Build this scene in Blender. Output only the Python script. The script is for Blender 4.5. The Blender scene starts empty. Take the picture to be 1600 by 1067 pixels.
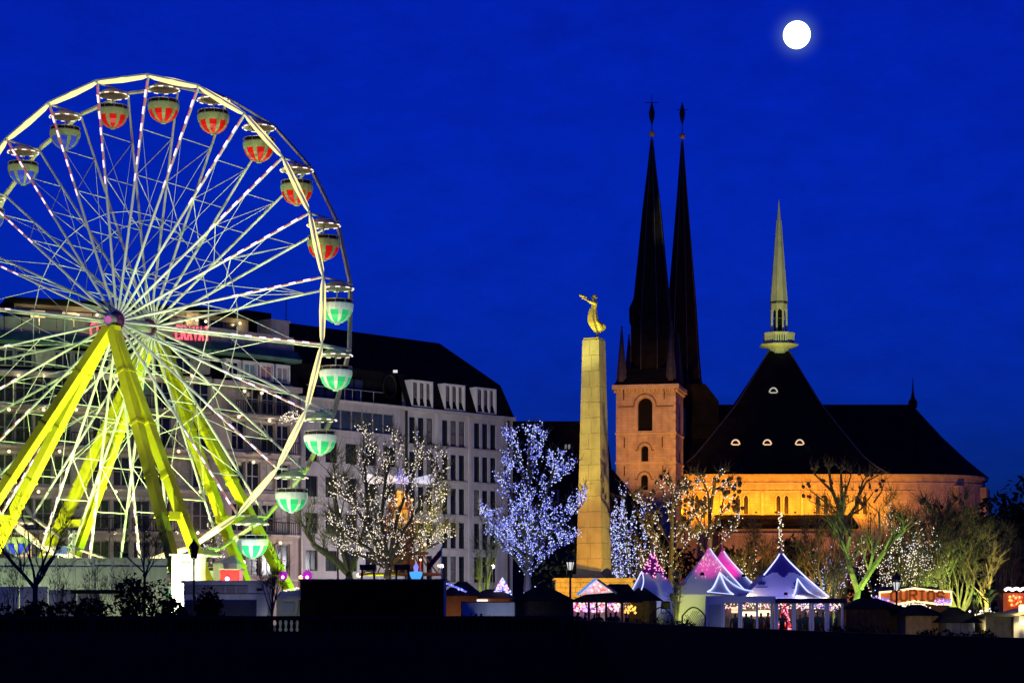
import bpy, math, random
from mathutils import Vector, Matrix

sc = bpy.context.scene
COL = sc.collection
RND = random.Random(11)
# ------------------------------------------------------------------ camera
F, YH, CZ = 3200.0, 945.0, 2.0          # focal length and horizon in photograph pixels, eye height (m)
cam_d = bpy.data.cameras.new('camera')
cam = bpy.data.objects.new('camera', cam_d)
COL.objects.link(cam)
sc.camera = cam
cam.location = (0, 0, CZ)
cam.rotation_euler = (math.pi / 2, 0, 0)
cam_d.sensor_width = 36
cam_d.lens = 36 * F / 1600
cam_d.shift_y = (YH - 533.5) / 1600
cam_d.clip_start = 0.5
cam_d.clip_end = 9000

# ------------------------------------------------------------------ sky, moonlight, exposure
world = bpy.data.worlds.new('World')
sc.world = world
world.use_nodes = True
wn, wl_ = world.node_tree.nodes, world.node_tree.links
sky = wn.new('ShaderNodeTexSky')
sky.sky_type = 'NISHITA'
sky.sun_disc = False
sky.sun_elevation = math.radians(2.0)      # dusk: the last light is behind the camera, opposite the moon
sky.sun_rotation = math.radians(180)
sky.air_density = 1.0
sky.dust_density = 0.3
sky.ozone_density = 6.0
tint = wn.new('ShaderNodeMix')
tint.data_type = 'RGBA'
tint.blend_type = 'MULTIPLY'
tint.inputs[0].default_value = 1.0
tint.inputs[7].default_value = (0.06, 0.40, 3.2, 1)
wl_.new(sky.outputs[0], tint.inputs[6])
base = wn.new('ShaderNodeMix')             # night floor: the sky never falls to black
base.data_type = 'RGBA'
base.blend_type = 'ADD'
base.inputs[0].default_value = 1.0
base.inputs[7].default_value = (0.004, 0.006, 0.16, 1)
wl_.new(tint.outputs[2], base.inputs[6])
MOON_DIR = Vector((445 / F, 1, 890 / F)).normalized()
# aureole of the moon, a glow painted into the sky colour
tc = wn.new('ShaderNodeTexCoord')
dt = wn.new('ShaderNodeVectorMath')
dt.operation = 'DOT_PRODUCT'
dt.inputs[1].default_value = MOON_DIR
nrm = wn.new('ShaderNodeVectorMath')
nrm.operation = 'NORMALIZE'
wl_.new(tc.outputs['Generated'], nrm.inputs[0])
wl_.new(nrm.outputs[0], dt.inputs[0])
ac = wn.new('ShaderNodeMath')
ac.operation = 'ARCCOSINE'
wl_.new(dt.outputs['Value'], ac.inputs[0])
mr = wn.new('ShaderNodeMapRange')
mr.interpolation_type = 'LINEAR'
mr.inputs[1].default_value = 0.0055
mr.inputs[2].default_value = 0.016
mr.inputs[3].default_value = 0.95
mr.inputs[4].default_value = 0.0
wl_.new(ac.outputs[0], mr.inputs[0])
aur = wn.new('ShaderNodeMix')
aur.data_type = 'RGBA'
aur.blend_type = 'ADD'
aur.inputs[7].default_value = (0.9, 1.5, 1.2, 1)
pw = wn.new('ShaderNodeMath')
pw.operation = 'POWER'
pw.inputs[1].default_value = 3.2
wl_.new(mr.outputs[0], pw.inputs[0])
wl_.new(pw.outputs[0], aur.inputs[0])
# uneven mottling multiplied into the sky colour
hz = wn.new('ShaderNodeTexNoise')
hz.inputs['Scale'].default_value = 34.0
hz.inputs['Detail'].default_value = 12
hz.inputs['Roughness'].default_value = 0.72
hzm = wn.new('ShaderNodeMapping')
hzm.inputs['Scale'].default_value = (1, 1, 2.2)
wl_.new(tc.outputs['Generated'], hzm.inputs['Vector'])
wl_.new(hzm.outputs[0], hz.inputs['Vector'])
hzr = wn.new('ShaderNodeMapRange')
hzr.inputs[1].default_value = 0.25
hzr.inputs[2].default_value = 0.75
hzr.inputs[3].default_value = 0.84
hzr.inputs[4].default_value = 1.16
wl_.new(hz.outputs['Fac'], hzr.inputs[0])
hzx = wn.new('ShaderNodeMix')
hzx.data_type = 'RGBA'
hzx.blend_type = 'MULTIPLY'
hzx.inputs[0].default_value = 1.0
wl_.new(base.outputs[2], hzx.inputs[6])
wl_.new(hzr.outputs[0], hzx.inputs[7])
wl_.new(hzx.outputs[2], aur.inputs[6])
wl_.new(aur.outputs[2], wn['Background'].inputs[0])
wn['Background'].inputs[1].default_value = 0.080

sun_d = bpy.data.lights.new('moonlight', 'SUN')
sun_d.energy = 0.03
sun_d.angle = math.radians(0.5)
sun_d.color = (1, 0.95, 0.85)
sun = bpy.data.objects.new('moonlight', sun_d)
COL.objects.link(sun)
sun.rotation_euler = MOON_DIR.to_track_quat('Z', 'Y').to_euler()

vs = sc.view_settings
vs.view_transform = 'Standard'
vs.look = 'None'
vs.exposure = 0
vs.gamma = 1
vs.use_curve_mapping = False
cy = sc.cycles
sc.render.engine = 'CYCLES'
cy.use_denoising = True
cy.denoiser = 'OPENIMAGEDENOISE'
cy.denoising_input_passes = 'RGB_ALBEDO_NORMAL'
cy.max_bounces = 5
cy.diffuse_bounces = 2
cy.glossy_bounces = 2
cy.transmission_bounces = 3
cy.transparent_max_bounces = 6
cy.sample_clamp_indirect = 1.5
cy.caustics_reflective = False
cy.caustics_refractive = False

# ------------------------------------------------------------------ helpers
def PX(x, y, d):
    """world point seen at pixel x, y of the photograph at depth d"""
    return Vector(((x - 800) / F * d, d, CZ + (YH - y) / F * d))

def XX(x, d):
    return (x - 800) / F * d

def ZZ(y, d):
    return CZ + (YH - y) / F * d

MATS = {}
def mat(name, col, rough=0.8, var=0.15, scale=2.0, bump=0.15, metal=0.0, emis=None, estr=0.0, spec=0.3,
        sample=True, streak=0.0, col2=None):
    m = bpy.data.materials.new(name)
    m.use_nodes = True
    nt = m.node_tree
    n, l = nt.nodes, nt.links
    b = n['Principled BSDF']
    b.inputs['Roughness'].default_value = rough
    b.inputs['Metallic'].default_value = metal
    b.inputs['Specular IOR Level'].default_value = spec
    geo = n.new('ShaderNodeNewGeometry')
    nz = n.new('ShaderNodeTexNoise')
    nz.inputs['Scale'].default_value = scale
    nz.inputs['Detail'].default_value = 5
    l.new(geo.outputs['Position'], nz.inputs['Vector'])
    mp = n.new('ShaderNodeMapRange')
    mp.inputs[1].default_value = 0.3
    mp.inputs[2].default_value = 0.7
    l.new(nz.outputs['Fac'], mp.inputs[0])
    mx = n.new('ShaderNodeMix')
    mx.data_type = 'RGBA'
    c = Vector(col[:3])
    c2 = Vector(col2) if col2 else c * (1 + var)
    c1 = c * (1 - var)
    mx.inputs[6].default_value = (*c1, 1)
    mx.inputs[7].default_value = (*c2, 1)
    l.new(mp.outputs[0], mx.inputs[0])
    out = mx.outputs[2]
    if streak:
        mpg = n.new('ShaderNodeMapping')
        mpg.inputs['Scale'].default_value = (1.3, 1.3, 0.12)
        l.new(geo.outputs['Position'], mpg.inputs['Vector'])
        n2 = n.new('ShaderNodeTexNoise')
        n2.inputs['Scale'].default_value = 2.2
        n2.inputs['Detail'].default_value = 6
        l.new(mpg.outputs[0], n2.inputs['Vector'])
        mp2 = n.new('ShaderNodeMapRange')
        mp2.inputs[1].default_value = 0.35
        mp2.inputs[2].default_value = 0.75
        mp2.inputs[3].default_value = 1.0
        mp2.inputs[4].default_value = 1.0 - streak
        l.new(n2.outputs['Fac'], mp2.inputs[0])
        m2 = n.new('ShaderNodeMix')
        m2.data_type = 'RGBA'
        m2.blend_type = 'MULTIPLY'
        m2.inputs[0].default_value = 1
        l.new(out, m2.inputs[6])
        l.new(mp2.outputs[0], m2.inputs[7])
        out = m2.outputs[2]
    l.new(out, b.inputs['Base Color'])
    if bump:
        bp = n.new('ShaderNodeBump')
        bp.inputs['Strength'].default_value = bump
        bp.inputs['Distance'].default_value = 0.05
        nb = n.new('ShaderNodeTexNoise')
        nb.inputs['Scale'].default_value = scale * 6
        nb.inputs['Detail'].default_value = 4
        l.new(geo.outputs['Position'], nb.inputs['Vector'])
        l.new(nb.outputs['Fac'], bp.inputs['Height'])
        l.new(bp.outputs[0], b.inputs['Normal'])
    if emis:
        b.inputs['Emission Color'].default_value = (*emis, 1)
        b.inputs['Emission Strength'].default_value = estr
        if not sample:
            m.cycles.emission_sampling = 'NONE'
    MATS[name] = m
    return m

def glow(name, col, s, sample=False):
    return mat(name, (0.2, 0.2, 0.2), 0.6, 0, emis=col, estr=s, bump=0, sample=sample)

def stone(name, col, bw, bh, mortar=0.06, var=0.2, rough=0.85, depth=0.03):
    """masonry: block tones and recessed joints too small to tell apart, worked in the surface"""
    m = mat(name, col, rough, var, 1.1, 0.25, streak=0.25)
    n, l = m.node_tree.nodes, m.node_tree.links
    b = n['Principled BSDF']
    tcn = n.new('ShaderNodeUVMap')
    br = n.new('ShaderNodeTexBrick')
    br.inputs['Scale'].default_value = 1
    br.inputs['Brick Width'].default_value = bw
    br.inputs['Row Height'].default_value = bh
    br.inputs['Mortar Size'].default_value = 0.02
    br.inputs['Color1'].default_value = (1, 1, 1, 1)
    br.inputs['Color2'].default_value = (0.86, 0.86, 0.86, 1)
    br.inputs['Mortar'].default_value = (0.7, 0.7, 0.7, 1)
    l.new(tcn.outputs[0], br.inputs['Vector'])
    src = b.inputs['Base Color'].links[0].from_socket
    mm = n.new('ShaderNodeMix')
    mm.data_type = 'RGBA'
    mm.blend_type = 'MULTIPLY'
    mm.inputs[0].default_value = 0.8
    l.new(src, mm.inputs[6])
    l.new(br.outputs['Color'], mm.inputs[7])
    l.new(mm.outputs[2], b.inputs['Base Color'])
    return m

class MB:
    """collects faces and links them as one mesh"""
    def __init__(s):
        s.v, s.f, s.m = [], [], []
    def poly(s, pts, mi=0):
        i = len(s.v)
        s.v += [tuple(p) for p in pts]
        s.f.append(tuple(range(i, i + len(pts))))
        s.m.append(mi)
        return s
    def add(s, vs_, fs, mi=0):
        i = len(s.v)
        s.v += [tuple(p) for p in vs_]
        s.f += [tuple(j + i for j in f) for f in fs]
        s.m += [mi] * len(fs)
        return s
    def box(s, c, size, rot=None, mi=0):
        hx, hy, hz = size[0] / 2, size[1] / 2, size[2] / 2
        vs_ = [Vector((x, y, z)) for x in (-hx, hx) for y in (-hy, hy) for z in (-hz, hz)]
        if rot is not None:
            vs_ = [rot @ v for v in vs_]
        c = Vector(c)
        s.add([v + c for v in vs_], [(0, 1, 3, 2), (4, 6, 7, 5), (0, 4, 5, 1), (2, 3, 7, 6), (0, 2, 6, 4), (1, 5, 7, 3)], mi)
        return s
    def bx(s, x0, x1, y0, y1, z0, z1, mi=0):
        return s.box(((x0 + x1) / 2, (y0 + y1) / 2, (z0 + z1) / 2), (abs(x1 - x0), abs(y1 - y0), abs(z1 - z0)), None, mi)
    def beam(s, p, q, w, h, up=(0, 0, 1), mi=0):
        p, q = Vector(p), Vector(q)
        d = q - p
        L = d.length
        if L < 1e-6:
            return s
        d /= L
        u = Vector(up)
        a = d.cross(u)
        if a.length < 1e-4:
            a = d.cross(Vector((1, 0, 0)))
        a.normalize()
        b = a.cross(d)
        vs_ = [o + a * (sx * w / 2) + b * (sy * h / 2) for o in (p, q) for sx in (-1, 1) for sy in (-1, 1)]
        s.add(vs_, [(0, 2, 3, 1), (4, 5, 7, 6), (0, 1, 5, 4), (2, 6, 7, 3), (0, 4, 6, 2), (1, 3, 7, 5)], mi)
        return s
    def tube(s, p, q, r0, r1=None, n=6, mi=0, cap=True):
        return s.path([p, q], [r0, r0 if r1 is None else r1], n, mi, cap)
    def path(s, pts, rad, n=6, mi=0, cap=True):
        pts = [Vector(p) for p in pts]
        if not isinstance(rad, (list, tuple)):
            rad = [rad] * len(pts)
        i0 = len(s.v)
        prev = None
        for k, p in enumerate(pts):
            d = (pts[min(k + 1, len(pts) - 1)] - pts[max(k - 1, 0)])
            if d.length < 1e-9:
                d = Vector((0, 0, 1))
            d.normalize()
            if prev is None:
                a = d.cross(Vector((0, 0, 1)))
                if a.length < 1e-3:
                    a = d.cross(Vector((1, 0, 0)))
            else:
                a = prev - d * prev.dot(d)
                if a.length < 1e-4:
                    a = d.cross(Vector((0.3, 1, 0.2)))
            a.normalize()
            prev = a
            b = d.cross(a)
            for j in range(n):
                t = 2 * math.pi * j / n
                s.v.append(tuple(p + a * (math.cos(t) * rad[k]) + b * (math.sin(t) * rad[k])))
        for k in range(len(pts) - 1):
            for j in range(n):
                s.f.append((i0 + k * n + j, i0 + k * n + (j + 1) % n, i0 + (k + 1) * n + (j + 1) % n, i0 + (k + 1) * n + j))
                s.m.append(mi)
        if cap:
            s.f.append(tuple(i0 + j for j in reversed(range(n))))
            s.f.append(tuple(i0 + (len(pts) - 1) * n + j for j in range(n)))
            s.m += [mi, mi]
        return s
    def lathe(s, prof, n=16, c=(0, 0, 0), mi=0, a0=0.0, mis=None):
        c = Vector(c)
        i0 = len(s.v)
        for r, z in prof:
            for j in range(n):
                t = a0 + 2 * math.pi * j / n
                s.v.append((c.x + r * math.cos(t), c.y + r * math.sin(t), c.z + z))
        for k in range(len(prof) - 1):
            for j in range(n):
                s.f.append((i0 + k * n + j, i0 + k * n + (j + 1) % n, i0 + (k + 1) * n + (j + 1) % n, i0 + (k + 1) * n + j))
                s.m.append(mis[k] if mis else mi)
        if prof[0][0] > 1e-4:
            s.f.append(tuple(i0 + j for j in reversed(range(n))))
            s.m.append(mi)
        if prof[-1][0] > 1e-4:
            s.f.append(tuple(i0 + (len(prof) - 1) * n + j for j in range(n)))
            s.m.append(mi)
        return s
    def sphere(s, c, r, n=10, rings=6, mi=0):
        return s.lathe([(max(1e-5, r * math.sin(math.pi * k / rings)), -r * math.cos(math.pi * k / rings)) for k in range(rings + 1)], n, c, mi)
    def octa(s, c, r, mi=0):
        x, y, z = c
        s.add([(x + r, y, z), (x - r, y, z), (x, y + r, z), (x, y - r, z), (x, y, z + r), (x, y, z - r)],
              [(0, 2, 4), (2, 1, 4), (1, 3, 4), (3, 0, 4), (2, 0, 5), (1, 2, 5), (3, 1, 5), (0, 3, 5)], mi)
        return s
    def prism(s, poly, f0, f1, mi=0):
        """a flat outline between two mappings of its 2-D points"""
        n = len(poly)
        A = [Vector(f0(*p)) for p in poly]
        B = [Vector(f1(*p)) for p in poly]
        s.add(A + B, [tuple(reversed(range(n))), tuple(range(n, 2 * n))] + [(i, (i + 1) % n, n + (i + 1) % n, n + i) for i in range(n)], mi)
        return s
        return s
    def mesh(s, name, mats, off=(0, 0, 0), uv=False, smooth=False):
        me = bpy.data.meshes.new(name)
        o = Vector(off)
        me.from_pydata([(x - o.x, y - o.y, z - o.z) for x, y, z in s.v], [], s.f)
        for m in (mats if isinstance(mats, (list, tuple)) else [mats]):
            me.materials.append(m)
        me.polygons.foreach_set('material_index', s.m)
        if smooth:
            me.polygons.foreach_set('use_smooth', [True] * len(s.f))
        if uv:
            ul = me.uv_layers.new(name='UVMap')
            for p in me.polygons:
                nx, ny, nz = p.normal
                for li in p.loop_indices:
                    x, y, z = s.v[me.loops[li].vertex_index]
                    if abs(nz) > 0.8:
                        ul.data[li].uv = (x, y)
                    else:
                        h = math.hypot(nx, ny) or 1
                        ul.data[li].uv = ((-ny * x + nx * y) / h, z)
        me.update()
        return me
    def build(s, name, mats, parent=None, local=False, uv=False, smooth=False):
        off = (0, 0, 0) if (local or parent is None) else WL[parent.name]
        o = bpy.data.objects.new(name, s.mesh(name, mats, off, uv, smooth))
        COL.objects.link(o)
        if parent is not None:
            o.parent = parent
            WL[o.name] = Vector(off)
        else:
            WL[o.name] = Vector((0, 0, 0))
        return o

WL = {}      # where each object's own origin lies in the world (unrotated things)

def tag(o, label=None, cat=None, group=None, kind=None):
    if label: o['label'] = label
    if cat: o['category'] = cat
    if group: o['group'] = group
    if kind: o['kind'] = kind
    return o

def thing(name, label, cat, loc=(0, 0, 0), rotz=0.0, group=None, kind=None):
    o = bpy.data.objects.new(name, None)
    o.empty_display_size = 0.3
    COL.objects.link(o)
    o.location = loc
    o.rotation_euler = (0, 0, rotz)
    WL[o.name] = Vector(loc)
    return tag(o, label, cat, group, kind)

def inst(name, me, parent, loc, rot=(0, 0, 0), local=False, scale=None):
    """a part that shares a mesh with its like"""
    o = bpy.data.objects.new(name, me)
    COL.objects.link(o)
    o.parent = parent
    w = Vector(loc)
    o.location = w if local else w - WL[parent.name]
    o.rotation_euler = rot
    if scale:
        o.scale = scale
    WL[o.name] = w
    return o

def child_copy(o, parent):
    c = o.copy()
    COL.objects.link(c)
    c.parent = parent
    return c

def copy_tree(o, parent=None):
    c = child_copy(o, parent)
    for ch in o.children:
        copy_tree(ch, c)
    return c

def lamp(kind, loc, color, power, parent=None, target=None, size=70, blend=0.6, radius=0.15, name='light'):
    d = bpy.data.lights.new(name, kind)
    d.energy = power
    d.color = color
    if kind == 'SPOT':
        d.spot_size = math.radians(size)
        d.spot_blend = blend
    d.shadow_soft_size = radius
    o = bpy.data.objects.new(name, d)
    COL.objects.link(o)
    o.location = Vector(loc)
    if parent is not None:
        o.parent = parent
        o.location = Vector(loc) - WL[parent.name]
    if target is not None:
        o.rotation_euler = (Vector(loc) - Vector(target)).to_track_quat('Z', 'Y').to_euler()
    return o

class Plane:
    """a vertical wall plane: s along it, z up, t inward"""
    def __init__(p, ox, oy, dx, dy):
        L = math.hypot(dx, dy)
        p.o = (ox, oy)
        p.d = (dx / L, dy / L)
        p.n = (-dy / L, dx / L)
        p.rot = math.atan2(dy, dx)
    def pt(p, s, z, t=0.0):
        return Vector((p.o[0] + p.d[0] * s + p.n[0] * t, p.o[1] + p.d[1] * s + p.n[1] * t, z))
    def px(p, x, y, t=0.0):
        k = (x - 800) / F
        ox, oy = p.o[0] + p.n[0] * t, p.o[1] + p.n[1] * t
        s = (k * oy - ox) / (p.d[0] - k * p.d[1])
        Y = oy + p.d[1] * s
        return s, CZ + (YH - y) / F * Y

def wall(mb, pl, s0, s1, z0, z1, ops, depth=0.25, mi=0, rmi=None):
    """wall face with real openings; ops: (s0, s1, z0, z1, arch) that do not overlap in s"""
    rmi = mi if rmi is None else rmi
    cur = s0
    for a0, a1, b0, b1, arch in sorted(ops):
        if a0 > cur:
            mb.poly([pl.pt(cur, z0), pl.pt(a0, z0), pl.pt(a0, z1), pl.pt(cur, z1)], mi)
        if b0 > z0:
            mb.poly([pl.pt(a0, z0), pl.pt(a1, z0), pl.pt(a1, b0), pl.pt(a0, b0)], mi)
        pts = arch_pts(a0, a1, b0, b1, arch)
        top = pts[1:-1] if arch else pts
        for i in range(len(top) - 1):
            (sa, za), (sb, zb) = top[i], top[i + 1]
            if abs(sb - sa) > 1e-6:
                mb.poly([pl.pt(sa, za), pl.pt(sb, zb), pl.pt(sb, z1), pl.pt(sa, z1)], mi)
        ring = [(a0, b0)] + [q for q in top] + [(a1, b0)]
        for i in range(len(ring)):
            (sa, za), (sb, zb) = ring[i], ring[(i + 1) % len(ring)]
            mb.poly([pl.pt(sa, za), pl.pt(sa, za, depth), pl.pt(sb, zb, depth), pl.pt(sb, zb)], rmi)
        cur = a1
    if cur < s1:
        mb.poly([pl.pt(cur, z0), pl.pt(s1, z0), pl.pt(s1, z1), pl.pt(cur, z1)], mi)

def arch_pts(a0, a1, b0, b1, arch):
    """outline over an opening, left springing to right springing; arch: 0 flat, 1 round, 2 pointed"""
    if not arch:
        return [(a0, b1), (a1, b1)]
    w = a1 - a0
    c = (a0 + a1) / 2
    r = w / 2
    h = r if arch == 1 else w * 0.85
    zs = b1 - h
    out = [(a0, b0)]
    if arch == 1:
        out += [(c - r * math.cos(math.pi * i / 10), zs + r * math.sin(math.pi * i / 10)) for i in range(11)]
    else:
        k = h / (w * math.sin(math.pi / 3))
        L = [(a1 - w * math.cos(math.pi / 3 * i / 6), zs + k * w * math.sin(math.pi / 3 * i / 6)) for i in range(7)]
        Rr = [(a0 + a1 - s, z) for s, z in reversed(L[:-1])]
        out += L + Rr
    return out + [(a1, b0)]

WIN = {}
def window_mesh(w, h, frame_m, cols=2, bars=0, t=0.07, arch=0):
    key = ('f', round(w, 2), round(h, 2), frame_m.name, cols, bars)
    if key not in WIN:
        mb = MB()
        mb.bx(0, t, -0.04, 0.04, 0, h).bx(w - t, w, -0.04, 0.04, 0, h).bx(t, w - t, -0.04, 0.04, 0, t).bx(t, w - t, -0.04, 0.04, h - t, h)
        for i in range(1, cols):
            x = w * i / cols
            mb.bx(x - t * 0.6, x + t * 0.6, -0.03, 0.03, t, h - t)
        for i in range(1, bars + 1):
            z = h * i / (bars + 1)
            mb.bx(t, w - t, -0.026, 0.026, z - t * 0.4, z + t * 0.4)
        WIN[key] = mb.mesh('window_frame', frame_m)
    return WIN[key]

def pane_mesh(w, h, pane_m):
    key = ('p', round(w, 2), round(h, 2), pane_m.name)
    if key not in WIN:
        WIN[key] = MB().bx(0.01, w - 0.01, 0.0, 0.02, 0.01, h - 0.01).mesh('pane', pane_m)
    return WIN[key]

def put_window(parent, pl, s, z, w, h, frame_m, pane_m, cols=2, bars=0, inset=0.2, name='window', t=0.07):
    p = pl.pt(s, z, inset)
    o = inst(name, window_mesh(w, h, frame_m, cols, bars, t), parent, p, (0, 0, pl.rot))
    q = bpy.data.objects.new('pane', pane_mesh(w, h, pane_m))
    COL.objects.link(q)
    q.parent = o
    q.location = (0, 0, 0)
    return o
# ------------------------------------------------------------------ materials
M_GROUND = mat('paving', (0.05, 0.048, 0.045), 0.8, 0.3, 0.4)
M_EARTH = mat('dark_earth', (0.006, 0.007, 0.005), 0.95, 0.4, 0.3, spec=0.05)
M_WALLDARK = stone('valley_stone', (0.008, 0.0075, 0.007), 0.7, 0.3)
M_SLATE = mat('slate', (0.009, 0.009, 0.010), 0.85, 0.45, 0.9, 0.3, spec=0.04)
M_SLATE2 = mat('slate_ribs', (0.06, 0.06, 0.065), 0.5, 0.3, 2, 0.1, spec=0.4)
M_CHURCH = stone('church_ashlar', (0.54, 0.42, 0.25), 0.9, 0.36, var=0.2)
M_CHURCH_TRIM = mat('church_trim', (0.52, 0.43, 0.28), 0.8, 0.15, 1.5)
M_TOWER = stone('tower_ashlar', (0.52, 0.41, 0.28), 0.8, 0.33)
M_FLECHE = mat('pale_fleche_stone', (0.50, 0.52, 0.36), 0.7, 0.15, 0.8, streak=0.2)
M_DARKIN = mat('dark_interior', (0.008, 0.008, 0.009), 0.9, 0.1, bump=0, spec=0.02)
M_LEADGLASS = mat('leaded_glass', (0.03, 0.022, 0.018), 0.35, 0.4, 6, 0.3, spec=0.3)
M_GOLD = mat('gilding', (0.85, 0.62, 0.14), 0.45, 0.1, 5, 0.1, metal=0.2)
M_GILT = mat('gilded_bronze', (0.82, 0.62, 0.12), 0.36, 0.3, 4, 0.2, metal=0.5, spec=0.6)
M_IRON = mat('black_iron', (0.012, 0.012, 0.013), 0.6, 0.2, 4, 0.05)
M_STEEL = mat('grey_steel', (0.35, 0.36, 0.36), 0.45, 0.15, 3, 0.05, metal=0.4)
M_OBELISK = mat('obelisk_granite', (0.47, 0.40, 0.22), 0.8, 0.14, 1.3, 0.25, streak=0.2)
M_PLINTH = mat('plinth_stone', (0.42, 0.33, 0.15), 0.85, 0.25, 2.0, 0.3)
M_HOTEL = mat('hotel_render', (0.34, 0.30, 0.29), 0.85, 0.15, 0.8, 0.15, streak=0.3)
M_HOTEL_TRIM = mat('hotel_trim', (0.42, 0.38, 0.35), 0.8, 0.12, 1.0, 0.1, streak=0.25)
M_FLATS = mat('flats_render', (0.36, 0.34, 0.35), 0.85, 0.12, 0.5, 0.12, streak=0.22)
M_STONEFAC = mat('pale_stone_cladding', (0.47, 0.45, 0.44), 0.8, 0.12, 0.8, 0.12, streak=0.22)
M_GREENCU = mat('green_copper', (0.05, 0.14, 0.11), 0.6, 0.25, 1.5, 0.15, streak=0.3)
M_WHITEPAINT = mat('white_paint', (0.72, 0.72, 0.70), 0.5, 0.06, 2, 0.05)
M_FRAME = mat('window_frame_paint', (0.30, 0.29, 0.28), 0.6, 0.15, 2, 0.05)
M_GLASS = mat('night_glass', (0.010, 0.013, 0.018), 0.2, 0.3, 0.7, 0.03, spec=0.5)
M_CURTAIN = mat('curtained_glass', (0.32, 0.30, 0.28), 0.7, 0.3, 3, 0.1)
M_CURTAIN_PINK = mat('pink_curtain', (0.45, 0.20, 0.17), 0.8, 0.15, 5, 0.2)
M_CURTAIN_TEAL = mat('teal_curtain', (0.16, 0.30, 0.30), 0.8, 0.15, 4, 0.2)
M_LITWIN = mat('lit_window', (0.5, 0.4, 0.25), 0.6, 0.2, 1.5, 0, emis=(1, 0.72, 0.35), estr=0.75)
M_BARK = mat('bark', (0.075, 0.065, 0.045), 0.9, 0.35, 5, 0.4)
M_BARKPALE = mat('plane_tree_bark', (0.16, 0.15, 0.10), 0.85, 0.4, 3, 0.4)
M_TWIG = mat('twigs', (0.10, 0.085, 0.055), 0.9, 0.3, 5, 0)
M_LEAFDARK = mat('dark_evergreen', (0.016, 0.024, 0.012), 0.8, 0.5, 3, 0, spec=0.05)
M_LEAF = mat('evergreen_leaf', (0.04, 0.075, 0.025), 0.7, 0.4, 3, 0, spec=0.2)
M_WHEELWHITE = mat('wheel_white_paint', (0.72, 0.75, 0.66), 0.45, 0.08, 1.5, 0.05)
M_WHEELYELLOW = mat('wheel_yellow_paint', (0.60, 0.60, 0.01), 0.55, 0.1, 1.5, 0.05)
M_TUBE = glow('warm_light_tube', (1.0, 0.76, 0.27), 1.45)
M_PINKLED = glow('pink_white_leds', (1.0, 0.62, 0.78), 2.0)
M_REDLED = glow('red_leds', (1.0, 0.10, 0.16), 0.55)
M_BULB_WARM = glow('warm_fairy_bulb', (1.0, 0.84, 0.62), 1.5)
M_BULB_COOL = glow('cool_fairy_bulb', (0.50, 0.57, 1.0), 1.7)
M_BULB_BLUE = glow('blue_fairy_bulb', (0.16, 0.18, 1.0), 1.2)
M_LAMPGLOBE = glow('wall_lamp_globe', (1.0, 0.78, 0.40), 1.6)
M_LENS = glow('floodlight_lens', (1.0, 0.98, 0.88), 12)
M_WOOD = mat('dark_stained_wood', (0.06, 0.035, 0.018), 0.8, 0.3, 4, 0.2)
M_WOODPALE = mat('pale_wood_boards', (0.30, 0.22, 0.11), 0.8, 0.25, 3, 0.2, streak=0.3)
M_ROOFDARK = mat('dark_felt_roof', (0.016, 0.018, 0.014), 0.95, 0.35, 2, 0.3, spec=0.05)
M_TENT = mat('white_tent_canvas', (0.74, 0.73, 0.74), 0.75, 0.06, 0.8, 0.1)
M_TENTPURPLE = mat('purple_tent_cloth', (0.17, 0.02, 0.24), 0.8, 0.2, 1.5, 0.1)
M_TENTBLUE = mat('navy_tent_cloth', (0.05, 0.03, 0.24), 0.8, 0.2, 1.5, 0.1)
M_PANELGREY = mat('grey_hoarding', (0.36, 0.38, 0.34), 0.7, 0.2, 0.8, 0.1, streak=0.35)
M_CABIN = mat('white_cabin_metal', (0.50, 0.51, 0.52), 0.6, 0.15, 0.8, 0.08, streak=0.3)
M_NAVY = mat('navy_board', (0.01, 0.01, 0.05), 0.7, 0.2, 2, 0)
M_BLACKBOX = mat('black_tarpaulin', (0.004, 0.004, 0.004), 0.9, 0.3, 1, 0.2, spec=0.03)

# ------------------------------------------------------------------ ground and valley
gx = [-4000, -70, 3, 17, 60, 4000]
gy = [95, 95, 95, 66, -20, -20]
mb = MB()
for i in range(5):
    mb.poly([(gx[i], gy[i], 0), (gx[i + 1], gy[i + 1], 0), (gx[i + 1], 5000, 0), (gx[i], 5000, 0)])
tag(mb.build('ground', M_GROUND), kind='structure')
mb = MB()
def tz(x, y, ye):
    return -4.2 - 3.5 * max(0, 1 - abs(y - 40) / 55) + 0.5 * math.sin(x * 0.21) * math.cos(y * 0.17) + 0.25 * math.sin(x * 0.7 + y * 0.5)
cols = [-4000, -300] + [-70 + 5 * i for i in range(26)] + [60, 300, 4000]
def wall_y(x):
    for i in range(5):
        if gx[i] <= x <= gx[i + 1]:
            t = (x - gx[i]) / (gx[i + 1] - gx[i])
            return gy[i] + t * (gy[i + 1] - gy[i])
    return gy[-1]
NR = 24
vid = {}
for i, x in enumerate(cols):
    ye = wall_y(x) + 0.2
    for j in range(NR + 1):
        y = -200 + (ye + 200) * (j / NR) ** 0.6
        vid[i, j] = len(mb.v)
        mb.v.append((x, y, tz(x, y, ye)))
for i in range(len(cols) - 1):
    for j in range(NR):
        mb.f.append((vid[i, j], vid[i + 1, j], vid[i + 1, j + 1], vid[i, j + 1]))
        mb.m.append(0)
tag(mb.build('terrain', M_EARTH, smooth=True), kind='structure')

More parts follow.
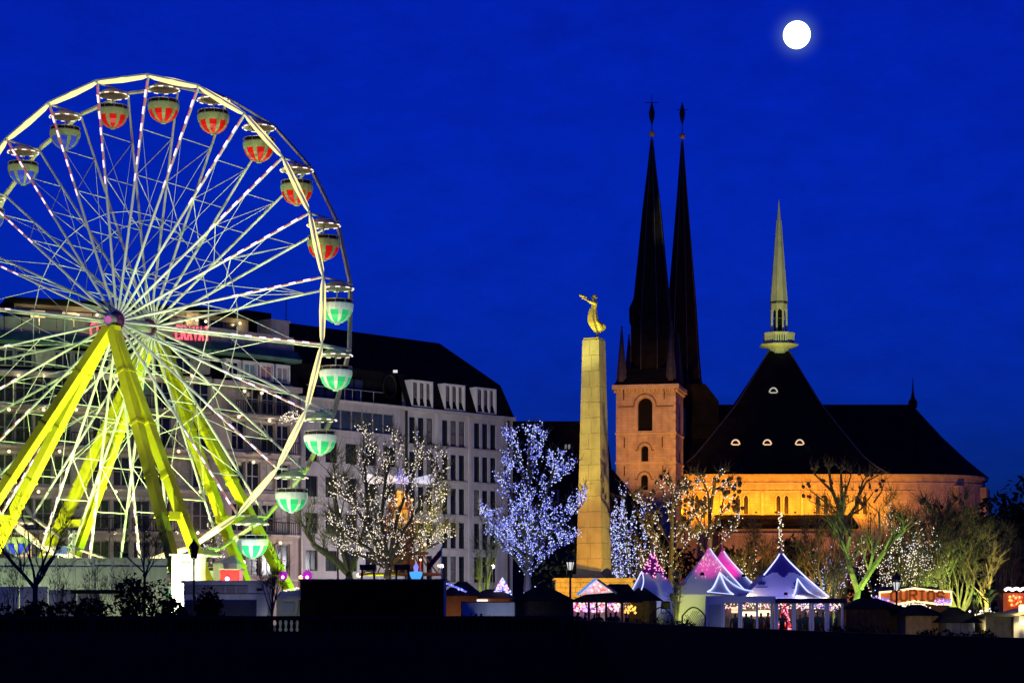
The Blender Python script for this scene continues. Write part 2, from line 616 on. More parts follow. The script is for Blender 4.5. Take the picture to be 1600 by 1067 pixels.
# retaining wall along the valley edge
mb = MB()
for i in range(5):
    a, b = Vector((gx[i], gy[i], 0)), Vector((gx[i + 1], gy[i + 1], 0))
    mb.poly([(a.x, a.y - .01, -9), (b.x, b.y - .01, -9), (b.x, b.y - .01, 0.002), (a.x, a.y - .01, 0.002)])
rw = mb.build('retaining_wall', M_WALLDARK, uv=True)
tag(rw, 'dark masonry retaining wall below the square at the valley edge', 'wall')

# moon
mo = MB().sphere((0, 0, 0), 21.3 / F * 4000, 32, 20).build('moon', mat('moon_surface', (0.8, 0.8, 0.75), 0.9, 0.02, 0.02, 0, emis=(1, 1, 0.97), estr=3.2, sample=False), smooth=True)
mo.location = MOON_DIR * (4000 / MOON_DIR.y) + Vector((0, 0, CZ))
tag(mo, 'bright full white moon in the deep blue evening sky', 'moon')

# ------------------------------------------------------------------ balustrade at the edge of the square
bal = thing('balustrade', 'dark stone balustrade along the edge of the square below the fairground', 'balustrade', (-10, 95.2, 0))
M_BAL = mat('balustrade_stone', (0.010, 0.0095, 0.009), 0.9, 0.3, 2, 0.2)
y0 = 95.2
xa, xb = -45.0, 2.9
mb = MB().bx(xa, xb, y0 - .22, y0 + .22, 0.004, 0.78)
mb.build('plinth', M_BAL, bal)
MB().bx(xa, xb, y0 - .2, y0 + .2, 1.30, 1.50).build('handrail', M_BAL, bal)
bm_ = MB().lathe([(.075, 0), (.075, .05), (.045, .08), (.095, .2), (.06, .36), (.05, .42), (.075, .46), (.075, .52)], 8).mesh('baluster', M_BAL, smooth=True)
XG = [XX(p, y0) for p in (430, 515)]
n = 0
x = xa + .3
while x < xb:
    pier = int((x - xa) / 0.26) % 14 == 0
    inview = XX(350, y0) < x < XX(720, y0)
    if pier:
        MB().bx(x - .16, x + .16, y0 - .19, y0 + .19, 0.781, 1.299).build('pier', M_BAL, bal)
    elif inview:
        inst('baluster', bm_, bal, (x, y0, .78))
    x += 0.26
# rest of the rows read as one dark run
mb = MB()
x = xa + .3
while x < xb:
    if int((x - xa) / 0.26) % 14 and not (XX(350, y0) < x < XX(720, y0)):
        mb.lathe([(.075, .78), (.045, .86), (.095, .98), (.05, 1.2), (.075, 1.3)], 6, (x, y0, 0))
    x += 0.26
tag(mb.build('baluster', M_BAL, bal), kind='stuff')
# clipped hedges that close most of the balustrade from behind
def hedge(x0, x1, label):
    a, b = XX(x0, 95.8), XX(x1, 95.8)
    t = thing('hedge', label, 'hedge', ((a + b) / 2, 96.0, 0), 0, 'clipped hedges behind the balustrade')
    MB().bx(a + .1, b - .1, 95.75, 96.35, .01, 1.3).build('branches', M_LEAFDARK, t)
    g = random.Random(int(x0) + 5)
    m = MB()
    for i in range(int((b - a) * 90)):
        p = Vector((g.uniform(a, b), g.uniform(95.6, 96.45), min(1.52, 1.3 + abs(g.gauss(0, .09)))))
        if g.random() < .6:
            p.y, p.z = 95.7 - g.uniform(0, .06), g.uniform(.05, 1.35)
        u, v = [Vector((g.gauss(0, 1), g.gauss(0, 1), g.gauss(0, 1))).normalized() * .07 for _ in (0, 1)]
        m.poly([p - u, p + v, p + u])
    tag(m.build('foliage', M_LEAFDARK, t), kind='stuff')
hedge(-120, 424, 'clipped dark hedge behind the balustrade at the left, below the hoarding')
hedge(506, 908, 'clipped dark hedge behind the balustrade below the black stall and white board')
# low wall to the right of the balustrade
lw = MB()
a, b = Vector((3, 95.2, 0)), Vector((17, 66.2, 0))
NSEG = 24
def lowz(t):
    return ZZ(968 + 29 * t, 95.2 + (66.2 - 95.2) * t)
for i in range(NSEG):
    t0, t1 = i / NSEG, (i + 1) / NSEG
    p, q = a.lerp(b, t0), a.lerp(b, t1)
    nn = Vector((0.9, 0.434, 0)) * 0.35
    z0, z1 = lowz(t0), lowz(t1)
    lw.add([p, q, q + nn, p + nn, p + Vector((0, 0, z0)), q + Vector((0, 0, z1)), q + nn + Vector((0, 0, z1)), p + nn + Vector((0, 0, z0))],
           [(0, 1, 5, 4), (1, 2, 6, 5), (2, 3, 7, 6), (3, 0, 4, 7), (4, 5, 6, 7)])
tag(lw.build('parapet_wall', M_WALLDARK, uv=True), 'long low dark parapet wall in front of the tents and stalls', 'wall')
# ------------------------------------------------------------------ ferris wheel
TH = 0.48
WB = Vector((-24.222, 126.145, 0))
HZ, RR, WD = 17.446 + CZ, 15.0, 3.0
A0, NS = 1.419, 24
U = Vector((math.cos(TH), -math.sin(TH), 0))
N_ = Vector((math.sin(TH), math.cos(TH), 0))
def WW(x, y, z):
    return WB + U * x + N_ * y + Vector((0, 0, z))

fw = thing('ferris_wheel', 'tall white ferris wheel with glowing rim on yellow legs', 'ferris wheel', WB, -TH)
def ang(k):
    return A0 - k * 2 * math.pi / NS
def rp(k, r, y):
    return Vector((r * math.cos(ang(k)), y, HZ + r * math.sin(ang(k))))

# rim tubes: one lit segment on the front plane, one painted segment on the rear plane, for each bay
M_RIMREAR = mat('rear_rim_paint', (0.62, 0.56, 0.42), 0.5, 0.1, 1, 0.05)
for k in range(NS):
    p, q = rp(k, RR, 0), rp(k + 1, RR, 0)
    d = q - p
    mb = MB().path([p + d * .03, p + d * .12, p + d * .5, q - d * .12, q - d * .03], [.07, .15, .21, .15, .07], 7)
    mb.build('rim_light_tube', M_TUBE, fw, local=True, smooth=True)
    p, q = rp(k, RR + .1, -.12), rp(k + 1, RR + .1, -.12)
    MB().beam(p, q, .10, .10).build('rim_rail', M_WHEELWHITE, fw, local=True)
    p, q = rp(k, RR, WD), rp(k + 1, RR, WD)
    MB().beam(p + (q - p) * .02, q - (q - p) * .02, .12, .34, (0, 1, 0)).build('rim_segment', M_RIMREAR, fw, local=True)
# cross bars between the two rims, spokes, struts
for k in range(NS):
    MB().tube(rp(k, RR, -.15), rp(k, RR, WD + .15), .07).build('cross_bar', M_WHEELWHITE, fw, local=True)
    hubf, hubr = rp(k, .55, -.15), rp(k, .55, WD + .1)
    MB().tube(hubf, rp(k, RR, 0), .085, .075).build('spoke', M_WHEELWHITE, fw, local=True)
    MB().tube(hubr, rp(k, RR, WD), .085, .075).build('spoke', M_WHEELWHITE, fw, local=True)
    # zigzag lattice that ties each spoke to its rear partner
    mb = MB()
    rs = [.55, 3.3, 6.2, 9.0, 11.8]
    for i in range(4):
        mb.tube(rp(k, rs[i + 1], 0), rp(k, rs[i + 1], WD), .035, n=5)
        if i % 2:
            mb.tube(rp(k, rs[i], 0), rp(k, rs[i + 1], WD), .03, n=5)
        else:
            mb.tube(rp(k, rs[i], WD), rp(k, rs[i + 1], 0), .03, n=5)
    mb.build('spoke_strut', M_WHEELWHITE, fw, local=True)
    # tension rods across each bay
    mb = MB()
    mb.tube(rp(k, 11.8, 0), rp(k + 1, 6.2, 0), .022, n=4)
    mb.tube(rp(k, 6.2, WD), rp(k + 1, 11.8, WD), .022, n=4)
    mb.tube(rp(k, 6.8, 0), rp(k + 1, 6.8, 0), .03, n=5)
    mb.tube(rp(k, 6.8, WD), rp(k + 1, 6.8, WD), .03, n=5)
    mb.build('tension_rod', M_WHEELWHITE, fw, local=True)
    # pink and red leds on the outer part of the front spokes
    mb = MB()
    o = Vector((0, -.1, 0))
    for i in range(6):
        r0 = 8.6 + i * 1.02
        mb.beam(rp(k, r0, 0) + o, rp(k, r0 + .46, 0) + o, .085, .075, (0, 1, 0), 0)
        mb.beam(rp(k, r0 + .47, 0) + o, rp(k, r0 + 1.0, 0) + o, .05, .06, (0, 1, 0), 1)
    mb.build('light_strip', [M_PINKLED, M_REDLED], fw, local=True)
# hub
M_HUBP = mat('purple_hub', (0.10, 0.02, 0.10), 0.5, 0.2, 3, 0)
c = Vector((0, 0, HZ))
hub = MB().path([c + Vector((0, -1.0, 0)), c + Vector((0, 4.0, 0))], .34, 14).build('axle', M_STEEL, fw, local=True)
for y in (-.15, WD + .1):
    MB().path([c + Vector((0, y - .12, 0)), c + Vector((0, y + .12, 0))], .62, 24).build('hub_flange', M_HUBP, fw, local=True)
mb = MB()
for i in range(10):
    t = 2 * math.pi * i / 10
    p = c + Vector((.42 * math.cos(t), -.36, .42 * math.sin(t)))
    mb.sphere(p, .09, 6, 4)
mb.path([c + Vector((0, -.9, 0)), c + Vector((0, -.28, 0))], [.2, .5], 14)
mb.build('hub_boss', M_HUBP, fw, local=True)
MB().path([c + Vector((0, -1.06, 0)), c + Vector((0, -1.01, 0))], .24, 16).build('hub_cap', mat('pink_hub_cap', (0.5, 0.12, 0.4), 0.5, 0.1, 3, 0, emis=(1, .2, .7), estr=0.25), fw, local=True)
# legs: four pairs of box beams, each pair tied by a cross member
APF, APR = Vector((0, -.72, HZ - .25)), Vector((0, 3.5, HZ - .25))
LEGS = [(APF, (-9.6, -8.1), (-10.2, -3.65)), (APF, (9.0, -4.6), (9.6, -2.1)), (APR, (-12.0, 3.7), (-9.4, 4.5)), (APR, (8.2, 3.8), (10.2, 6.1))]
for ap, f1, f2 in LEGS:
    pts = []
    for fx, fy in (f1, f2):
        foot = Vector((fx, fy, 0.15))
        sh = Vector((.0, 0, 0))
        leg = MB().beam(ap + (foot - ap) * .012, foot, .52, .62, (0, 1, 0)).build('leg', M_WHEELYELLOW, fw, local=True)
        MB().bx(fx - .55, fx + .55, fy - .5, fy + .5, .004, .16).build('foot_plate', M_STEEL, leg, local=True)
        for tt in (.16, .33, .5, .625, .78, .92):
            p, d_ = ap + (foot - ap) * tt, (foot - ap).normalized()
            MB().beam(p - d_ * .09, p + d_ * .09, .62, .72, (0, 1, 0)).build('flange_joint', M_WHEELYELLOW, leg, local=True)
        pts.append(ap + (foot - ap) * .625)
    MB().beam(pts[0], pts[1], .42, .5).build('leg_brace', M_WHEELYELLOW, fw, local=True)
MB().bx(-.5, .5, -1.05, -.42, HZ - .62, HZ - .36).build('bearing', M_WHEELYELLOW, fw, local=True)
MB().bx(-.5, .5, 3.35, 3.95, HZ - .62, HZ - .36).build('bearing', M_WHEELYELLOW, fw, local=True)
# ladder on the inner left leg
p0, p1 = APR + (Vector((-12.0, 3.7, .15)) - APR) * .12 + Vector((-.55, .1, 0)), Vector((-12.5, 3.9, .3))
lad = MB()
lad.tube(p0 + Vector((-.18, 0, 0)), p1 + Vector((-.18, 0, 0)), .025, n=4).tube(p0 + Vector((.18, 0, 0)), p1 + Vector((.18, 0, 0)), .025, n=4)
for i in range(1, 45):
    p = p0.lerp(p1, i / 45)
    lad.tube(p + Vector((-.18, 0, 0)), p + Vector((.18, 0, 0)), .018, n=4)
lad.build('ladder', M_WHEELYELLOW, fw, local=True)
# boarding platform
MB().bx(-11, 8, -3.0, 6.2, .3, .75).build('platform', mat('platform_plate', (.25, .25, .26), .6, .2, 2), fw, local=True)
mb = MB()
for x in range(-11, 9):
    mb.tube((x, -3.0, .75), (x, -3.0, 1.75), .03, n=5)
mb.tube((-11, -3, 1.75), (8, -3, 1.75), .035, n=5).tube((-11, -3, 1.25), (8, -3, 1.25), .025, n=5)
mb.build('platform_railing', M_STEEL, fw, local=True)

# ------------------------------------------------------------------ gondolas
M_GCREAM = mat('gondola_cream_shell', (0.50, 0.46, 0.22), 0.5, 0.25, 9, 0, emis=(.8, .75, .4), estr=0.06, col2=(.16, .36, .08))  # small glow put into shell and panel colours so they look backlit
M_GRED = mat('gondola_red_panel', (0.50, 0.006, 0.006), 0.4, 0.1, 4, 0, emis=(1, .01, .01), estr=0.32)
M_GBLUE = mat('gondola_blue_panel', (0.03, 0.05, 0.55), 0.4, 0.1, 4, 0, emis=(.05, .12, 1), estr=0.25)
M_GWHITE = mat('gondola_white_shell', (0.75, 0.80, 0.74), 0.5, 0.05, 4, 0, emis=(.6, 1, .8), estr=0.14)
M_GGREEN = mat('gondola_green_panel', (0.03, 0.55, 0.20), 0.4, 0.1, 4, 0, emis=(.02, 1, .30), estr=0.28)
M_GPLAIN = mat('gondola_canopy', (0.60, 0.50, 0.36), 0.6, 0.15, 2, 0)
M_GPLAING = mat('gondola_canopy_green', (0.36, 0.45, 0.28), 0.6, 0.15, 2, 0)
M_CANBULB = glow('canopy_bulb', (1.0, 0.78, 0.72), 1.5)
M_SEAT = mat('gondola_seat', (0.04, 0.02, 0.02), 0.8, 0.2, 3, 0)

def gondola_parts(scheme):
    shell, panel, canopy = {'red': (M_GCREAM, M_GRED, M_GPLAIN), 'blue': (M_GCREAM, M_GBLUE, M_GPLAIN), 'green': (M_GWHITE, M_GGREEN, M_GPLAING)}[scheme]
    NSEG = 8
    P = {}
    # canopy disc hung just under the pivot
    P['canopy'] = (MB().lathe([(.02, -.10), (.5, -.14), (1.02, -.42), (1.06, -.50), (1.0, -.52), (.3, -.36), (.02, -.34)], 20).mesh('canopy', canopy, smooth=False))
    mb = MB()
    for i in range(10):
        t, t2 = 2 * math.pi * i / 10, 2 * math.pi * (i + .45) / 10
        mb.tube((1.04 * math.cos(t), 1.04 * math.sin(t), -.52), (1.04 * math.cos(t2), 1.04 * math.sin(t2), -.52), .038, n=5)
    P['canopy_bulb'] = mb.mesh('canopy_bulb', M_CANBULB)
    P['pole'] = MB().tube((0, 0, -.34), (0, 0, -2.5), .05, n=8).mesh('pole', M_WHEELWHITE)
    # bowl: cream band above, coloured panels between pale ribs below
    prof = [(1.00, -1.42), (1.03, -1.50), (.97, -1.84), (.86, -2.14), (.66, -2.38), (.40, -2.54), (.20, -2.58)]
    mb = MB().lathe([(.90, -1.42), (1.00, -1.42), (1.03, -1.50), (1.01, -1.70), (.97, -1.845), (.92, -1.845), (.90, -1.5)], 20)
    P['bowl_band'] = mb.mesh('bowl_band', shell)
    mb = MB()
    for i in range(NSEG):
        t0 = 2 * math.pi * (i + .17) / NSEG
        t1 = 2 * math.pi * (i + .83) / NSEG
        pr = prof[2:]
        for a in range(len(pr) - 1):
            (r0, z0), (r1, z1) = pr[a], pr[a + 1]
            r0, r1 = r0 - .015, r1 - .015
            mb.poly([(r0 * math.cos(t0), r0 * math.sin(t0), z0), (r0 * math.cos(t1), r0 * math.sin(t1), z0),
                     (r1 * math.cos(t1), r1 * math.sin(t1), z1), (r1 * math.cos(t0), r1 * math.sin(t0), z1)])
    P['bowl_panel'] = mb.mesh('bowl_panel', panel)
    mb = MB()
    for i in range(NSEG):
        t0 = 2 * math.pi * (i - .17) / NSEG
        t1 = 2 * math.pi * (i + .17) / NSEG
        pr = prof[2:]
        for a in range(len(pr) - 1):
            (r0, z0), (r1, z1) = pr[a], pr[a + 1]
            mb.poly([(r0 * math.cos(t0), r0 * math.sin(t0), z0), (r0 * math.cos(t1), r0 * math.sin(t1), z0),
                     (r1 * math.cos(t1), r1 * math.sin(t1), z1), (r1 * math.cos(t0), r1 * math.sin(t0), z1)])
    mb.lathe([(.20, -2.58), (.18, -2.66), (.02, -2.68)], 12)
    P['bowl_rib'] = mb.mesh('bowl_rib', shell)
    mb = MB().lathe([(.02, -2.12), (.72, -2.12), (.74, -2.07), (.02, -2.07)], 16)
    mb.lathe([(.4, -2.05), (.70, -2.05), (.74, -1.78), (.4, -1.75)], 16)
    mb.lathe([(.84, -1.76), (.89, -1.42), (.93, -1.18), (.89, -1.18), (.80, -1.74)], 16)
    P['bench'] = mb.mesh('bench', M_SEAT)
    mb = MB()
    pts = [(1.0 * math.cos(2 * math.pi * i / 20), 1.0 * math.sin(2 * math.pi * i / 20), -1.20) for i in range(21)]
    mb.path(pts, .022, 5)
    for i in range(0, 20, 2):
        mb.tube(pts[i], (pts[i][0], pts[i][1], -1.42), .018, n=4)
    P['guard_rail'] = mb.mesh('guard_rail', M_STEEL)
    return P
GP = {s: gondola_parts(s) for s in ('red', 'blue', 'green')}
WORDS = {0: 'red and cream gondola hanging at the very top of the ferris wheel',
         1: 'red and cream gondola first clockwise from the top of the ferris wheel',
         2: 'red and cream gondola second clockwise from the top of the ferris wheel',
         3: 'red and cream gondola third clockwise from the wheel top, behind the glowing rim',
         4: 'red and cream gondola fourth clockwise from the top, lowest of the red ones',
         5: 'green lit gondola at hub height, uppermost of the green gondolas',
         6: 'white and green gondola just below hub height, second of the green ones',
         7: 'white and green gondola third of the green ones, in front of the pale flats',
         8: 'glowing white and green gondola with dark heads of riders above its rim',
         9: 'glowing white and green gondola lowest in view, crossing the rear yellow leg',
         -1: 'red and cream gondola first anticlockwise from the top of the ferris wheel',
         -2: 'cream and blue gondola second anticlockwise from the top of the ferris wheel',
         -3: 'cream and blue gondola third anticlockwise from the top of the ferris wheel'}
GOND = {}
for k in range(-6, 18):
    kk = k if k <= 12 else k - 24
    scheme = 'red' if -1 <= kk <= 4 else 'green' if 5 <= kk <= 11 else 'blue'
    lab = WORDS.get(kk)
    if lab is None:
        lab = 'gondola near the bottom of the ferris wheel behind the booth and hoarding' if kk >= 10 else 'gondola on the far side of the ferris wheel beyond the picture edge'
        if -6 <= kk < 0:
            lab = 'cream and blue gondola on the far wheel side, %s anticlockwise from top' % {-4: 'fourth', -5: 'fifth', -6: 'sixth'}[kk]
        elif kk >= 10:
            lab = 'gondola low behind the hoarding, %s clockwise from the wheel top' % {10: 'tenth', 11: 'eleventh', 12: 'twelfth'}.get(kk)
    if k > 12:
        lab = 'cream and blue gondola rising on the far side, %s anticlockwise from top' % {13: 'eleventh', 14: 'tenth', 15: 'ninth', 16: 'eighth', 17: 'seventh'}[k]
    a = ang(k)
    g = thing('gondola', lab, 'gondola', WW(RR * math.cos(a), WD / 2, HZ + RR * math.sin(a)), RND.uniform(0, 1), 'gondolas of the ferris wheel')
    GOND[k] = g
    g.scale = (.95, .95, .97)
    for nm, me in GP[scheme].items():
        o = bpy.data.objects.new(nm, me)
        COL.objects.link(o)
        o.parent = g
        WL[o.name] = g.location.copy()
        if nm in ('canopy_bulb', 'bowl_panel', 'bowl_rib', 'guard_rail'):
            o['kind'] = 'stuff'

# ------------------------------------------------------------------ floodlights at the foot of the wheel
FL_CASE = MB().bx(-.22, .22, -.12, .12, -.17, .17).mesh('casing', M_IRON)
FL_LENS = MB().bx(-.19, .19, -.15, -.121, -.14, .14).mesh('lens', M_LENS)
FL_YOKE = MB().bx(-.25, -.22, -.03, .03, -.42, .05).bx(.22, .25, -.03, .03, -.42, .05).bx(-.22, .22, -.06, .06, -.42, -.39).mesh('yoke', M_IRON)
LENSES = {}
def floodlight(loc, target, color, power, label, size=75, blend=0.5, group=None, lens=3.0, radius=0.15, mast=False, k=1.0):
    loc, target = Vector(loc), Vector(target)
    d = target - loc
    t = thing('floodlight', label, 'floodlight', loc, math.atan2(d.x, -d.y), group)
    pitch = math.atan2(d.z, math.hypot(d.x, d.y))
    key = tuple(round(c, 2) for c in color) + (lens,)
    if key not in LENSES:
        LENSES[key] = MB().bx(-.19, .19, -.15, -.121, -.14, .14).mesh('lens', glow('floodlight_lens_%d' % len(LENSES), color, lens))
    for nm, me in (('casing', FL_CASE), ('lens', LENSES[key]), ('yoke', FL_YOKE)):
        o = bpy.data.objects.new(nm, me)
        COL.objects.link(o)
        o.parent = t
        if nm != 'yoke':
            o.rotation_euler = (-pitch, 0, 0)
        o.scale = (k, k, k)
    if mast:
        MB().tube((loc.x, loc.y, 0), (loc.x, loc.y, loc.z - .39), .07, .05, 6).build('mast', M_IRON, t).rotation_euler = (0, 0, -t.rotation_euler[2])
    l = bpy.data.lights.new('flood', 'SPOT')
    l.energy, l.color = power, color
    l.spot_size, l.spot_blend, l.shadow_soft_size = math.radians(size), blend, radius
    lo = bpy.data.objects.new('flood', l)
    COL.objects.link(lo)
    lo.location = loc + d.normalized() * 0.2
    lo.rotation_euler = (-d).to_track_quat('Z', 'Y').to_euler()
    return t
LF = 'floodlights at the foot of the wheel'
floodlight(WW(6.2, -3.6, 1.2), WW(3.0, -1.0, 14), (0.84, 1.0, 0.42), 15000, 'blazing white floodlight at the foot of the near yellow leg beside the booth', 110, 0.5, LF)
floodlight(WW(1.5, 7.2, 1.2), WW(0.5, 3.5, 14), (0.55, 1.0, 0.14), 15000, 'greenish floodlight on the ground behind the rear legs of the wheel', 120, 0.5, LF)
floodlight(WW(-4.0, -6.2, 1.2), WW(-3.5, 0, 15), (0.92, 1.0, 0.55), 8000, 'white floodlight in front of the boarding platform behind the hoarding', 130, 0.6, LF)
floodlight(WW(9.5, -1.0, 1.2), WW(13.5, 1.5, 12), (0.8, 1.0, 0.75), 2400, 'white floodlight under the lowest gondolas beside the yellow legs', 80, 0.6, LF)
WH_ = 'added fill lights before the hoarding'  # lamps added to brighten the hoarding, barrier and cabin
floodlight((XX(12, 106), 106.2, .7), (XX(14, 110), 110, 2.4), (.78, 1.0, .46), 760, 'added fill light before the left end of the hoarding', 140, .9, WH_, .12)
floodlight((XX(100, 106), 106.2, .7), (XX(105, 110), 110, 2.4), (.90, 1.0, .56), 360, 'added fill light before the middle of the hoarding', 140, .9, WH_, .12)
floodlight((XX(215, 106), 106.2, .7), (XX(220, 110), 110, 2.4), (.88, 1.0, .46), 460, 'added fill light before the right end of the hoarding', 140, .9, WH_, .12)
floodlight((XX(60, 101), 101.2, .6), (XX(70, 104.5), 104.5, 1.6), (.95, .95, .72), 70, 'added weak fill light before the low barrier boards', 140, .9, WH_, .12)
floodlight((XX(360, 99), 99.3, .6), (XX(350, 102), 102, 2.0), (1, .96, .82), 60, 'added weak fill light before the white cabin', 140, .9, WH_, .12)
# added skyward floods that brighten the upper spokes
floodlight((-21.0, 111.2, 4.7), (-22.5, 126, 29), (.90, 1.0, .72), 11000, 'added skyward light on a mast behind the hoarding brightening the upper spokes', 60, .8, LF, .12, mast=True, k=.7)
floodlight((-14.0, 108, .8), (-17.5, 124, 24), (1.0, .97, .70), 8000, 'added skyward light behind the cabin brightening the right half of the rim', 60, .8, LF, .12, k=.7)
floodlight(WW(-2.5, -11.5, .9), WW(-5.5, -3.5, 8), (.90, 1.0, .30), 4200, 'yellow-green floodlight behind the hoarding aimed at the left front legs', 100, .8, LF)
floodlight(WW(14.0, -9.5, .9), WW(6.5, -2.5, 8), (.90, 1.0, .30), 4200, 'yellow-green floodlight behind the cabin aimed at the right front legs', 100, .8, LF)
floodlight(WW(15.5, 8.5, .9), WW(7.5, 4.5, 8), (.42, 1.0, .06), 7000, 'green floodlight right of the rear legs of the wheel', 100, .8, LF)
# ------------------------------------------------------------------ the three buildings behind the wheel
PR = Plane(0.06, 178.6, 0.671, 0.741)           # facade line of the right-hand block, receding to the right
def s_at(x, y=700, pl=PR, t=0.0):
    return pl.px(x, y, t)[0]

M_ROOFBLACK = M_SLATE
ZE = 17.85 + CZ - 1.55                           # eaves
LAMP_ME = MB().sphere((0, 0, 0), .13, 10, 6).mesh('globe', M_LAMPGLOBE, smooth=True)
LAMP_ARM = MB().tube((0, .4, .05), (0, 0, -.12), .03, n=5).bx(-.08, .08, .38, .44, -.1, .2).mesh('arm', M_IRON)
def wall_lamp(pl, x, y, label, power=14, group='globe lamps on the hotel front'):
    s, z = pl.px(x, y, -.45)
    t = thing('wall_lamp', label, 'lamp', pl.pt(s, z, -.45), pl.rot, group)
    for nm, me in (('globe', LAMP_ME), ('arm', LAMP_ARM)):
        o = bpy.data.objects.new(nm, me)
        COL.objects.link(o)
        o.parent = t
    l = lamp('POINT', pl.pt(s, z, -.7), (1.0, 0.80, 0.45), power, radius=.15, name='bulb_light')
    return t

M_BLIND = mat('grey_blind', (.13, .12, .12), .7, .3, 3, .1)
# ---- right block: pale stone, slender windows in threes, black mansard with three white dormers
sR0, sR1 = s_at(632), 0.0
rb = thing('stone_office_building', 'pale stone block with slender windows in threes under a black mansard roof', 'building', PR.pt((sR0 + sR1) / 2, 0))
cols = [(642.6, 650), (654, 662), (665.7, 673.6), (693.6, 700.6), (705.5, 712), (717.4, 723.5), (743.7, 750), (755, 761.3), (766.7, 772)]
WW_ = 0.74
cen = [s_at((a + b) / 2) for a, b in cols]
# even the groups out in metres
grp = [sum(cen[i:i + 3]) / 3 for i in (0, 3, 6)]
cen = [g + d for g in grp for d in (-1.02, 0, 1.02)]
rows = [ZE - 0.75 - 2.18 - 2.86 * i for i in range(6)]
WH = 2.18
mb = MB()
zt = ZE
for i, zb in enumerate(rows):
    z_lo = zb - .35 if i < 5 else 0
    wall(mb, PR, sR0, sR1, z_lo, zt, [(c - WW_ / 2, c + WW_ / 2, zb, zb + WH, 0) for c in cen], .22)
    zt = z_lo
# side wall and back
D_ = 10
mb.poly([PR.pt(sR1, 0), PR.pt(sR1, 0, D_), PR.pt(sR1, ZE, D_), PR.pt(sR1, ZE)])
mb.poly([PR.pt(sR0, 0, D_), PR.pt(sR1, 0, D_), PR.pt(sR1, ZE, D_), PR.pt(sR0, ZE, D_)])
rbw = mb.build('wall', M_STONEFAC, rb)
for c in cen:
    for zb in rows:
        put_window(rb, PR, c - WW_ / 2, zb, WW_, WH, M_IRON, M_GLASS if RND.random() < .86 else M_BLIND, 1, 1, .16, t=.05)
# piers between the groups, sill bands and joints of the cladding
for g0, g1 in zip([sR0 - .1] + [(grp[i] + grp[i + 1]) / 2 for i in (0, 1)], [0] * 3):
    s = g0 + (0 if g0 != sR0 - .1 else .35)
    MB().prism([(s - .16, .2), (s + .16, .2), (s + .16, ZE - .3), (s - .16, ZE - .3)], lambda a, b: PR.pt(a, b, -.10), lambda a, b: PR.pt(a, b, .003 - .006)).build('pier', M_STONEFAC, rb)
for i, zb in enumerate(rows):
    for g in grp:
        MB().prism([(g - 1.6, zb - .16), (g + 1.6, zb - .16), (g + 1.6, zb - .02), (g - 1.6, zb - .02)], lambda a, b: PR.pt(a, b, -.12), lambda a, b: PR.pt(a, b, -.004)).build('sill', M_HOTEL_TRIM, rb)
MB().prism([(sR0, ZE - .28), (sR1 + .12, ZE - .28), (sR1 + .12, ZE + .03), (sR0, ZE + .03)], lambda a, b: PR.pt(a, b, -.3), lambda a, b: PR.pt(a, b, -.005)).build('cornice', M_STONEFAC, rb)
MB().tube(PR.pt(sR0 + .1, .2, -.14), PR.pt(sR0 + .1, ZE - .3, -.14), .11, n=8).build('downpipe', M_IRON, rb)
MB().tube(PR.pt(sR1 - .7, .2, -.14), PR.pt(sR1 - .7, ZE - .3, -.14), .08, n=8).build('downpipe', M_IRON, rb)
ZM, ZR = 20.7 + CZ - 1.55, 24.4 + CZ - 1.55
mb = MB()
e0, e1 = PR.pt(sR0, ZE + .03, -.2), PR.pt(sR1, ZE + .03, -.2)
e2, e3 = PR.pt(sR1, ZE + .03, D_), PR.pt(sR0, ZE + .03, D_)
m0, m1 = PR.pt(sR0, ZM, .9), PR.pt(sR1 - .6, ZM, .9)
m2, m3 = PR.pt(sR1 - .6, ZM, D_ - .8), PR.pt(sR0, ZM, D_ - .8)
r0, r1 = PR.pt(sR0, ZR, 5), PR.pt(-4.0, ZR, 5)
mb.poly([e0, e1, m1, m0]); mb.poly([e1, e2, m2, m1]); mb.poly([e2, e3, m3, m2])
mb.poly([m0, m1, r1, r0]); mb.poly([m1, m2, r1]); mb.poly([m2, m3, r0, r1])
mb.poly([e0, e1, e2, e3])
roof = mb.build('roof', M_ROOFBLACK, rb)
for gi, (xa, xb, ya, yb) in enumerate(((644, 675, 593, 634), (695, 726, 599, 640), (745, 775, 605, 645))):
    g = grp[gi]
    z0, z1 = ZE + .12, ZE + .12 + 2.2
    w = 1.26
    mb = MB()
    fr = lambda a, b: PR.pt(a, b, -.16)
    bk = lambda a, b: PR.pt(a, b, 1.0)
    for poly in ([(g - w, z0), (g - w + .16, z0), (g - w + .16, z1), (g - w, z1)], [(g + w - .16, z0), (g + w, z0), (g + w, z1), (g + w - .16, z1)],
                 [(g - w + .16, z1 - .16), (g + w - .16, z1 - .16), (g + w - .16, z1), (g - w + .16, z1)], [(g - w + .16, z0), (g + w - .16, z0), (g + w - .16, z0 + .1), (g - w + .16, z0 + .1)]):
        mb.prism(poly, fr, bk)
    for d in (-.39, .39):
        mb.prism([(g + d - .08, z0 + .1), (g + d + .08, z0 + .1), (g + d + .08, z1 - .16), (g + d - .08, z1 - .16)], fr, lambda a, b: PR.pt(a, b, .05))
    dm = mb.build('dormer', M_WHITEPAINT, rb)
    for d in (-.78, 0, .78):
        pn = inst('pane', MB().bx(-.30, .30, 0, .03, z0 + .12, z1 - .17).mesh('pane', M_BLIND), dm, PR.pt(g + d, 0, 0.12), (0, 0, PR.rot))
# street and terrace light that falls on the fronts comes from street lamps and added fill lamps further down

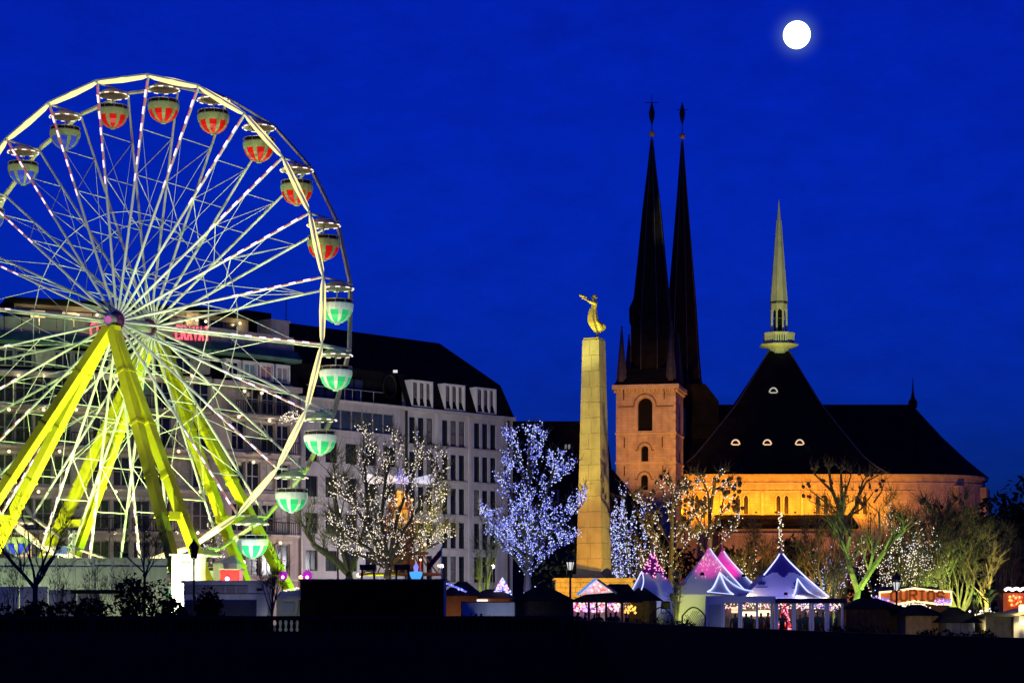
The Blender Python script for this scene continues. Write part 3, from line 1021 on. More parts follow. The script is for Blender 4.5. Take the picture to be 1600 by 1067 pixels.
# ---- middle block: smooth flats with a ribbon of windows and a glazed attic
sF0, sF1 = s_at(467), sR0 - .02
fb = thing('apartment_building', 'smooth grey flats with a ribbon of windows below a glazed attic, beside the wheel', 'building', PR.pt((sF0 + sF1) / 2, 0))
fx = [487, 518, 549, 580, 610]
fcen = [s_at(x) for x in fx]
frow = [ZE - 6.0 - 2.0 * 0, ZE - 8.75, ZE - 11.65, ZE - 14.7]
FW_, FH_ = 1.28, 1.62
mb = MB()
rz0, rz1 = ZE - 2.35, ZE - .7
zl, zr = s_at(500), s_at(617)
wall(mb, PR, sF0, sF1, rz0 - .4, ZE, [(zl, zr, rz0, rz1, 0)], .25)
zt = rz0 - .4
frow = [ZE - 5.0, ZE - 7.75, ZE - 10.65, ZE - 13.6]
for i, zb in enumerate(frow):
    lo = zb - .5 if i < 3 else 0
    wall(mb, PR, sF0, sF1, lo, zt, [(c - FW_ / 2, c + FW_ / 2, zb, zb + FH_, 0) for c in fcen], .25)
    zt = lo
mb.build('wall', M_FLATS, fb)
nb = 7
for i in range(nb):
    a = zl + (zr - zl) * i / nb
    put_window(fb, PR, a, rz0, (zr - zl) / nb - .03, rz1 - rz0, M_STEEL, mat('ribbon_glass', (.03, .045, .07), .15, .3, .8, 0, spec=.6) if i == 0 else MATS['ribbon_glass'], 1, 0, .18, t=.05)
for c in fcen:
    for zb in frow:
        put_window(fb, PR, c - FW_ / 2, zb, FW_, FH_, M_IRON, M_GLASS, 2, 0, .18, t=.06)
# joints of the render: thin raised bands
for z in (ZE - 3.0, ZE - 8.4 + 2.7, ZE - 8.5, ZE - 11.4, ZE - 14.4):
    MB().prism([(sF0 + .2, z), (sF1 - .1, z), (sF1 - .1, z + .05), (sF0 + .2, z + .05)], lambda a, b: PR.pt(a, b, -.025), lambda a, b: PR.pt(a, b, -.002)).build('string_band', M_HOTEL_TRIM, fb)
MB().prism([(sF0, ZE - .12), (sF1, ZE - .12), (sF1, ZE + .05), (sF0, ZE + .05)], lambda a, b: PR.pt(a, b, -.2), lambda a, b: PR.pt(a, b, -.006)).build('parapet_cap', M_STONEFAC, fb)
MB().tube(PR.pt(sF0 + .15, .2, -.16), PR.pt(sF0 + .15, ZE, -.16), .12, n=8).build('downpipe', M_STEEL, fb)
# glazed attic set back
for i in range(5):
    a = s_at(505) + i * 1.05
    put_window(fb, PR, a, ZE + .1, 1.0, 1.9, M_IRON, MATS['ribbon_glass'], 1, 1, .9, t=.06, name='attic_window')
mb = MB()
for x0 in (s_at(540), s_at(552), s_at(565), s_at(585)):
    mb.tube(PR.pt(x0, ZE + .05, .1), PR.pt(x0, ZE + 1.0, .1), .035, n=5)
mb.tube(PR.pt(s_at(480), ZE + 1.0, .1), PR.pt(s_at(600), ZE + 1.0, .1), .03, n=5)
mb.build('terrace_railing', M_STEEL, fb)
mb = MB()
e0, e1 = PR.pt(sF0, ZE + .04, .95), PR.pt(sF1, ZE + .04, .95)
m0, m1 = PR.pt(sF0, ZM, 1.2), PR.pt(sF1, ZM, 1.0)
r0, r1 = PR.pt(s_at(445, 506, PR, 5), ZR, 5), PR.pt(sF1, ZR, 5)
b0, b1 = PR.pt(sF0, ZE, D_), PR.pt(sF1, ZE, D_)
mb.poly([e0, e1, m1, m0]); mb.poly([m0, m1, r1, r0]); mb.poly([r0, r1, b1, b0]); mb.poly([e0, m0, r0, b0])
frf = mb.build('roof', M_ROOFBLACK, fb)
s, z = PR.px(608, 604, .9)
p = PR.pt(s, z, .86)
oc = MB()
pts = [PR.pt(s + .75 * math.cos(t * math.pi / 10), z + .95 * math.sin(t * math.pi / 10), .85) for t in range(21)]
oc.path(pts, .07, 6)
oc.build('oval_dormer', M_IRON, fb)
s, z = PR.px(619, 580, .7)
MB().box(PR.pt(s, z, .8), (.35, .25, .2)).build('roof_light', glow('roof_lamp', (.9, .9, .85), .8), fb)

# ---- hotel: corner front with green mansard, lit globes and red letters
sH0, sH1 = s_at(331), sF0 - .02
PC = PR.pt(sH0, 0)
PL = Plane(PC.x, PC.y, 0.928, 0.371)            # the front left of the corner, nearly facing us
sL0 = PL.px(-75, 700)[0]
hb = thing('hotel_building', 'grey hotel with green mansard edge, balconies and red rooftop letters behind the wheel', 'hotel', (PC.x, PC.y, 0))
zrow = [PR.px(440, y)[1] for y in (649, 707, 768, 832, 900)]
hrow = [2.15] * 4 + [2.5]
xcol = [373, 393, 418, 443]
hc = [s_at(x) for x in xcol]
hc = [hc[0] + (hc[3] - hc[0]) * i / 3 for i in range(4)]
HW_ = 1.35
ZC = PR.px(440, 606)[1]
mb = MB()
zt = ZC
for i, zb in enumerate(zrow):
    lo = zb - .5 if i < 4 else 0
    wall(mb, PR, sH0, sH1, lo, zt, [(c - HW_ / 2, c + HW_ / 2, zb, zb + hrow[i], 0) for c in hc], .3)
    zt = lo
lcol = [PL.px(x, 700)[0] for x in (-50, -20, 8, 38, 68, 98, 128, 158, 190, 222, 254, 286, 314)]
zt = ZC
for i, zb in enumerate(zrow):
    lo = zb - .5 if i < 4 else 0
    wall(mb, PL, sL0, 0, lo, zt, [(c - .62, c + .62, zb, zb + hrow[i], 0) for c in lcol], .3)
    zt = lo
hw = mb.build('wall', M_HOTEL, hb)
panes = [M_GLASS, M_GLASS, M_GLASS, M_CURTAIN, M_GLASS, M_CURTAIN_TEAL]
for i, zb in enumerate(zrow):
    for j, c in enumerate(hc):
        pm = M_CURTAIN if (i * 7 + j * 3) % 5 == 0 else M_GLASS
        put_window(hb, PR, c - HW_ / 2, zb, HW_, hrow[i], M_FRAME, pm, 2, 1, .22, t=.08)
    for j, c in enumerate(lcol):
        pm = M_CURTAIN_TEAL if (i, j) == (0, 9) else M_LITWIN if (i, j) in ((4, 3),) else panes[(i * 5 + j * 3) % 5]
        put_window(hb, PL, c - .62, zb, 1.24, hrow[i], M_FRAME, pm, 2, 1, .22, t=.07)
# window surrounds, string courses
for i, zb in enumerate(zrow):
    for pl, a, b in ((PR, sH0 + .05, sH1 - .1), (PL, sL0, -.05)):
        MB().prism([(a, zb - .42), (b, zb - .42), (b, zb - .2), (a, zb - .2)], lambda u, v: pl.pt(u, v, -.18), lambda u, v: pl.pt(u, v, -.004)).build('string_course', M_HOTEL_TRIM, hb)
    for pl, cc, hw2 in ((PR, hc, HW_ / 2), (PL, lcol, .62)):
        for c in cc:
            MB().prism([(c - hw2 - .16, zb + hrow[i] + .02), (c + hw2 + .16, zb + hrow[i] + .02), (c + hw2 + .16, zb + hrow[i] + .24), (c - hw2 - .16, zb + hrow[i] + .24)],
                       lambda u, v: pl.pt(u, v, -.1), lambda u, v: pl.pt(u, v, -.005)).build('lintel', M_HOTEL_TRIM, hb)
# balconies with iron rails
def balcony(pl, a, b, z):
    o = MB().prism([(a, z - .16), (b, z - .16), (b, z), (a, z)], lambda u, v: pl.pt(u, v, -.95), lambda u, v: pl.pt(u, v, -.19)).build('balcony', M_HOTEL_TRIM, hb)
    m = MB()
    m.tube(pl.pt(a, z + .95, -.9), pl.pt(b, z + .95, -.9), .04, n=5).tube(pl.pt(a, z + .12, -.9), pl.pt(b, z + .12, -.9), .03, n=5)
    n = max(2, int((b - a) / .22))
    for i in range(n + 1):
        q = a + (b - a) * i / n
        m.tube(pl.pt(q, z + .0, -.9), pl.pt(q, z + .95, -.9), .028, n=4, cap=False)
    m.build('railing', M_IRON, o)
balcony(PR, hc[0] - 1.0, hc[3] + 1.0, zrow[0] - .2)
for c in hc[1:]:
    balcony(PR, c - .9, c + .9, zrow[1] - .2)
    balcony(PR, c - .9, c + .9, zrow[3] - .2)
for i in (0, 1, 3):
    for j in range(0, 12, 3):
        balcony(PL, lcol[j] - .9, lcol[min(j + 1, 12)] + .9, zrow[i] - .2)
# cornice, mansard storey and green edge
zm0, zm1 = ZC + .12, PR.px(440, 565)[1]
zg0, zg1 = zm1, PR.px(440, 547)[1]
for pl, a, b in ((PR, sH0 - .1, sH1), (PL, sL0, -.1)):
    MB().prism([(a, ZC - .3), (b, ZC - .3), (b, ZC + .1), (a, ZC + .1)], lambda u, v: pl.pt(u, v, -.45), lambda u, v: pl.pt(u, v, -.003)).build('cornice', M_HOTEL_TRIM, hb)
    m = MB()
    m.poly([pl.pt(a, zm0, -.1), pl.pt(b, zm0, -.1), pl.pt(b, zm1, .65), pl.pt(a, zm1, .65)])
    m.build('mansard', M_SLATE, hb)
    m = MB()
    m.add([pl.pt(q, z, t) for q in (a, b) for z, t in ((zg0, .75), (zg0, -.3), (zg0 + .25, -.42), (zg1, .1), (zg1, .9))],
          [(0, 1, 6, 5), (1, 2, 7, 6), (2, 3, 8, 7), (3, 4, 9, 8), (0, 4, 3, 2, 1), (5, 6, 7, 8, 9)])
    m.build('copper_edge', M_GREENCU, hb)
    zp = zg1 + .02
    n = int((b - a) / 1.2)
    for i in range(n):
        q0 = a + (b - a) * i / n
        q1 = a + (b - a) * (i + 1) / n - .07
        MB().prism([(q0, zp), (q1, zp), (q1, zp + 1.15), (q0, zp + 1.15)], lambda u, v: pl.pt(u, v, .5), lambda u, v: pl.pt(u, v, .58)).build('parapet_panel', M_HOTEL_TRIM, hb)
    m = MB()
    m.poly([pl.pt(a, zg1 - .01, .1), pl.pt(b, zg1 - .01, .1), pl.pt(b, zg1 - .01, 9), pl.pt(a, zg1 - .01, 9)])
    m.build('roof_deck', M_ROOFBLACK, hb)
mw = [(s_at(x), pm) for x, pm in ((363, M_GLASS), (390, M_CURTAIN_TEAL), (415.5, M_CURTAIN_PINK), (441, M_CURTAIN))]
for c, pm in mw:
    d = MB()
    fr, bk = (lambda u, v: PR.pt(u, v, -.12)), (lambda u, v: PR.pt(u, v, .8))
    z0, z1 = zm0 + .25, zm1 - .25
    for q in ([(c - .72, z0), (c - .60, z0), (c - .60, z1), (c - .72, z1)], [(c + .60, z0), (c + .72, z0), (c + .72, z1), (c + .60, z1)], [(c - .6, z1 - .14), (c + .6, z1 - .14), (c + .6, z1), (c - .6, z1)]):
        d.prism(q, fr, bk)
    dm = d.build('dormer', M_WHITEPAINT, hb)
    o = inst('window', window_mesh(1.16, z1 - z0 - .16, M_WHITEPAINT, 2, 0, .09), dm, PR.pt(c - .58, z0, .02), (0, 0, PR.rot))
    o2 = inst('pane', pane_mesh(1.16, z1 - z0 - .16, pm), dm, PR.pt(c - .58, z0, .02), (0, 0, PR.rot))
for j, c in enumerate(lcol):
    z0, z1 = zm0 + .25, zm1 - .25
    d = MB()
    d.prism([(c - .72, z0), (c + .72, z0), (c + .72, z1), (c - .72, z1)], lambda u, v: PL.pt(u, v, .06), lambda u, v: PL.pt(u, v, .7))
    dm = d.build('dormer', M_HOTEL_TRIM, hb)
    inst('window', window_mesh(1.2, z1 - z0 - .2, M_FRAME, 2, 0, .08), dm, PL.pt(c - .6, z0 + .08, -.02), (0, 0, PL.rot))
    inst('pane', pane_mesh(1.2, z1 - z0 - .2, M_GLASS if j % 4 else M_CURTAIN), dm, PL.pt(c - .6, z0 + .08, -.02), (0, 0, PL.rot))
# penthouse with lit wall and flat overhanging roof
zp0, zp1 = zg1, PL.px(100, 478, 3)[1]
M_PENT = mat('penthouse_render', (0.42, 0.36, 0.28), 0.8, 0.12, 0.7, 0.1)
sP0 = PL.px(22, 500, 3)[0]
m = MB()
m.poly([PL.pt(sP0, zp0, 3), PL.pt(-.3, zp0, 3), PL.pt(-.3, zp1, 3), PL.pt(sP0, zp1, 3)])
m.poly([PL.pt(sP0, zp0, 3), PL.pt(sP0, zp0, 9), PL.pt(sP0, zp1, 9), PL.pt(sP0, zp1, 3)])
sQ1 = s_at(388, 500, PR, 3)
m.poly([PR.pt(sH0, zp0, 3), PR.pt(sQ1, zp0, 3), PR.pt(sQ1, zp1, 3), PR.pt(sH0, zp1, 3)])
m.poly([PR.pt(sQ1, zp0, 3), PR.pt(sQ1, zp0, 8), PR.pt(sQ1, zp1, 8), PR.pt(sQ1, zp1, 3)])
m.build('penthouse_wall', M_PENT, hb)
for i in range(12):
    q = sP0 + (-.3 - sP0) * (i + .5) / 12
    big = i % 3 != 0
    put_window(hb, PL, q - .6, zp0 + .9, 1.2, zp1 - zp0 - 1.3, M_IRON, M_LITWIN if i in (1, 3) else M_CURTAIN if big else M_GLASS, 1, 1, 2.93, t=.06, name='penthouse_window')
for i in range(3):
    q = sH0 + .8 + i * 1.5
    put_window(hb, PR, q, zp0 + .9, 1.2, zp1 - zp0 - 1.3, M_IRON, M_GLASS, 1, 1, 2.93, t=.06, name='penthouse_window')
m = MB()
for pl, a, b in ((PL, sP0 - .6, 0), (PR, sH0, sQ1 + .7)):
    m.prism([(a, zp1), (b, zp1), (b, zp1 + .32), (a, zp1 + .32)], lambda u, v: pl.pt(u, v, 1.9), lambda u, v: pl.pt(u, v, 9))
m.build('penthouse_roof', M_SLATE, hb)
sc0, sc1 = s_at(417, 510, PR, 3), s_at(445, 510, PR, 3)
zc0, zc1 = zg1, PR.px(430, 504, 3)[1]
m = MB().prism([(sc0, zc0), (sc1, zc0), (sc1, zc1), (sc0, zc1)], lambda u, v: PR.pt(u, v, 2.5), lambda u, v: PR.pt(u, v, 4.2))
m.prism([(sc0 - .1, zc1), (sc1 + .1, zc1), (sc1 + .1, zc1 + .15), (sc0 - .1, zc1 + .15)], lambda u, v: PR.pt(u, v, 2.4), lambda u, v: PR.pt(u, v, 4.3))
m.build('chimney', M_HOTEL_TRIM, hb)
m = MB().prism([(s_at(386, 490, PR, 6), zg1), (s_at(424, 490, PR, 6), zg1), (s_at(424, 490, PR, 6), PR.px(405, 487, 6)[1]), (s_at(386, 490, PR, 6), PR.px(405, 487, 6)[1])], lambda u, v: PR.pt(u, v, 6), lambda u, v: PR.pt(u, v, 9))
m.build('roof_house', M_SLATE, hb)
MB().tube(PR.pt(s_at(447, 500, PR, 4), ZR - 1, 4), PR.pt(s_at(447, 500, PR, 4), ZR + 2.2, 4), .04, n=5).build('aerial', M_IRON, hb)
for pl, x, y in ((PL, 48, 500), (PL, 62, 500), (PL, 122, 492), (PL, 152, 492), (PR, 376, 505), (PL, 292, 500), (PL, 308, 500), (PL, 322, 502)):
    s_, z_ = pl.px(x, y, 2.6)
    o = MB().sphere(pl.pt(s_, z_, 2.7), .12, 8, 5).build('terrace_lamp', M_LAMPGLOBE, hb)
    lamp('POINT', pl.pt(s_, z_, 2.35), (1, .74, .36), 24, None, radius=.12, name='terrace_light')
# red letters of the hotel's rooftop signs
STROKES = {'C': [[(1, .85), (.75, 1), (.25, 1), (0, .8), (0, .2), (.25, 0), (.75, 0), (1, .15)]],
           'R': [[(0, 0), (0, 1), (.75, 1), (1, .85), (1, .65), (.75, .5), (0, .5)], [(.5, .5), (1, 0)]],
           'A': [[(0, 0), (.5, 1), (1, 0)], [(.2, .35), (.8, .35)]],
           'V': [[(0, 1), (.5, 0), (1, 1)]],
           'T': [[(0, 1), (1, 1)], [(.5, 1), (.5, 0)]],
           'U': [[(0, 1), (0, .2), (.25, 0), (.75, 0), (1, .2), (1, 1)]],
           'I': [[(.5, 0), (.5, 1)], [(.2, 0), (.8, 0)], [(.2, 1), (.8, 1)]],
           'O': [[(0, .2), (0, .8), (.25, 1), (.75, 1), (1, .8), (1, .2), (.75, 0), (.25, 0), (0, .2)]],
           'S': [[(1, .85), (.75, 1), (.25, 1), (0, .85), (0, .62), (.25, .5), (.75, .5), (1, .38), (1, .15), (.75, 0), (.25, 0), (0, .15)]]}
M_NEONRED = glow('red_neon', (1.0, 0.10, 0.16), 1.5, True)
def neon_sign(word, pl, s, z, w, h, gap, t, label, rad=.09):
    sg = thing('rooftop_sign', label, 'sign', pl.pt(s, z, t), 0, 'red rooftop letters of the hotel')
    n = len(word)
    for i, chh in enumerate(word):
        m = MB()
        for st in STROKES[chh]:
            m.path([pl.pt(s + i * (w + gap) + u * w, z + v * h, t) for u, v in st], rad, 6)
        m.build('letter', M_NEONRED, sg)
    m = MB()
    L = n * (w + gap)
    for zz in (z + h * .25, z + h * .75):
        m.beam(pl.pt(s - .2, zz, t + .18), pl.pt(s + L, zz, t + .18), .05, .05)
    for i in range(5):
        m.beam(pl.pt(s + L * i / 4, z - .9, t + .18), pl.pt(s + L * i / 4, z + h, t + .18), .05, .05)
    m.build('sign_frame', M_IRON, sg)
s0, z0 = PL.px(275, 530, .2)
neon_sign('CRAVAT', PL, s0, z0, .30, 1.02, .14, .2, 'red lit letters on the hotel roof near the corner, between the wheel spokes')
s0, z0 = PL.px(142, 527, .2)
neon_sign('CRAVAT', PL, s0, z0, .34, 1.0, .14, .2, 'red lit letters on the hotel roof, half hidden behind the wheel hub')
# globe lamps
LW = {587: 'in top row', 640: 'in second row down', 705: 'in third row down', 768: 'in fourth row down', 832: 'in bottom row'}
rowsL = [(587, (29, 68, 182, 238, 300)), (640, (14, 68, 119, 168, 258, 313)), (705, (14, 93, 154, 234, 279)), (768, (60, 120, 181, 279, 313)), (832, (70, 120, 179, 229, 276, 309))]
ORD = ['first', 'second', 'third', 'fourth', 'fifth', 'sixth']
for y, xs in rowsL:
    for i, x in enumerate(xs):
        wall_lamp(PL, x, y, 'globe lamp on hotel front %s, %s from the corner' % (LW[y], ORD[len(xs) - 1 - i]), 7)
for x, y, w in ((382, 611, 'first lamp right of the corner under the dark mansard'), (409, 614, 'second lamp right of the corner under the dark mansard'), (373, 651, 'lamp by the corner above the long balcony rail'),
                (421, 657, 'lamp over the balcony with the lit decoration'), (396, 722, 'lamp between the second and third storeys'), (438, 848, 'lamp above the orange lit ground floor')):
    wall_lamp(PR, x, y, 'globe wall lamp on hotel, ' + w, 12)
# lit garland on the upper balcony
g = MB()
r2 = random.Random(3)
for i in range(90):
    s, z = PR.px(r2.uniform(438, 468), 651 + r2.gauss(0, 4), -.95)
    g.octa(PR.pt(s, z, -.95 + r2.uniform(-.1, .1)), .05)
gt = thing('light_garland', 'bright heap of fairy lights on the upper hotel balcony by the wheel rim', 'garland', PR.pt(*PR.px(453, 651)))
tag(g.build('fairy_lights', M_BULB_WARM, gt), kind='stuff')

# ---- dark buildings between the flats and the cathedral
db = thing('dark_building', 'dark unlit long-roofed building seen between the stone block and the obelisk', 'building', (8, 236, 0))
xa, xb = XX(760, 236), XX(957, 236)
zr = ZZ(658, 241)
m = MB().bx(xa, xb, 236, 246, 0.01, 12)
m.build('wall', mat('dark_render', (0.03, 0.028, 0.028), .9, .2, 1), db)
m = MB()
m.add([(xa - .5, 235.4, 12), (xb + .5, 235.4, 12), (xb + .5, 246.6, 12), (xa - .5, 246.6, 12), (xa + 1, 241, zr), (xb - .5, 241, zr)], [(0, 1, 5, 4), (2, 3, 4, 5), (0, 4, 3), (1, 2, 5), (0, 3, 2, 1)])
m.build('roof', M_SLATE, db)
for x in (884, 889.5):
    p = PX(x, 697, 236.8)
    MB().box((p.x, 237.5, p.z), (.2, 2.2, .35)).build('skylight', glow('pale_skylight', (.7, .75, .8), .25), db)
MB().box((XX(872, 236), 235.9, ZZ(776, 236)), (.25, .1, 1.6)).build('window', mat('dim_pane', (.2, .2, .22), .5, .1), db)
gb = thing('gabled_house', 'dark steep-roofed house just right of the obelisk in front of the church tower', 'house', (10.5, 196, 0))
D0 = 196
xl, xm, xr = XX(900, D0), XX(955, D0), XX(1046, D0)
ze, zr = ZZ(850, D0), ZZ(733, D0 + 5)
m = MB().bx(xl, xr, D0, D0 + 12, .01, ze)
m.build('wall', MATS['dark_render'], gb)
m = MB()
m.add([(xl - .4, D0 - .4, ze), (xr + .4, D0 - .4, ze), (xr + .4, D0 + 12.4, ze), (xl - .4, D0 + 12.4, ze), (xm - 1.6, D0 + 5, zr), (xm + .4, D0 + 5, zr)],
      [(0, 1, 5, 4), (2, 3, 4, 5), (0, 4, 3), (1, 2, 5), (0, 3, 2, 1)])
m.build('roof', M_SLATE, gb)
# ------------------------------------------------------------------ cathedral
D1 = 235.0
ca = thing('cathedral', 'floodlit orange cathedral with rounded apse, black roofs, square tower and slender spires', 'cathedral', (XX(1217, D1), D1, 0))
ZEV = ZZ(741, D1)
PF = Plane(0, D1, 1, 0)
xw0, xw1 = XX(1046, D1), XX(1404, D1 + 10.1)
# upper wall with pairs of lancets
def pair(xc):
    c = XX(xc, D1)
    return [(c - .46 - .31, c - .46 + .31), (c + .46 - .31, c + .46 + .31)]
ops = []
for xc in (1095, 1159.3, 1222.4, 1284, 1345):
    ops += pair(xc)
zw0, zw1 = ZZ(803, D1), ZZ(772, D1)
mb = MB()
wall(mb, PF, xw0, xw1, ZZ(812, D1), ZEV, [(a, b, zw0, zw1, 2) for a, b in ops], .4)
mb.build('upper_wall', M_CHURCH, ca, uv=True)
for a, b in ops:
    pts = arch_pts(a, b, zw0, zw1, 2)
    o = MB().prism(pts, lambda s, z: PF.pt(s, z, .3), lambda s, z: PF.pt(s, z, .36)).build('window', M_LEADGLASS, ca)
    f = MB()
    ring = pts[1:-1]
    ring = [(a, zw0)] + ring + [(b, zw0)]
    f.path([PF.pt(s, z, -.05) for s, z in ring], .09, 5)
    f.build('window_surround', M_CHURCH_TRIM, o)
MB().bx(xw0 - .2, xw1, D1 - .35, D1 - .002, ZEV - .32, ZEV + .02).build('cornice', M_CHURCH_TRIM, ca)
MB().bx(xw0, xw1, D1 - .08, D1 - .002, ZEV - 1.05, ZEV - .9).build('string_course', M_CHURCH_TRIM, ca)
MB().bx(xw0, xw1, D1 - .10, D1 - .002, ZEV - 1.95, ZEV - 1.85).build('string_course', M_CHURCH_TRIM, ca)
m = MB()
for xc in (1127, 1191, 1253, 1315):
    MB().bx(XX(xc, D1) - .14, XX(xc, D1) + .14, D1 - .16, D1 - .003, ZZ(812, D1), ZEV - 1.96).build('pilaster', M_CHURCH_TRIM, ca)
# side aisle with dark lean-to roof
ya = D1 - 4.5
za1, za0 = ZZ(804, D1), ZZ(821, ya)
xa0, xa1 = XX(1128, ya), XX(1335, ya)
PA = Plane(0, ya, 1, 0)
mb = MB()
aops = [(XX(x, ya) - .8, XX(x, ya) + .8, 3.5, 7.4, 2) for x in (1150, 1192, 1235, 1278, 1318)]
wall(mb, PA, xa0, xa1, 0, za0, aops, .4)
mb.poly([(xa0, ya, 0), (xa0, D1, 0), (xa0, D1, za0), (xa0, ya, za0)])
mb.poly([(xa1, ya, 0), (xa1, D1, 0), (xa1, D1, za0), (xa1, ya, za0)])
mb.build('aisle_wall', M_CHURCH, ca, uv=True)
for a, b, z0, z1, ar in aops:
    MB().prism(arch_pts(a, b, z0, z1, 2), lambda s, z: PA.pt(s, z, .3), lambda s, z: PA.pt(s, z, .36)).build('window', M_LEADGLASS, ca)
m = MB()
m.add([(xa0 - .4, ya - .5, za0), (xa1 + .4, ya - .5, za0), (xa1 + .4, D1 - .01, za1), (xa0 - .4, D1 - .01, za1), (xa0 - .4, ya - .5, za0 - .35), (xa1 + .4, ya - .5, za0 - .35), (xa1 + .4, D1 - .01, za0 - .35), (xa0 - .4, D1 - .01, za0 - .35)],
      [(0, 1, 2, 3), (4, 5, 1, 0), (1, 5, 6, 2), (4, 0, 3, 7), (4, 7, 6, 5)])
m.build('aisle_roof', M_SLATE, ca)
MB().bx(xa0, xa1, ya - .12, ya - .003, za0 - 1.0, za0 - .8).build('string_course', M_CHURCH_TRIM, ca)
# transept stub left, lower wall under the tower side
mb = MB()
mb.poly([(xw0, D1, 0), (xa0, D1, 0), (xa0, D1, ZZ(812, D1)), (xw0, D1, ZZ(812, D1))])
mb.build('lower_wall', M_CHURCH, ca, uv=True)
MB().poly([(xw0, D1, 0), (xw0, D1 + 18, 0), (xw0, D1 + 18, ZEV), (xw0, D1, ZEV)]).build('end_wall', M_CHURCH, ca, uv=True)
mb = MB()
mb.poly([(xa1, D1, 0), (xw1, D1, 0), (xw1, D1, ZZ(812, D1)), (xa1, D1, ZZ(812, D1))])
mb.build('lower_wall', M_CHURCH, ca, uv=True)
# apse: half round, tall lancets
CX, CY, AR = XX(1404, D1 + 10.1), D1 + 10.1, 10.1
NA = 18
mb = MB()
awin = []
for i in range(NA):
    t0, t1 = -math.pi / 2 + math.pi * i / NA, -math.pi / 2 + math.pi * (i + 1) / NA
    p0 = Vector((CX + AR * math.cos(t0), CY + AR * math.sin(t0)))
    p1 = Vector((CX + AR * math.cos(t1), CY + AR * math.sin(t1)))
    pl = Plane(p0.x, p0.y, p1.x - p0.x, p1.y - p0.y)
    L = (p1 - p0).length
    ops_ = []
    if i % 3 == 1 or i == 0 and False:
        ops_ = [(L * .1, L * .9, 5.0, ZZ(786, D1), 2)]
        awin.append((pl, L))
    wall(mb, pl, 0, L, 0, ZEV, ops_, .5)
mb.build('apse_wall', M_CHURCH, ca, uv=True)
for pl, L in awin:
    o = MB().prism(arch_pts(L * .1, L * .9, 5.0, ZZ(786, D1), 2), lambda s, z: pl.pt(s, z, .38), lambda s, z: pl.pt(s, z, .44)).build('window', M_LEADGLASS, ca)
    f = MB()
    zt_ = ZZ(786, D1)
    f.path([pl.pt(L * .5, 5.0, .3), pl.pt(L * .5, zt_ - 1.2, .3)], .07, 5)
    f.path([pl.pt(L * .28, zt_ - 1.5, .3), pl.pt(L * .5, zt_ - .5, .3), pl.pt(L * .72, zt_ - 1.5, .3)], .06, 5)
    f.build('tracery', M_CHURCH_TRIM, o)
m = MB()
for r0, r1, z0, z1 in ((AR + .35, AR + .002, ZEV - .32, ZEV + .02), (AR + .1, AR + .002, ZEV - 1.05, ZEV - .9)):
    for i in range(NA):
        t0, t1 = -math.pi / 2 + math.pi * i / NA, -math.pi / 2 + math.pi * (i + 1) / NA
        q = [(CX + r * math.cos(t), CY + r * math.sin(t), z) for r in (r0, r1) for t in (t0, t1) for z in (z0, z1)]
        m.add(q, [(0, 2, 3, 1), (4, 5, 7, 6), (0, 4, 6, 2), (1, 3, 7, 5)])
m.build('apse_cornice', M_CHURCH_TRIM, ca)
for i in (3, 6, 9, 12):
    t = -math.pi / 2 + math.pi * i / NA
    p = Vector((CX + (AR + .35) * math.cos(t), CY + (AR + .35) * math.sin(t), 0))
    MB().box((p.x, p.y, (ZEV - 1.2) / 2), (.75, .8, ZEV - 1.25), Matrix.Rotation(t, 3, 'Z')).build('buttress', M_CHURCH, ca, uv=True)
# main roof: long ridge, half cone over the apse
ZRD = ZZ(632, CY)
xr0, xr1 = XX(1100, CY), XX(1425, CY)
m = MB()
m.add([(xw0 - .3, D1 - .45, ZEV + .03), (CX, D1 - .45, ZEV + .03), (CX, D1 + 20.6, ZEV + .03), (xw0 - .3, D1 + 20.6, ZEV + .03), (xw0 + 1, CY, ZRD), (xr1, CY, ZRD)],
      [(0, 1, 5, 4), (2, 3, 4, 5), (0, 4, 3)])
prev = None
def flare(t, k):
    e = Vector((CX + (AR + .5) * math.cos(t), CY + (AR + .5) * math.sin(t), ZEV + .03))
    top = Vector((xr1, CY, ZRD))
    p = e.lerp(top, k)
    p.z -= .9 * math.sin(math.pi * min(1, k * 1.0)) * .55
    return p
KS = [0, .12, .3, .6, 1]
for i in range(NA):
    t0, t1 = -math.pi / 2 + math.pi * i / NA, -math.pi / 2 + math.pi * (i + 1) / NA
    for a, b in zip(KS[:-1], KS[1:]):
        m.poly([flare(t0, a), flare(t1, a), flare(t1, b), flare(t0, b)])
m.build('nave_roof', M_SLATE, ca)
MB().lathe([(.5, -.4), (.55, .3), (.25, .8), (.12, 1.5), (.03, 3.2)], 8, (xr1 + .1, CY, ZRD)).build('ridge_finial', M_SLATE, ca)
# crossing roof: swept pyramid
prof = [(170, 741, D1 - .6), (150, 728, D1 + .1), (131, 712, D1 + .9), (106, 682, D1 + 2.4), (66, 632, D1 + 5.2), (40, 590, D1 + 7.6), (16, 549, D1 + 9.4)]
m = MB()
rings = []
for hw, y, d in prof:
    z = ZZ(y, d) if y < 741 else ZEV + .05
    h = hw / F * d
    cx = XX(1217, d)
    back = 2 * CY - d
    rings.append([(cx - h, d, z), (cx + h, d, z), (cx + h, back, z), (cx - h, back, z)])
for a, b in zip(rings[:-1], rings[1:]):
    for i in range(4):
        m.poly([a[i], a[(i + 1) % 4], b[(i + 1) % 4], b[i]])
m.build('crossing_roof', M_SLATE, ca)
m = MB()
for sd in (0, 1):
    m.path([Vector(r[sd]) + Vector((0, -.05, .05)) for r in rings], .09, 5)
m.build('hip_ridge', M_SLATE2, ca)
M_DORM = mat('dormer_pale_glow', (.75, .75, .62), .6, .05, 2, 0, emis=(.8, .8, .55), estr=.45)  # pale frames given a glow of their own so they look lit
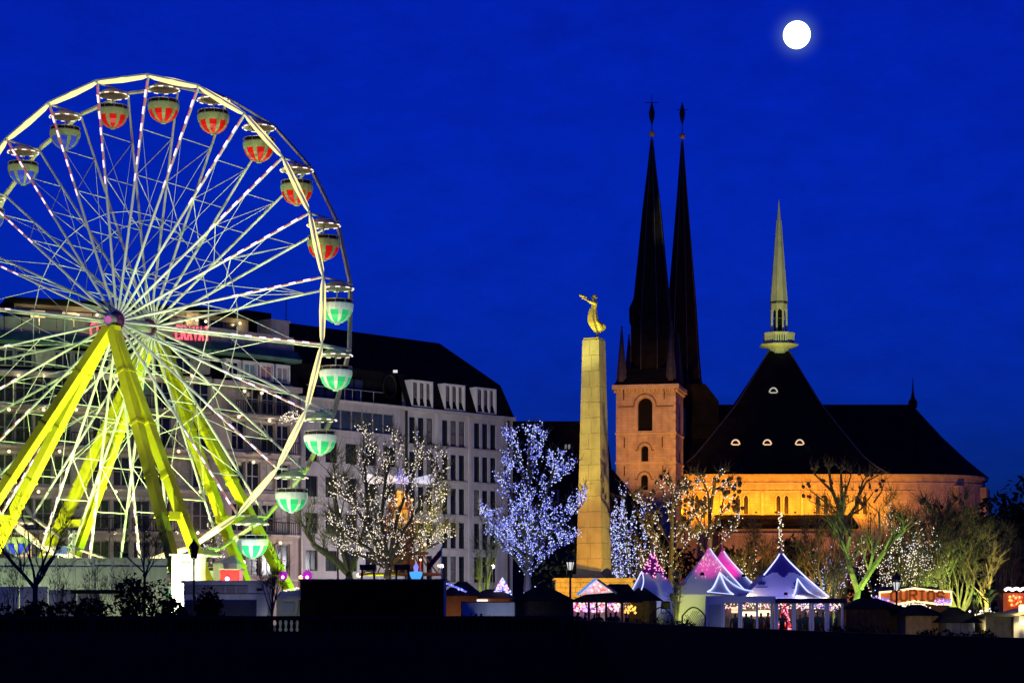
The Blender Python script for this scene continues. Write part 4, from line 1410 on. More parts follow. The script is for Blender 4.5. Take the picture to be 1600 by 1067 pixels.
for x, y, d in ((1149, 691, D1 + 1.6), (1198.5, 691, D1 + 1.6), (1249, 691, D1 + 1.6), (1208, 610, D1 + 6.2)):
    p = PX(x, y + 3.5, d)
    o = MB()
    pts = [Vector((p.x + .46 * math.cos(t * math.pi / 8), d - .25, p.z + .55 * math.sin(t * math.pi / 8))) for t in range(9)]
    o.path(pts, .095, 6)
    o.beam(pts[0] + Vector((-.08, 0, -.02)), pts[-1] + Vector((.08, 0, -.02)), .12, .14)
    dm = o.build('dormer', M_DORM, ca)
    MB().prism([(.4 * math.cos(t * math.pi / 8), .48 * math.sin(t * math.pi / 8)) for t in range(9)], lambda a, b: (p.x + a, d - .2, p.z + b), lambda a, b: (p.x + a, d + 2.0, p.z + b)).build('dormer_roof', M_SLATE, dm)
# fleche over the crossing
XF, YF = XX(1217, CY), CY
fl = MB().lathe([(1.05, ZZ(553, CY)), (1.2, ZZ(546, CY)), (2.3, ZZ(541.5, CY)), (2.45, ZZ(540, CY)), (2.4, ZZ(538.5, CY)), (.3, ZZ(538.5, CY))], 8, (XF, YF, 0), a0=math.pi / 8).build('fleche_platform', M_FLECHE, ca)
zb0, zb1 = ZZ(538.4, CY), ZZ(523, CY)
bme = MB().bx(-.09, .09, -.06, .06, 0, zb1 - zb0 - .15).mesh('baluster', M_FLECHE)
for i in range(8):
    t0, t1 = math.pi / 8 + i * math.pi / 4, math.pi / 8 + (i + 1) * math.pi / 4
    p0, p1 = Vector((XF + 1.85 * math.cos(t0), YF + 1.85 * math.sin(t0), zb0)), Vector((XF + 1.85 * math.cos(t1), YF + 1.85 * math.sin(t1), zb0))
    for j in range(5):
        p = p0.lerp(p1, (j + .5) / 5)
        inst('baluster', bme, fl, p, (0, 0, (t0 + t1) / 2 + math.pi / 2))
    MB().beam(p0 + Vector((0, 0, zb1 - zb0)), p1 + Vector((0, 0, zb1 - zb0)), .2, .3).build('handrail', M_FLECHE, fl)
za, zc, zd = ZZ(538, CY), ZZ(487, CY), ZZ(474, CY)
for i in range(8):
    t = math.pi / 8 + i * math.pi / 4
    p = Vector((XF + .95 * math.cos(t), YF + .95 * math.sin(t), 0))
    MB().tube((p.x, p.y, za), (p.x, p.y, zc + .2), .13, .11, 8).build('lantern_column', M_FLECHE, ca)
MB().lathe([(.62, za), (.58, zc)], 8, (XF, YF, 0), a0=math.pi / 8).build('lantern_core', M_DARKIN, ca)
# pointed arcade between the columns
m = MB()
for i in range(8):
    t0, t1 = math.pi / 8 + i * math.pi / 4, math.pi / 8 + (i + 1) * math.pi / 4
    p0, p1 = Vector((XF + 1.02 * math.cos(t0), YF + 1.02 * math.sin(t0))), Vector((XF + 1.02 * math.cos(t1), YF + 1.02 * math.sin(t1)))
    pl = Plane(p0.x, p0.y, p1.x - p0.x, p1.y - p0.y)
    L = (p1 - p0).length
    wall(m, pl, 0, L, zc - .9, zd, [(L * .14, L * .86, zc - .9, zc + .25, 2)], .2)
m.build('lantern_arcade', M_FLECHE, ca)
MB().lathe([(1.12, zd - .12), (1.18, zd), (1.08, zd + .12), (.9, zd + .14)], 8, (XF, YF, 0), a0=math.pi / 8).build('lantern_cornice', M_SLATE2, ca)
MB().lathe([(1.02, zd + .13), (.78, ZZ(430, CY)), (.50, ZZ(383, CY)), (.26, ZZ(345, CY)), (.03, ZZ(312, CY))], 8, (XF, YF, 0), a0=math.pi / 8).build('fleche_spire', M_FLECHE, ca)
m = MB()
for i in range(8):
    t = math.pi / 8 + i * math.pi / 4
    m.path([(XF + r * math.cos(t), YF + r * math.sin(t), z) for r, z in ((1.05, zd + .13), (.80, ZZ(430, CY)), (.52, ZZ(383, CY)), (.28, ZZ(345, CY)))], .03, 4)
m.build('spire_rib', M_FLECHE, ca)

# ------------------------------------------------------------------ tower
M_BAND = mat('darker_moulding', (.20, .15, .11), .85, .3, 2, .2)  # darker than the wall so the mouldings show
TR = -math.radians(12)
SD = 6.65
cornr = PX(1055.5, 700, 226.5)
ux, uy = math.cos(TR), math.sin(TR)
PT = Plane(cornr.x - SD * ux, cornr.y - SD * uy, ux, uy)            # left-hand face
PT2 = Plane(cornr.x, cornr.y, -uy, ux)                             # right-hand face, sharply turned away
DT = 226.5
ZT = ZZ(607, DT)
TW = MB()
k = SD / 92.5
def sx(x): return (x - 963) * k
bands = [(ZZ(676, DT), ZT, [(sx(997), sx(1019.6), ZZ(672, DT), ZZ(620.5, DT), 1)]),
         (ZZ(722, DT), ZZ(676, DT), [(sx(1002.3), sx(1013.2), ZZ(720, DT), ZZ(695.5, DT), 1)]),
         (ZZ(767, DT), ZZ(722, DT), [(sx(1001.8), sx(1012.6), ZZ(764.5, DT), ZZ(741, DT), 1)]),
         (0, ZZ(767, DT), [])]
for z0, z1, o_ in bands:
    wall(TW, PT, 0, SD, z0, z1, o_, .7)
    wall(TW, PT2, 0, SD, z0, z1, [(2.7, 4.2, o_[0][2], o_[0][3], 1)] if o_ else [], .7)
PT3 = Plane(*(PT2.pt(SD, 0).xy), -ux, -uy)
PT4 = Plane(*(PT3.pt(SD, 0).xy), uy, -ux)
for p in (PT3, PT4):
    wall(TW, p, 0, SD, 0, ZT, [], .5)
tw = TW.build('tower', M_TOWER, ca, uv=True)
for z0, z1, o_ in bands:
    for a0, a1, b0, b1, ar in o_:
        for aa, bb, pp in ((a0, a1, PT), (2.7, 4.2, PT2)):
            MB().prism(arch_pts(aa, bb, b0, b1, 1), lambda s, z: pp.pt(s, z, .6), lambda s, z: pp.pt(s, z, .68)).build('belfry_opening' if b1 > ZZ(650, DT) else 'tower_window', M_DARKIN, tw)
        # hood mould
        w = (a1 - a0) / 2 + (.42 if b1 > ZZ(650, DT) else .36)
        c = (a0 + a1) / 2
        zs = b1 - (a1 - a0) / 2
        hm = MB()
        pts = [PT.pt(c - w * math.cos(math.pi * i / 12), zs + w * math.sin(math.pi * i / 12), -.03) for i in range(13)]
        if b1 > ZZ(650, DT):
            pts = [PT.pt(0.3, zs - .15, -.03), PT.pt(c - w, zs - .15, -.03)] + pts + [PT.pt(c + w, zs - .15, -.03), PT.pt(SD - .2, zs - .15, -.03)]
        else:
            pts = [PT.pt(c - w - .3, zs - .1, -.03), PT.pt(c - w, zs - .1, -.03)] + pts + [PT.pt(c + w, zs - .1, -.03), PT.pt(c + w + .3, zs - .1, -.03)]
        hm.path(pts, .075, 5)
        hm.build('hood_mould', M_BAND, tw)
    if z0 > 1:
        m = MB()
        for p in (PT, PT2, PT3, PT4):
            m.prism([(-.08, z0 - .09), (SD + .08, z0 - .09), (SD + .08, z0 + .09), (-.08, z0 + .09)], lambda a, b: p.pt(a, b, -.1), lambda a, b: p.pt(a, b, -.004))
        m.build('string_course', M_CHURCH_TRIM, tw)
m = MB()
for p in (PT, PT2, PT3, PT4):
    m.prism([(-.35, ZT), (SD + .35, ZT), (SD + .35, ZT + .5), (-.35, ZT + .5)], lambda a, b: p.pt(a, b, -.42), lambda a, b: p.pt(a, b, .2))
    for i in range(15):
        q = .2 + (SD - .4) * i / 14
        m.prism([(q - .1, ZT - .32), (q + .1, ZT - .32), (q + .1, ZT - .005), (q - .1, ZT - .005)], lambda a, b: p.pt(a, b, -.25), lambda a, b: p.pt(a, b, -.003))
m.build('tower_cornice', M_CHURCH_TRIM, tw)
# iron wall ties
for x, y in ((975, 615), (1038, 615), (976, 690), (1035, 690), (976, 735), (1036, 735)):
    s = sx(x)
    MB().prism([(s - .05, ZZ(y + 8, DT)), (s + .05, ZZ(y + 8, DT)), (s + .05, ZZ(y - 8, DT)), (s - .05, ZZ(y - 8, DT))], lambda a, b: PT.pt(a, b, -.07), lambda a, b: PT.pt(a, b, -.004)).build('wall_tie', M_IRON, tw)
# quoins on the shared corner
for i in range(26):
    z = .5 + i * (ZT - 1) / 26
    L = .55 if i % 2 else .34
    m = MB().prism([(SD - L, z), (SD + .03, z), (SD + .03, z + .62), (SD - L, z + .62)], lambda a, b: PT.pt(a, b, -.03), lambda a, b: PT.pt(a, b, -.002))
    m.build('quoin', M_CHURCH_TRIM, tw)

def spire(cx, cy, z0, prof, name, d, ball_y, tip_y, vane):
    sp = MB().lathe(prof, 8, (cx, cy, 0), a0=math.pi / 8 + TR).build(name, M_SLATE, ca)
    m = MB()
    for i in range(8):
        t = math.pi / 8 + TR + i * math.pi / 4
        m.path([(cx + (r + .02) * math.cos(t), cy + (r + .02) * math.sin(t), z) for r, z in prof[1:]], .045, 4)
    m.build('spire_rib', M_SLATE2, sp)
    MB().sphere((cx, cy, ZZ(ball_y, d)), .36, 14, 10).build('gilded_ball', M_GOLD, sp, smooth=True)
    zt = ZZ(tip_y, d)
    r = MB().tube((cx, cy, ZZ(ball_y + 14, d)), (cx, cy, zt), .07, .03, 6)
    zv = ZZ(vane, d)
    r.lathe([(.02, -1.4), (.28, -.5), (.34, .1), (.2, .7), (.02, 1.4)], 8, (cx, cy, zv))
    r.beam((cx - .7, cy, zt - .9), (cx + .7, cy, zt - .9), .06, .08)
    r.build('finial_cross', M_IRON, sp)
    return sp
tc_ = (PT.pt(SD / 2, 0, SD / 2))
dz = tc_.y
zz = lambda y: ZZ(y, dz)
cxs = XX(1016.5, dz)
prof = [(3.9, ZT + .45), (2.75, ZT + 1.1), (2.42, zz(590)), (2.38, zz(508)), (2.15, zz(478)), (1.62, zz(410)), (1.05, zz(330)), (.45, zz(262)), (.10, zz(218))]
sp1 = spire(XX(1018.5, dz), dz, ZT, prof, 'spire', dz, 209, 148, 178)
MB().lathe([(.3, zz(512)), (.55, zz(505)), (.58, zz(483)), (.1, zz(468))], 8, (XX(990.5, dz), dz - .5, 0)).build('stair_turret', M_SLATE, sp1)
# square skirt of the spire
m = MB()
q = [PT.pt(-.3, ZT + .5, -.3), PT.pt(SD + .3, ZT + .5, -.3), PT.pt(SD + .3, ZT + .5, SD + .3), PT.pt(-.3, ZT + .5, SD + .3)]
qt = [PT.pt(1.2, zz(578), 1.2), PT.pt(SD - 1.2, zz(578), 1.2), PT.pt(SD - 1.2, zz(578), SD - 1.2), PT.pt(1.2, zz(578), SD - 1.2)]
for i in range(4):
    m.poly([q[i], q[(i + 1) % 4], qt[(i + 1) % 4], qt[i]])
m.build('spire_skirt', M_SLATE, ca)
for s, t, ytip in ((.55, .55, 517), (SD - .55, .55, 512), (SD - .5, SD - .5, 521), (.5, SD - .5, 520)):
    p = PT.pt(s, 0, t)
    o = MB().lathe([(.62, ZT + .45), (.52, zz(585)), (.03, zz(ytip))], 8, (p.x, p.y, 0), a0=.2).build('pinnacle', mat('pinnacle_lead', (.05, .05, .055), .6, .3, 2) if 'pinnacle_lead' not in MATS else MATS['pinnacle_lead'], ca)
    m = MB()
    for i in range(8):
        a = .2 + i * math.pi / 4
        m.path([(p.x + r * math.cos(a), p.y + r * math.sin(a), z) for r, z in ((.63, ZT + .5), (.53, zz(585)), (.05, zz(ytip)))], .03, 4)
    m.build('pinnacle_rib', M_SLATE2, o)
    MB().sphere((p.x, p.y, zz(ytip - 2)), .12, 6, 4).build('pinnacle_ball', M_SLATE2, o)
d2 = 243.0
zz2 = lambda y: ZZ(y, d2)
prof2 = [(3.4, zz2(640)), (2.9, zz2(610)), (2.35, zz2(595)), (2.1, zz2(560)), (1.72, zz2(480)), (1.2, zz2(400)), (.62, zz2(310)), (.10, zz2(222))]
spire(XX(1066, d2), d2, 0, prof2, 'spire', d2, 213, 160, 178)
# rear tower body and the roof that sweeps down to the nave
m = MB().bx(XX(1062, d2) - 2.6, XX(1062, d2) + 2.9, d2 - 3, d2 + 3, 0.01, zz2(612))
m.build('rear_tower', M_TOWER, ca, uv=True)
m = MB()
m.add([(XX(1068, d2), d2 - 3.2, zz2(604)), (XX(1098, d2), d2 - 3.2, zz2(604)), (XX(1119, d2), d2 - 3.2, zz2(631)), (XX(1119, d2), d2 - 3.2, zz2(745)), (XX(1068, d2), d2 - 3.2, zz2(745)),
       (XX(1068, d2), d2 + 3, zz2(604)), (XX(1098, d2), d2 + 3, zz2(604)), (XX(1119, d2), d2 + 3, zz2(631)), (XX(1119, d2), d2 + 3, zz2(745)), (XX(1068, d2), d2 + 3, zz2(745))],
      [(0, 1, 2, 3, 4), (5, 9, 8, 7, 6), (0, 5, 6, 1), (1, 6, 7, 2), (2, 7, 8, 3), (0, 4, 9, 5)])
m.build('tower_side_roof', M_SLATE, ca)

# floodlights on the cathedral
CFL = 'orange floodlights around the cathedral'
ORA = (1.0, 0.35, 0.0)
for i, x in enumerate((1146, 1176, 1206, 1236, 1266, 1296, 1326)):
    floodlight((XX(x, D1), D1 - 3.4, ZZ(808, D1) + .42), (XX(x, D1), D1, ZEV - 2.2), ORA, (820, 870, 900, 900, 880, 840, 760)[i], 'orange floodlight on the aisle roof, %s from its left end' % ['first', 'second', 'third', 'fourth', 'fifth', 'sixth', 'seventh'][i], 150, .7, CFL, 2, k=.5)
for x, pw, lab in ((1066, 820, 'at the far left of the nave wall'), (1096, 900, 'between the tower and the aisle'), (1122, 900, 'just left of the aisle'), (1352, 620, 'right of the aisle'), (1382, 520, 'where the rounded apse begins')):
    floodlight((XX(x, D1), D1 - 3.4, ZZ(808, D1) + .3), (XX(x, D1), D1, ZEV - 2.2), ORA, pw, 'orange floodlight on a mast ' + lab, 150, .8, CFL, 2, mast=True, k=.5)
for x, pw, lab in ((1165, 3200, 'at the left of the aisle foot'), (1265, 3200, 'at the right of the aisle foot')):
    floodlight((XX(x, D1), ya - 6, .6), (XX(x, ya), ya, 6.5), (1.0, 0.36, 0.03), pw, 'orange floodlight on the ground ' + lab, 140, .8, CFL, 2)
floodlight((CX + 1, CY - 27, .7), (CX + 3, CY - 10, ZEV - 3), (1.0, 0.36, 0.06), 8000, 'pinkish floodlight among the trees shining on the rounded apse', 80, .9, CFL, 2)
floodlight((XX(1012, 207), 206.5, 12.6), (PT.pt(SD * .62, ZZ(672, DT), 0)), (1.0, 0.41, 0.04), 21000, 'salmon floodlight on the rear slope of the dark house roof aimed at the square tower', 44, .8, CFL, 2, k=.6)
floodlight((XF, YF - 24, ZEV + 2), (XF, YF, ZZ(440, CY)), (0.80, 0.95, 0.24), 24000, 'greenish floodlight on the roof edge aimed at the pale fleche', 30, .6, CFL, 2)
floodlight((XX(1030, 208), 207.2, 11.2), (XX(1043, 237), 237, ZZ(212, 237)), (1.0, .80, .42), 80000, 'added narrow warm light on the dark house roof making the gilded spire balls glint', 5, .8, CFL, 2, k=.6)  # added lamp that makes the gilded balls glint
# ------------------------------------------------------------------ obelisk with the gilded figure
DO = 130.0
XO = XX(928, DO)
ob = thing('obelisk', 'tall tapering granite obelisk lit yellow, carrying a golden figure', 'monument', (XO, DO, 0))
zb, zt = ZZ(897, DO), ZZ(532, DO)
AO = math.radians(-24)
RO = Matrix.Rotation(AO, 3, 'Z')
def ow(z):
    """half side of the shaft at height z"""
    t = (z - zb) / (zt - zb)
    return (56 * (1 - t) + 36.5 * t) / F * DO / 2 / 1.32 + .0
NC = 15
for i in range(NC):
    z0 = zb + (zt - zb) * i / NC
    z1 = zb + (zt - zb) * (i + 1) / NC - .018
    h0, h1 = ow(z0), ow(z1)
    g = .007
    sp_ = [(-1, 0, -1, 1), (0, 1, -1, 1)] if i % 2 == 0 else [(-1, 1, -1, 0), (-1, 1, 0, 1)]
    sp_ = [(-1, 0, -1, 0), (0, 1, -1, 0), (-1, 0, 0, 1), (0, 1, 0, 1)]
    off = 0.12 * (1 if i % 2 else -1)
    for a0, a1, b0, b1 in sp_:
        f = lambda a: off if a == 0 else a
        m = MB()
        vs_ = []
        for h, z in ((h0, z0), (h1, z1)):
            for a, b in ((a0, b0), (a1, b0), (a1, b1), (a0, b1)):
                p = Vector((f(a) * h + (g if a == a0 else -g) * (f(a) == off), f(b) * h + (g if b == b0 else -g) * (f(b) == off), 0))
                p = RO @ p
                vs_.append((XO + p.x, DO + p.y, z))
        m.add(vs_, [(3, 2, 1, 0), (4, 5, 6, 7), (0, 1, 5, 4), (1, 2, 6, 5), (2, 3, 7, 6), (3, 0, 4, 7)])
        m.build('stone', M_OBELISK, ob)
hh = ow(zb)
MB().box((XO, DO, (zb + ZZ(905, DO)) / 2), (hh * 2 + .35, hh * 2 + .35, zb - ZZ(905, DO)), RO).build('base_moulding', M_PLINTH, ob)
MB().box((XO, DO, (zt + .05)), (ow(zt) * 2 - .1, ow(zt) * 2 - .1, .14), RO).build('cap', M_GILT, ob)
# stone plinth of coursed blocks
px0, px1 = XX(867, DO), XX(987, DO)
zp = ZZ(905, DO)
pl_in = MB().bx(px0 + .06, px1 - .06, DO - 2.2, DO + 2.6, .004, zp - .05).build('plinth_core', M_PLINTH, ob)
m = MB()
ch = .31
nrow = int(zp / ch)
for r in range(nrow):
    x = px0 - (.0 if r % 2 else .31)
    while x < px1:
        a, b = max(px0, x), min(px1, x + .62)
        if b - a > .1:
            jy = RND.uniform(0, .02)
            m.bx(a + .012, b - .012, DO - 2.26 - jy, DO - 2.201, r * ch + .012, (r + 1) * ch - .012)
        x += .62
tag(m.build('stone_block', M_PLINTH, ob), kind='stuff')
MB().bx(px0 - .1, px1 + .1, DO - 2.4, DO + 2.8, zp - .049, zp + .06).build('plinth_cap', M_PLINTH, ob)

# ---- figures: one continuous body grown from joints
def skin_mesh(name, verts, edges, radii, sub=1, root=0):
    me = bpy.data.meshes.new(name)
    me.from_pydata([tuple(v) for v in verts], [tuple(e) for e in edges], [])
    o = bpy.data.objects.new(name, me)
    COL.objects.link(o)
    o.modifiers.new('skin', 'SKIN')
    if not me.skin_vertices:
        me.skin_vertices.new() if hasattr(me.skin_vertices, 'new') else None
    for i, r in enumerate(radii):
        rr = r if isinstance(r, (tuple, list)) else (r, r)
        me.skin_vertices[0].data[i].radius = rr
        me.skin_vertices[0].data[i].use_root = (i == root)
    s = o.modifiers.new('sub', 'SUBSURF')
    s.levels = sub
    s.render_levels = sub
    dg = bpy.context.evaluated_depsgraph_get()
    dg.update()
    out = bpy.data.meshes.new_from_object(o.evaluated_get(dg))
    out.name = name
    bpy.data.objects.remove(o)
    for p in out.polygons:
        p.use_smooth = True
    return out

class Skel:
    def __init__(s):
        s.v, s.e, s.r = [], [], []
    def chain(s, start, pts, rad):
        prev = start
        for p, r in zip(pts, rad):
            s.v.append(Vector(p))
            s.r.append(r)
            if prev is not None:
                s.e.append((prev, len(s.v) - 1))
            prev = len(s.v) - 1
        return prev
    def hand(s, wrist, d, up, L=.18):
        """palm, four unequal fingers slightly curled and a thumb off the palm's side"""
        d, up = Vector(d).normalized(), Vector(up).normalized()
        side = d.cross(up).normalized()
        w = s.v[wrist]
        palm = s.chain(wrist, [w + d * L * .28], [.034])
        for k, (o, l) in enumerate(((-1.5, .42), (-.5, .5), (.5, .47), (1.5, .36))):
            b = w + d * L * .5 + side * o * .019
            s.chain(palm, [b, b + d * L * l * .55 - up * .006, b + d * L * l - up * .025], [.011, .0095, .008])
        tb = w + d * L * .2 + side * -.04
        s.chain(palm, [tb, tb + d * L * .3 - side * .02 - up * .012], [.012, .009])

def person_mesh(pose):
    s = Skel()
    if pose == 'sit':
        pel = s.chain(None, [(0, 0, .02)], [(.15, .12)])
        H = .02
        chest = s.chain(pel, [(0, 0, .18), (0, .01, .38), (0, .0, .48)], [(.14, .11), (.17, .12), (.13, .09)])
        for sg in (-1, 1):
            k = s.chain(pel, [(sg * .1, -.2, .02), (sg * .11, -.42, .02), (sg * .11, -.44, -.4)], [.085, .065, .045])
            s.chain(k, [(sg * .11, -.56, -.43)], [.035])
            wv = s.chain(chest, [(sg * .2, 0, .43), (sg * .25, -.08, .2), (sg * .2, -.3, .14)], [.062, .05, .036])
            s.hand(wv, (-sg * .2, -1, 0), (0, 0, 1))
        z0 = .5
    else:
        lean = {'stand': 0, 'walk': .05, 'reach': 0}[pose]
        pel = s.chain(None, [(0, 0, .92)], [(.15, .11)])
        chest = s.chain(pel, [(0, -.01, 1.1), (0, -lean, 1.28), (0, -lean, 1.40)], [(.14, .11), (.18, .12), (.13, .09)])
        for sg in (-1, 1):
            f = sg * .22 if pose == 'walk' else sg * .03
            k = s.chain(pel, [(sg * .09, -f * .4, .72), (sg * .10, -f * .7, .48), (sg * .10, f * .2 - f * .9, .09)], [.088, .062, .042])
            s.chain(k, [(sg * .11, -f * .7 - .14, .045)], [.036])
            if pose == 'reach' and sg > 0:
                wv = s.chain(chest, [(sg * .2, -.02, 1.36), (sg * .25, -.16, 1.14), (sg * .16, -.4, 1.2)], [.062, .05, .036])
                s.hand(wv, (-.1, -1, .1), (0, 0, 1))
            else:
                wv = s.chain(chest, [(sg * .2, -lean, 1.36), (sg * .25, -lean + .03 + f * .3, 1.1), (sg * .24, -lean - .06 + f * .6, .86)], [.062, .05, .036])
                s.hand(wv, (0, -.1, -1), (sg, 0, 0))
        z0 = 1.42
    lx = 0 if pose == 'sit' else (-.05 if pose == 'walk' else 0)
    s.chain(chest, [(0, lx - .0, z0 + .04), (0, lx - .015, z0 + .12), (0, lx - .02, z0 + .2), (0, lx - .01, z0 + .26)], [.052, (.066, .075), (.078, .09), (.05, .06)])
    me = skin_mesh('person_body', s.v, s.e, s.r, 1)
    # face: nose, brow, ears pulled from the head surface
    hz = z0 + .16
    for v in me.vertices:
        if v.co.z > z0 + .05:
            if v.co.y < lx - .07 and abs(v.co.x) < .03 and abs(v.co.z - (hz - .0)) < .03:
                v.co.y -= .02
            if abs(v.co.x) > .06 and abs(v.co.z - hz) < .03 and abs(v.co.y - lx) < .04:
                v.co.x *= 1.12
    # materials: 0 coat, 1 trousers, 2 skin, 3 hair, 4 eyes / mouth
    hipz = .02 if pose == 'sit' else .86
    for p in me.polygons:
        c = p.center
        if c.z > z0 + .02:
            p.material_index = 3 if (c.z > hz + .05 or c.y > lx + .02) else 2
        elif pose != 'sit' and c.z < hipz and abs(c.x) < .19:
            p.material_index = 1
        elif pose == 'sit' and c.z < .08 and c.y < -.08:
            p.material_index = 1
        elif (pose != 'sit' and c.z < .87 and abs(c.x) > .19) or (pose == 'sit' and c.y < -.31 and c.z > .08):
            p.material_index = 2
    return me, z0
PM = {q: person_mesh(q) for q in ('stand', 'walk', 'reach', 'sit')}
M_SKIN = mat('skin', (.42, .24, .16), .6, .1, 20, 0)
M_HAIR = mat('dark_hair', (.015, .01, .008), .7, .2, 30, 0)
M_TROUS = mat('dark_trousers', (.012, .012, .018), .9, .2, 10, 0)
COATS = {'black': mat('black_coat', (.01, .01, .011), .9, .2, 8, 0), 'navy': mat('navy_coat', (.01, .014, .04), .9, .2, 8, 0), 'red': mat('red_jacket', (.45, .02, .015), .8, .15, 8, 0),
         'brown': mat('brown_coat', (.06, .03, .015), .9, .2, 8, 0), 'grey': mat('grey_coat', (.09, .09, .095), .9, .2, 8, 0), 'white': mat('white_jacket', (.55, .55, .56), .8, .1, 8, 0)}
EYES = {}
def person(loc, rot, pose, coat, label, group, scale=1.0):
    me, z0 = PM[pose]
    if len(me.materials) == 0:
        for q in (M_TROUS, M_TROUS, M_SKIN, M_HAIR):
            me.materials.append(q)
    o = bpy.data.objects.new('person', me)
    COL.objects.link(o)
    o.material_slots[0].link = 'OBJECT'
    o.material_slots[0].material = COATS[coat]
    o.location = loc
    o.rotation_euler = (0, 0, rot)
    o.scale = (scale,) * 3
    tag(o, label, 'person', group)
    if pose not in EYES:
        e = MB()
        yy = -.105 if pose != 'walk' else -.15
        for sg in (-1, 1):
            e.sphere((sg * .03, yy + .012, z0 + .165), .011, 6, 4)
        e.beam((-.024, yy + .012, z0 + .095), (.024, yy + .012, z0 + .095), .008, .008)
        EYES[pose] = e.mesh('face_features', M_HAIR)
    ch_ = bpy.data.objects.new('face_features', EYES[pose])
    COL.objects.link(ch_)
    ch_.parent = o
    return o

# riders in the gondolas
RG = 'riders in the gondolas'
for k, seats in {-1: ((.4, 'brown', 'rider at one side'), (2.6, 'black', 'rider at the other side')), 0: ((.5, 'black', 'dark coated rider'), (2.2, 'red', 'red jacketed rider')), 2: ((1.0, 'black', 'rider'),), 4: ((.7, 'black', 'rider'),),
                 7: ((1.2, 'black', 'rider'),), 8: ((.3, 'black', 'dark rider by the near rim'), (1.6, 'navy', 'dark rider in the middle'), (2.7, 'black', 'dark rider by the far rim')), 9: ((.2, 'red', 'rider in a red jacket'), (2.5, 'white', 'rider in a black and white jacket'))}.items():
    g = GOND[k]
    for a, coat, w in seats:
        p = g.location + Vector((.62 * math.cos(a), .62 * math.sin(a), -1.92))
        nm = {-1: 'red gondola first anticlockwise from the wheel top', 0: 'red gondola at the wheel top', 2: 'red gondola second clockwise from the wheel top', 4: 'lowest red gondola',
              7: 'green gondola in front of the pale flats', 8: 'glowing green gondola above the lowest one', 9: 'lowest glowing green gondola'}[k]
        person(p, a + math.pi / 2 + math.pi, 'sit', coat, w + ' seated in the ' + nm, RG)

# the golden figure: leans back, arms stretched forward with a wreath
st = thing('golden_statue', 'gilded woman on top of the obelisk holding out a wreath with both arms', 'statue', (XO + .05, DO, zt + .12), AO * .4)
K = 1.0
H = (532 - 464) / F * DO         # height of the figure in metres
u = H / 1.72
s = Skel()
def q(x, y, z): return (x * u, y * u, z * u)
pel = s.chain(None, [q(-.05, 0, .92)], [(.15 * u, .13 * u)])
ch_ = s.chain(pel, [q(-.08, 0, 1.08), q(-.03, 0, 1.26), q(.02, 0, 1.40)], [(.115 * u, .10 * u), (.155 * u, .12 * u), (.12 * u, .09 * u)])
s.chain(ch_, [q(.0, 0, 1.47), q(-.03, 0, 1.55), q(-.05, 0, 1.64), q(-.04, 0, 1.70)], [.05 * u, .07 * u, .085 * u, .05 * u])
for sg in (-1, 1):
    kk = s.chain(pel, [q(-.05, sg * .08, .72), q(.03, sg * .07, .46), q(.13, sg * .05, .09)], [.095 * u, .066 * u, .042 * u])
    s.chain(kk, [q(.02, sg * .06, .04)], [.036 * u])
    wv = s.chain(ch_, [q(.0, sg * .18, 1.38), q(-.17, sg * .19, 1.44), q(-.34, sg * .14, 1.58 + .03 * sg)], [.075 * u, .06 * u, .042 * u])
    s.hand(wv, (-1, -sg * .2, .15), (0, 0, 1), .18 * u)
bme_ = skin_mesh('statue_body', s.v, s.e, s.r, 2)
hz = 1.62 * u
for v in bme_.vertices:
    if v.co.z > 1.5 * u and v.co.x < -.11 * u and abs(v.co.y) < .03 * u:
        v.co.x -= .03 * u
bme_.materials.append(M_GILT)
o = bpy.data.objects.new('body', bme_)
COL.objects.link(o)
o.parent = st
# hair, robe, wreath
MB().sphere((-.02 * u, 0, 1.655 * u), .098 * u, 10, 7).sphere((.07 * u, 0, 1.62 * u), .055 * u, 8, 5).build('hair', M_GILT, st, local=True, smooth=True)
m = MB()
NR_, NA_ = 18, 48
for i in range(NR_ + 1):
    t = i / NR_
    z = (1.19 - .98 * t) * u
    cx_ = (-.06 - .05 * math.sin(t * 2.6) + .21 * t * t) * u
    rx = (.138 + .062 * math.sin(t * math.pi * .9) - .10 * max(0, t - .55) * 2) * u
    for j in range(NA_):
        a = 2 * math.pi * j / NA_
        fold = 1 + (.12 + .10 * t) * math.sin(a * 8 + 3.0 * t) * (0.35 + t)
        tail = (.27 * u * max(0, math.cos(a)) ** 1.5) * math.sin(math.pi * min(1, max(0, (t - .52) / .5)) ) ** .8
        m.v.append((cx_ + rx * fold * math.cos(a) + tail, rx * .9 * fold * math.sin(a), z + (.10 * u * max(0, math.cos(a)) * max(0, t - .6))))
for i in range(NR_):
    for j in range(NA_):
        m.f.append((i * NA_ + j, i * NA_ + (j + 1) % NA_, (i + 1) * NA_ + (j + 1) % NA_, (i + 1) * NA_ + j))
        m.m.append(0)
m.build('robe', M_GILT, st, local=True, smooth=True)
m = MB()
wc = Vector(q(-.47, 0, 1.67))
pts = [wc + Vector((.03 * u * math.cos(t * math.pi / 8) - .02, .15 * u * math.cos(t * math.pi / 8), .13 * u * math.sin(t * math.pi / 8))) for t in range(17)]
pts = [wc + Vector((-.10 * u * math.cos(t * math.pi / 8), .14 * u * math.sin(t * math.pi / 8), .04 * u * math.cos(t * math.pi / 8))) for t in range(17)]
m.path(pts, .03 * u, 6)
for i in range(16):
    m.octa(pts[i] + Vector((0, 0, .02)), .06 * u)
m.build('wreath', M_GILT, st, local=True)
floodlight((XO - 6.5, DO - 9, .6), (XO, DO, 5.0), (1.0, 0.44, 0.0), 5600, 'yellow floodlight at the left foot of the obelisk', 110, .8, 'yellow floodlights at the obelisk', 2)
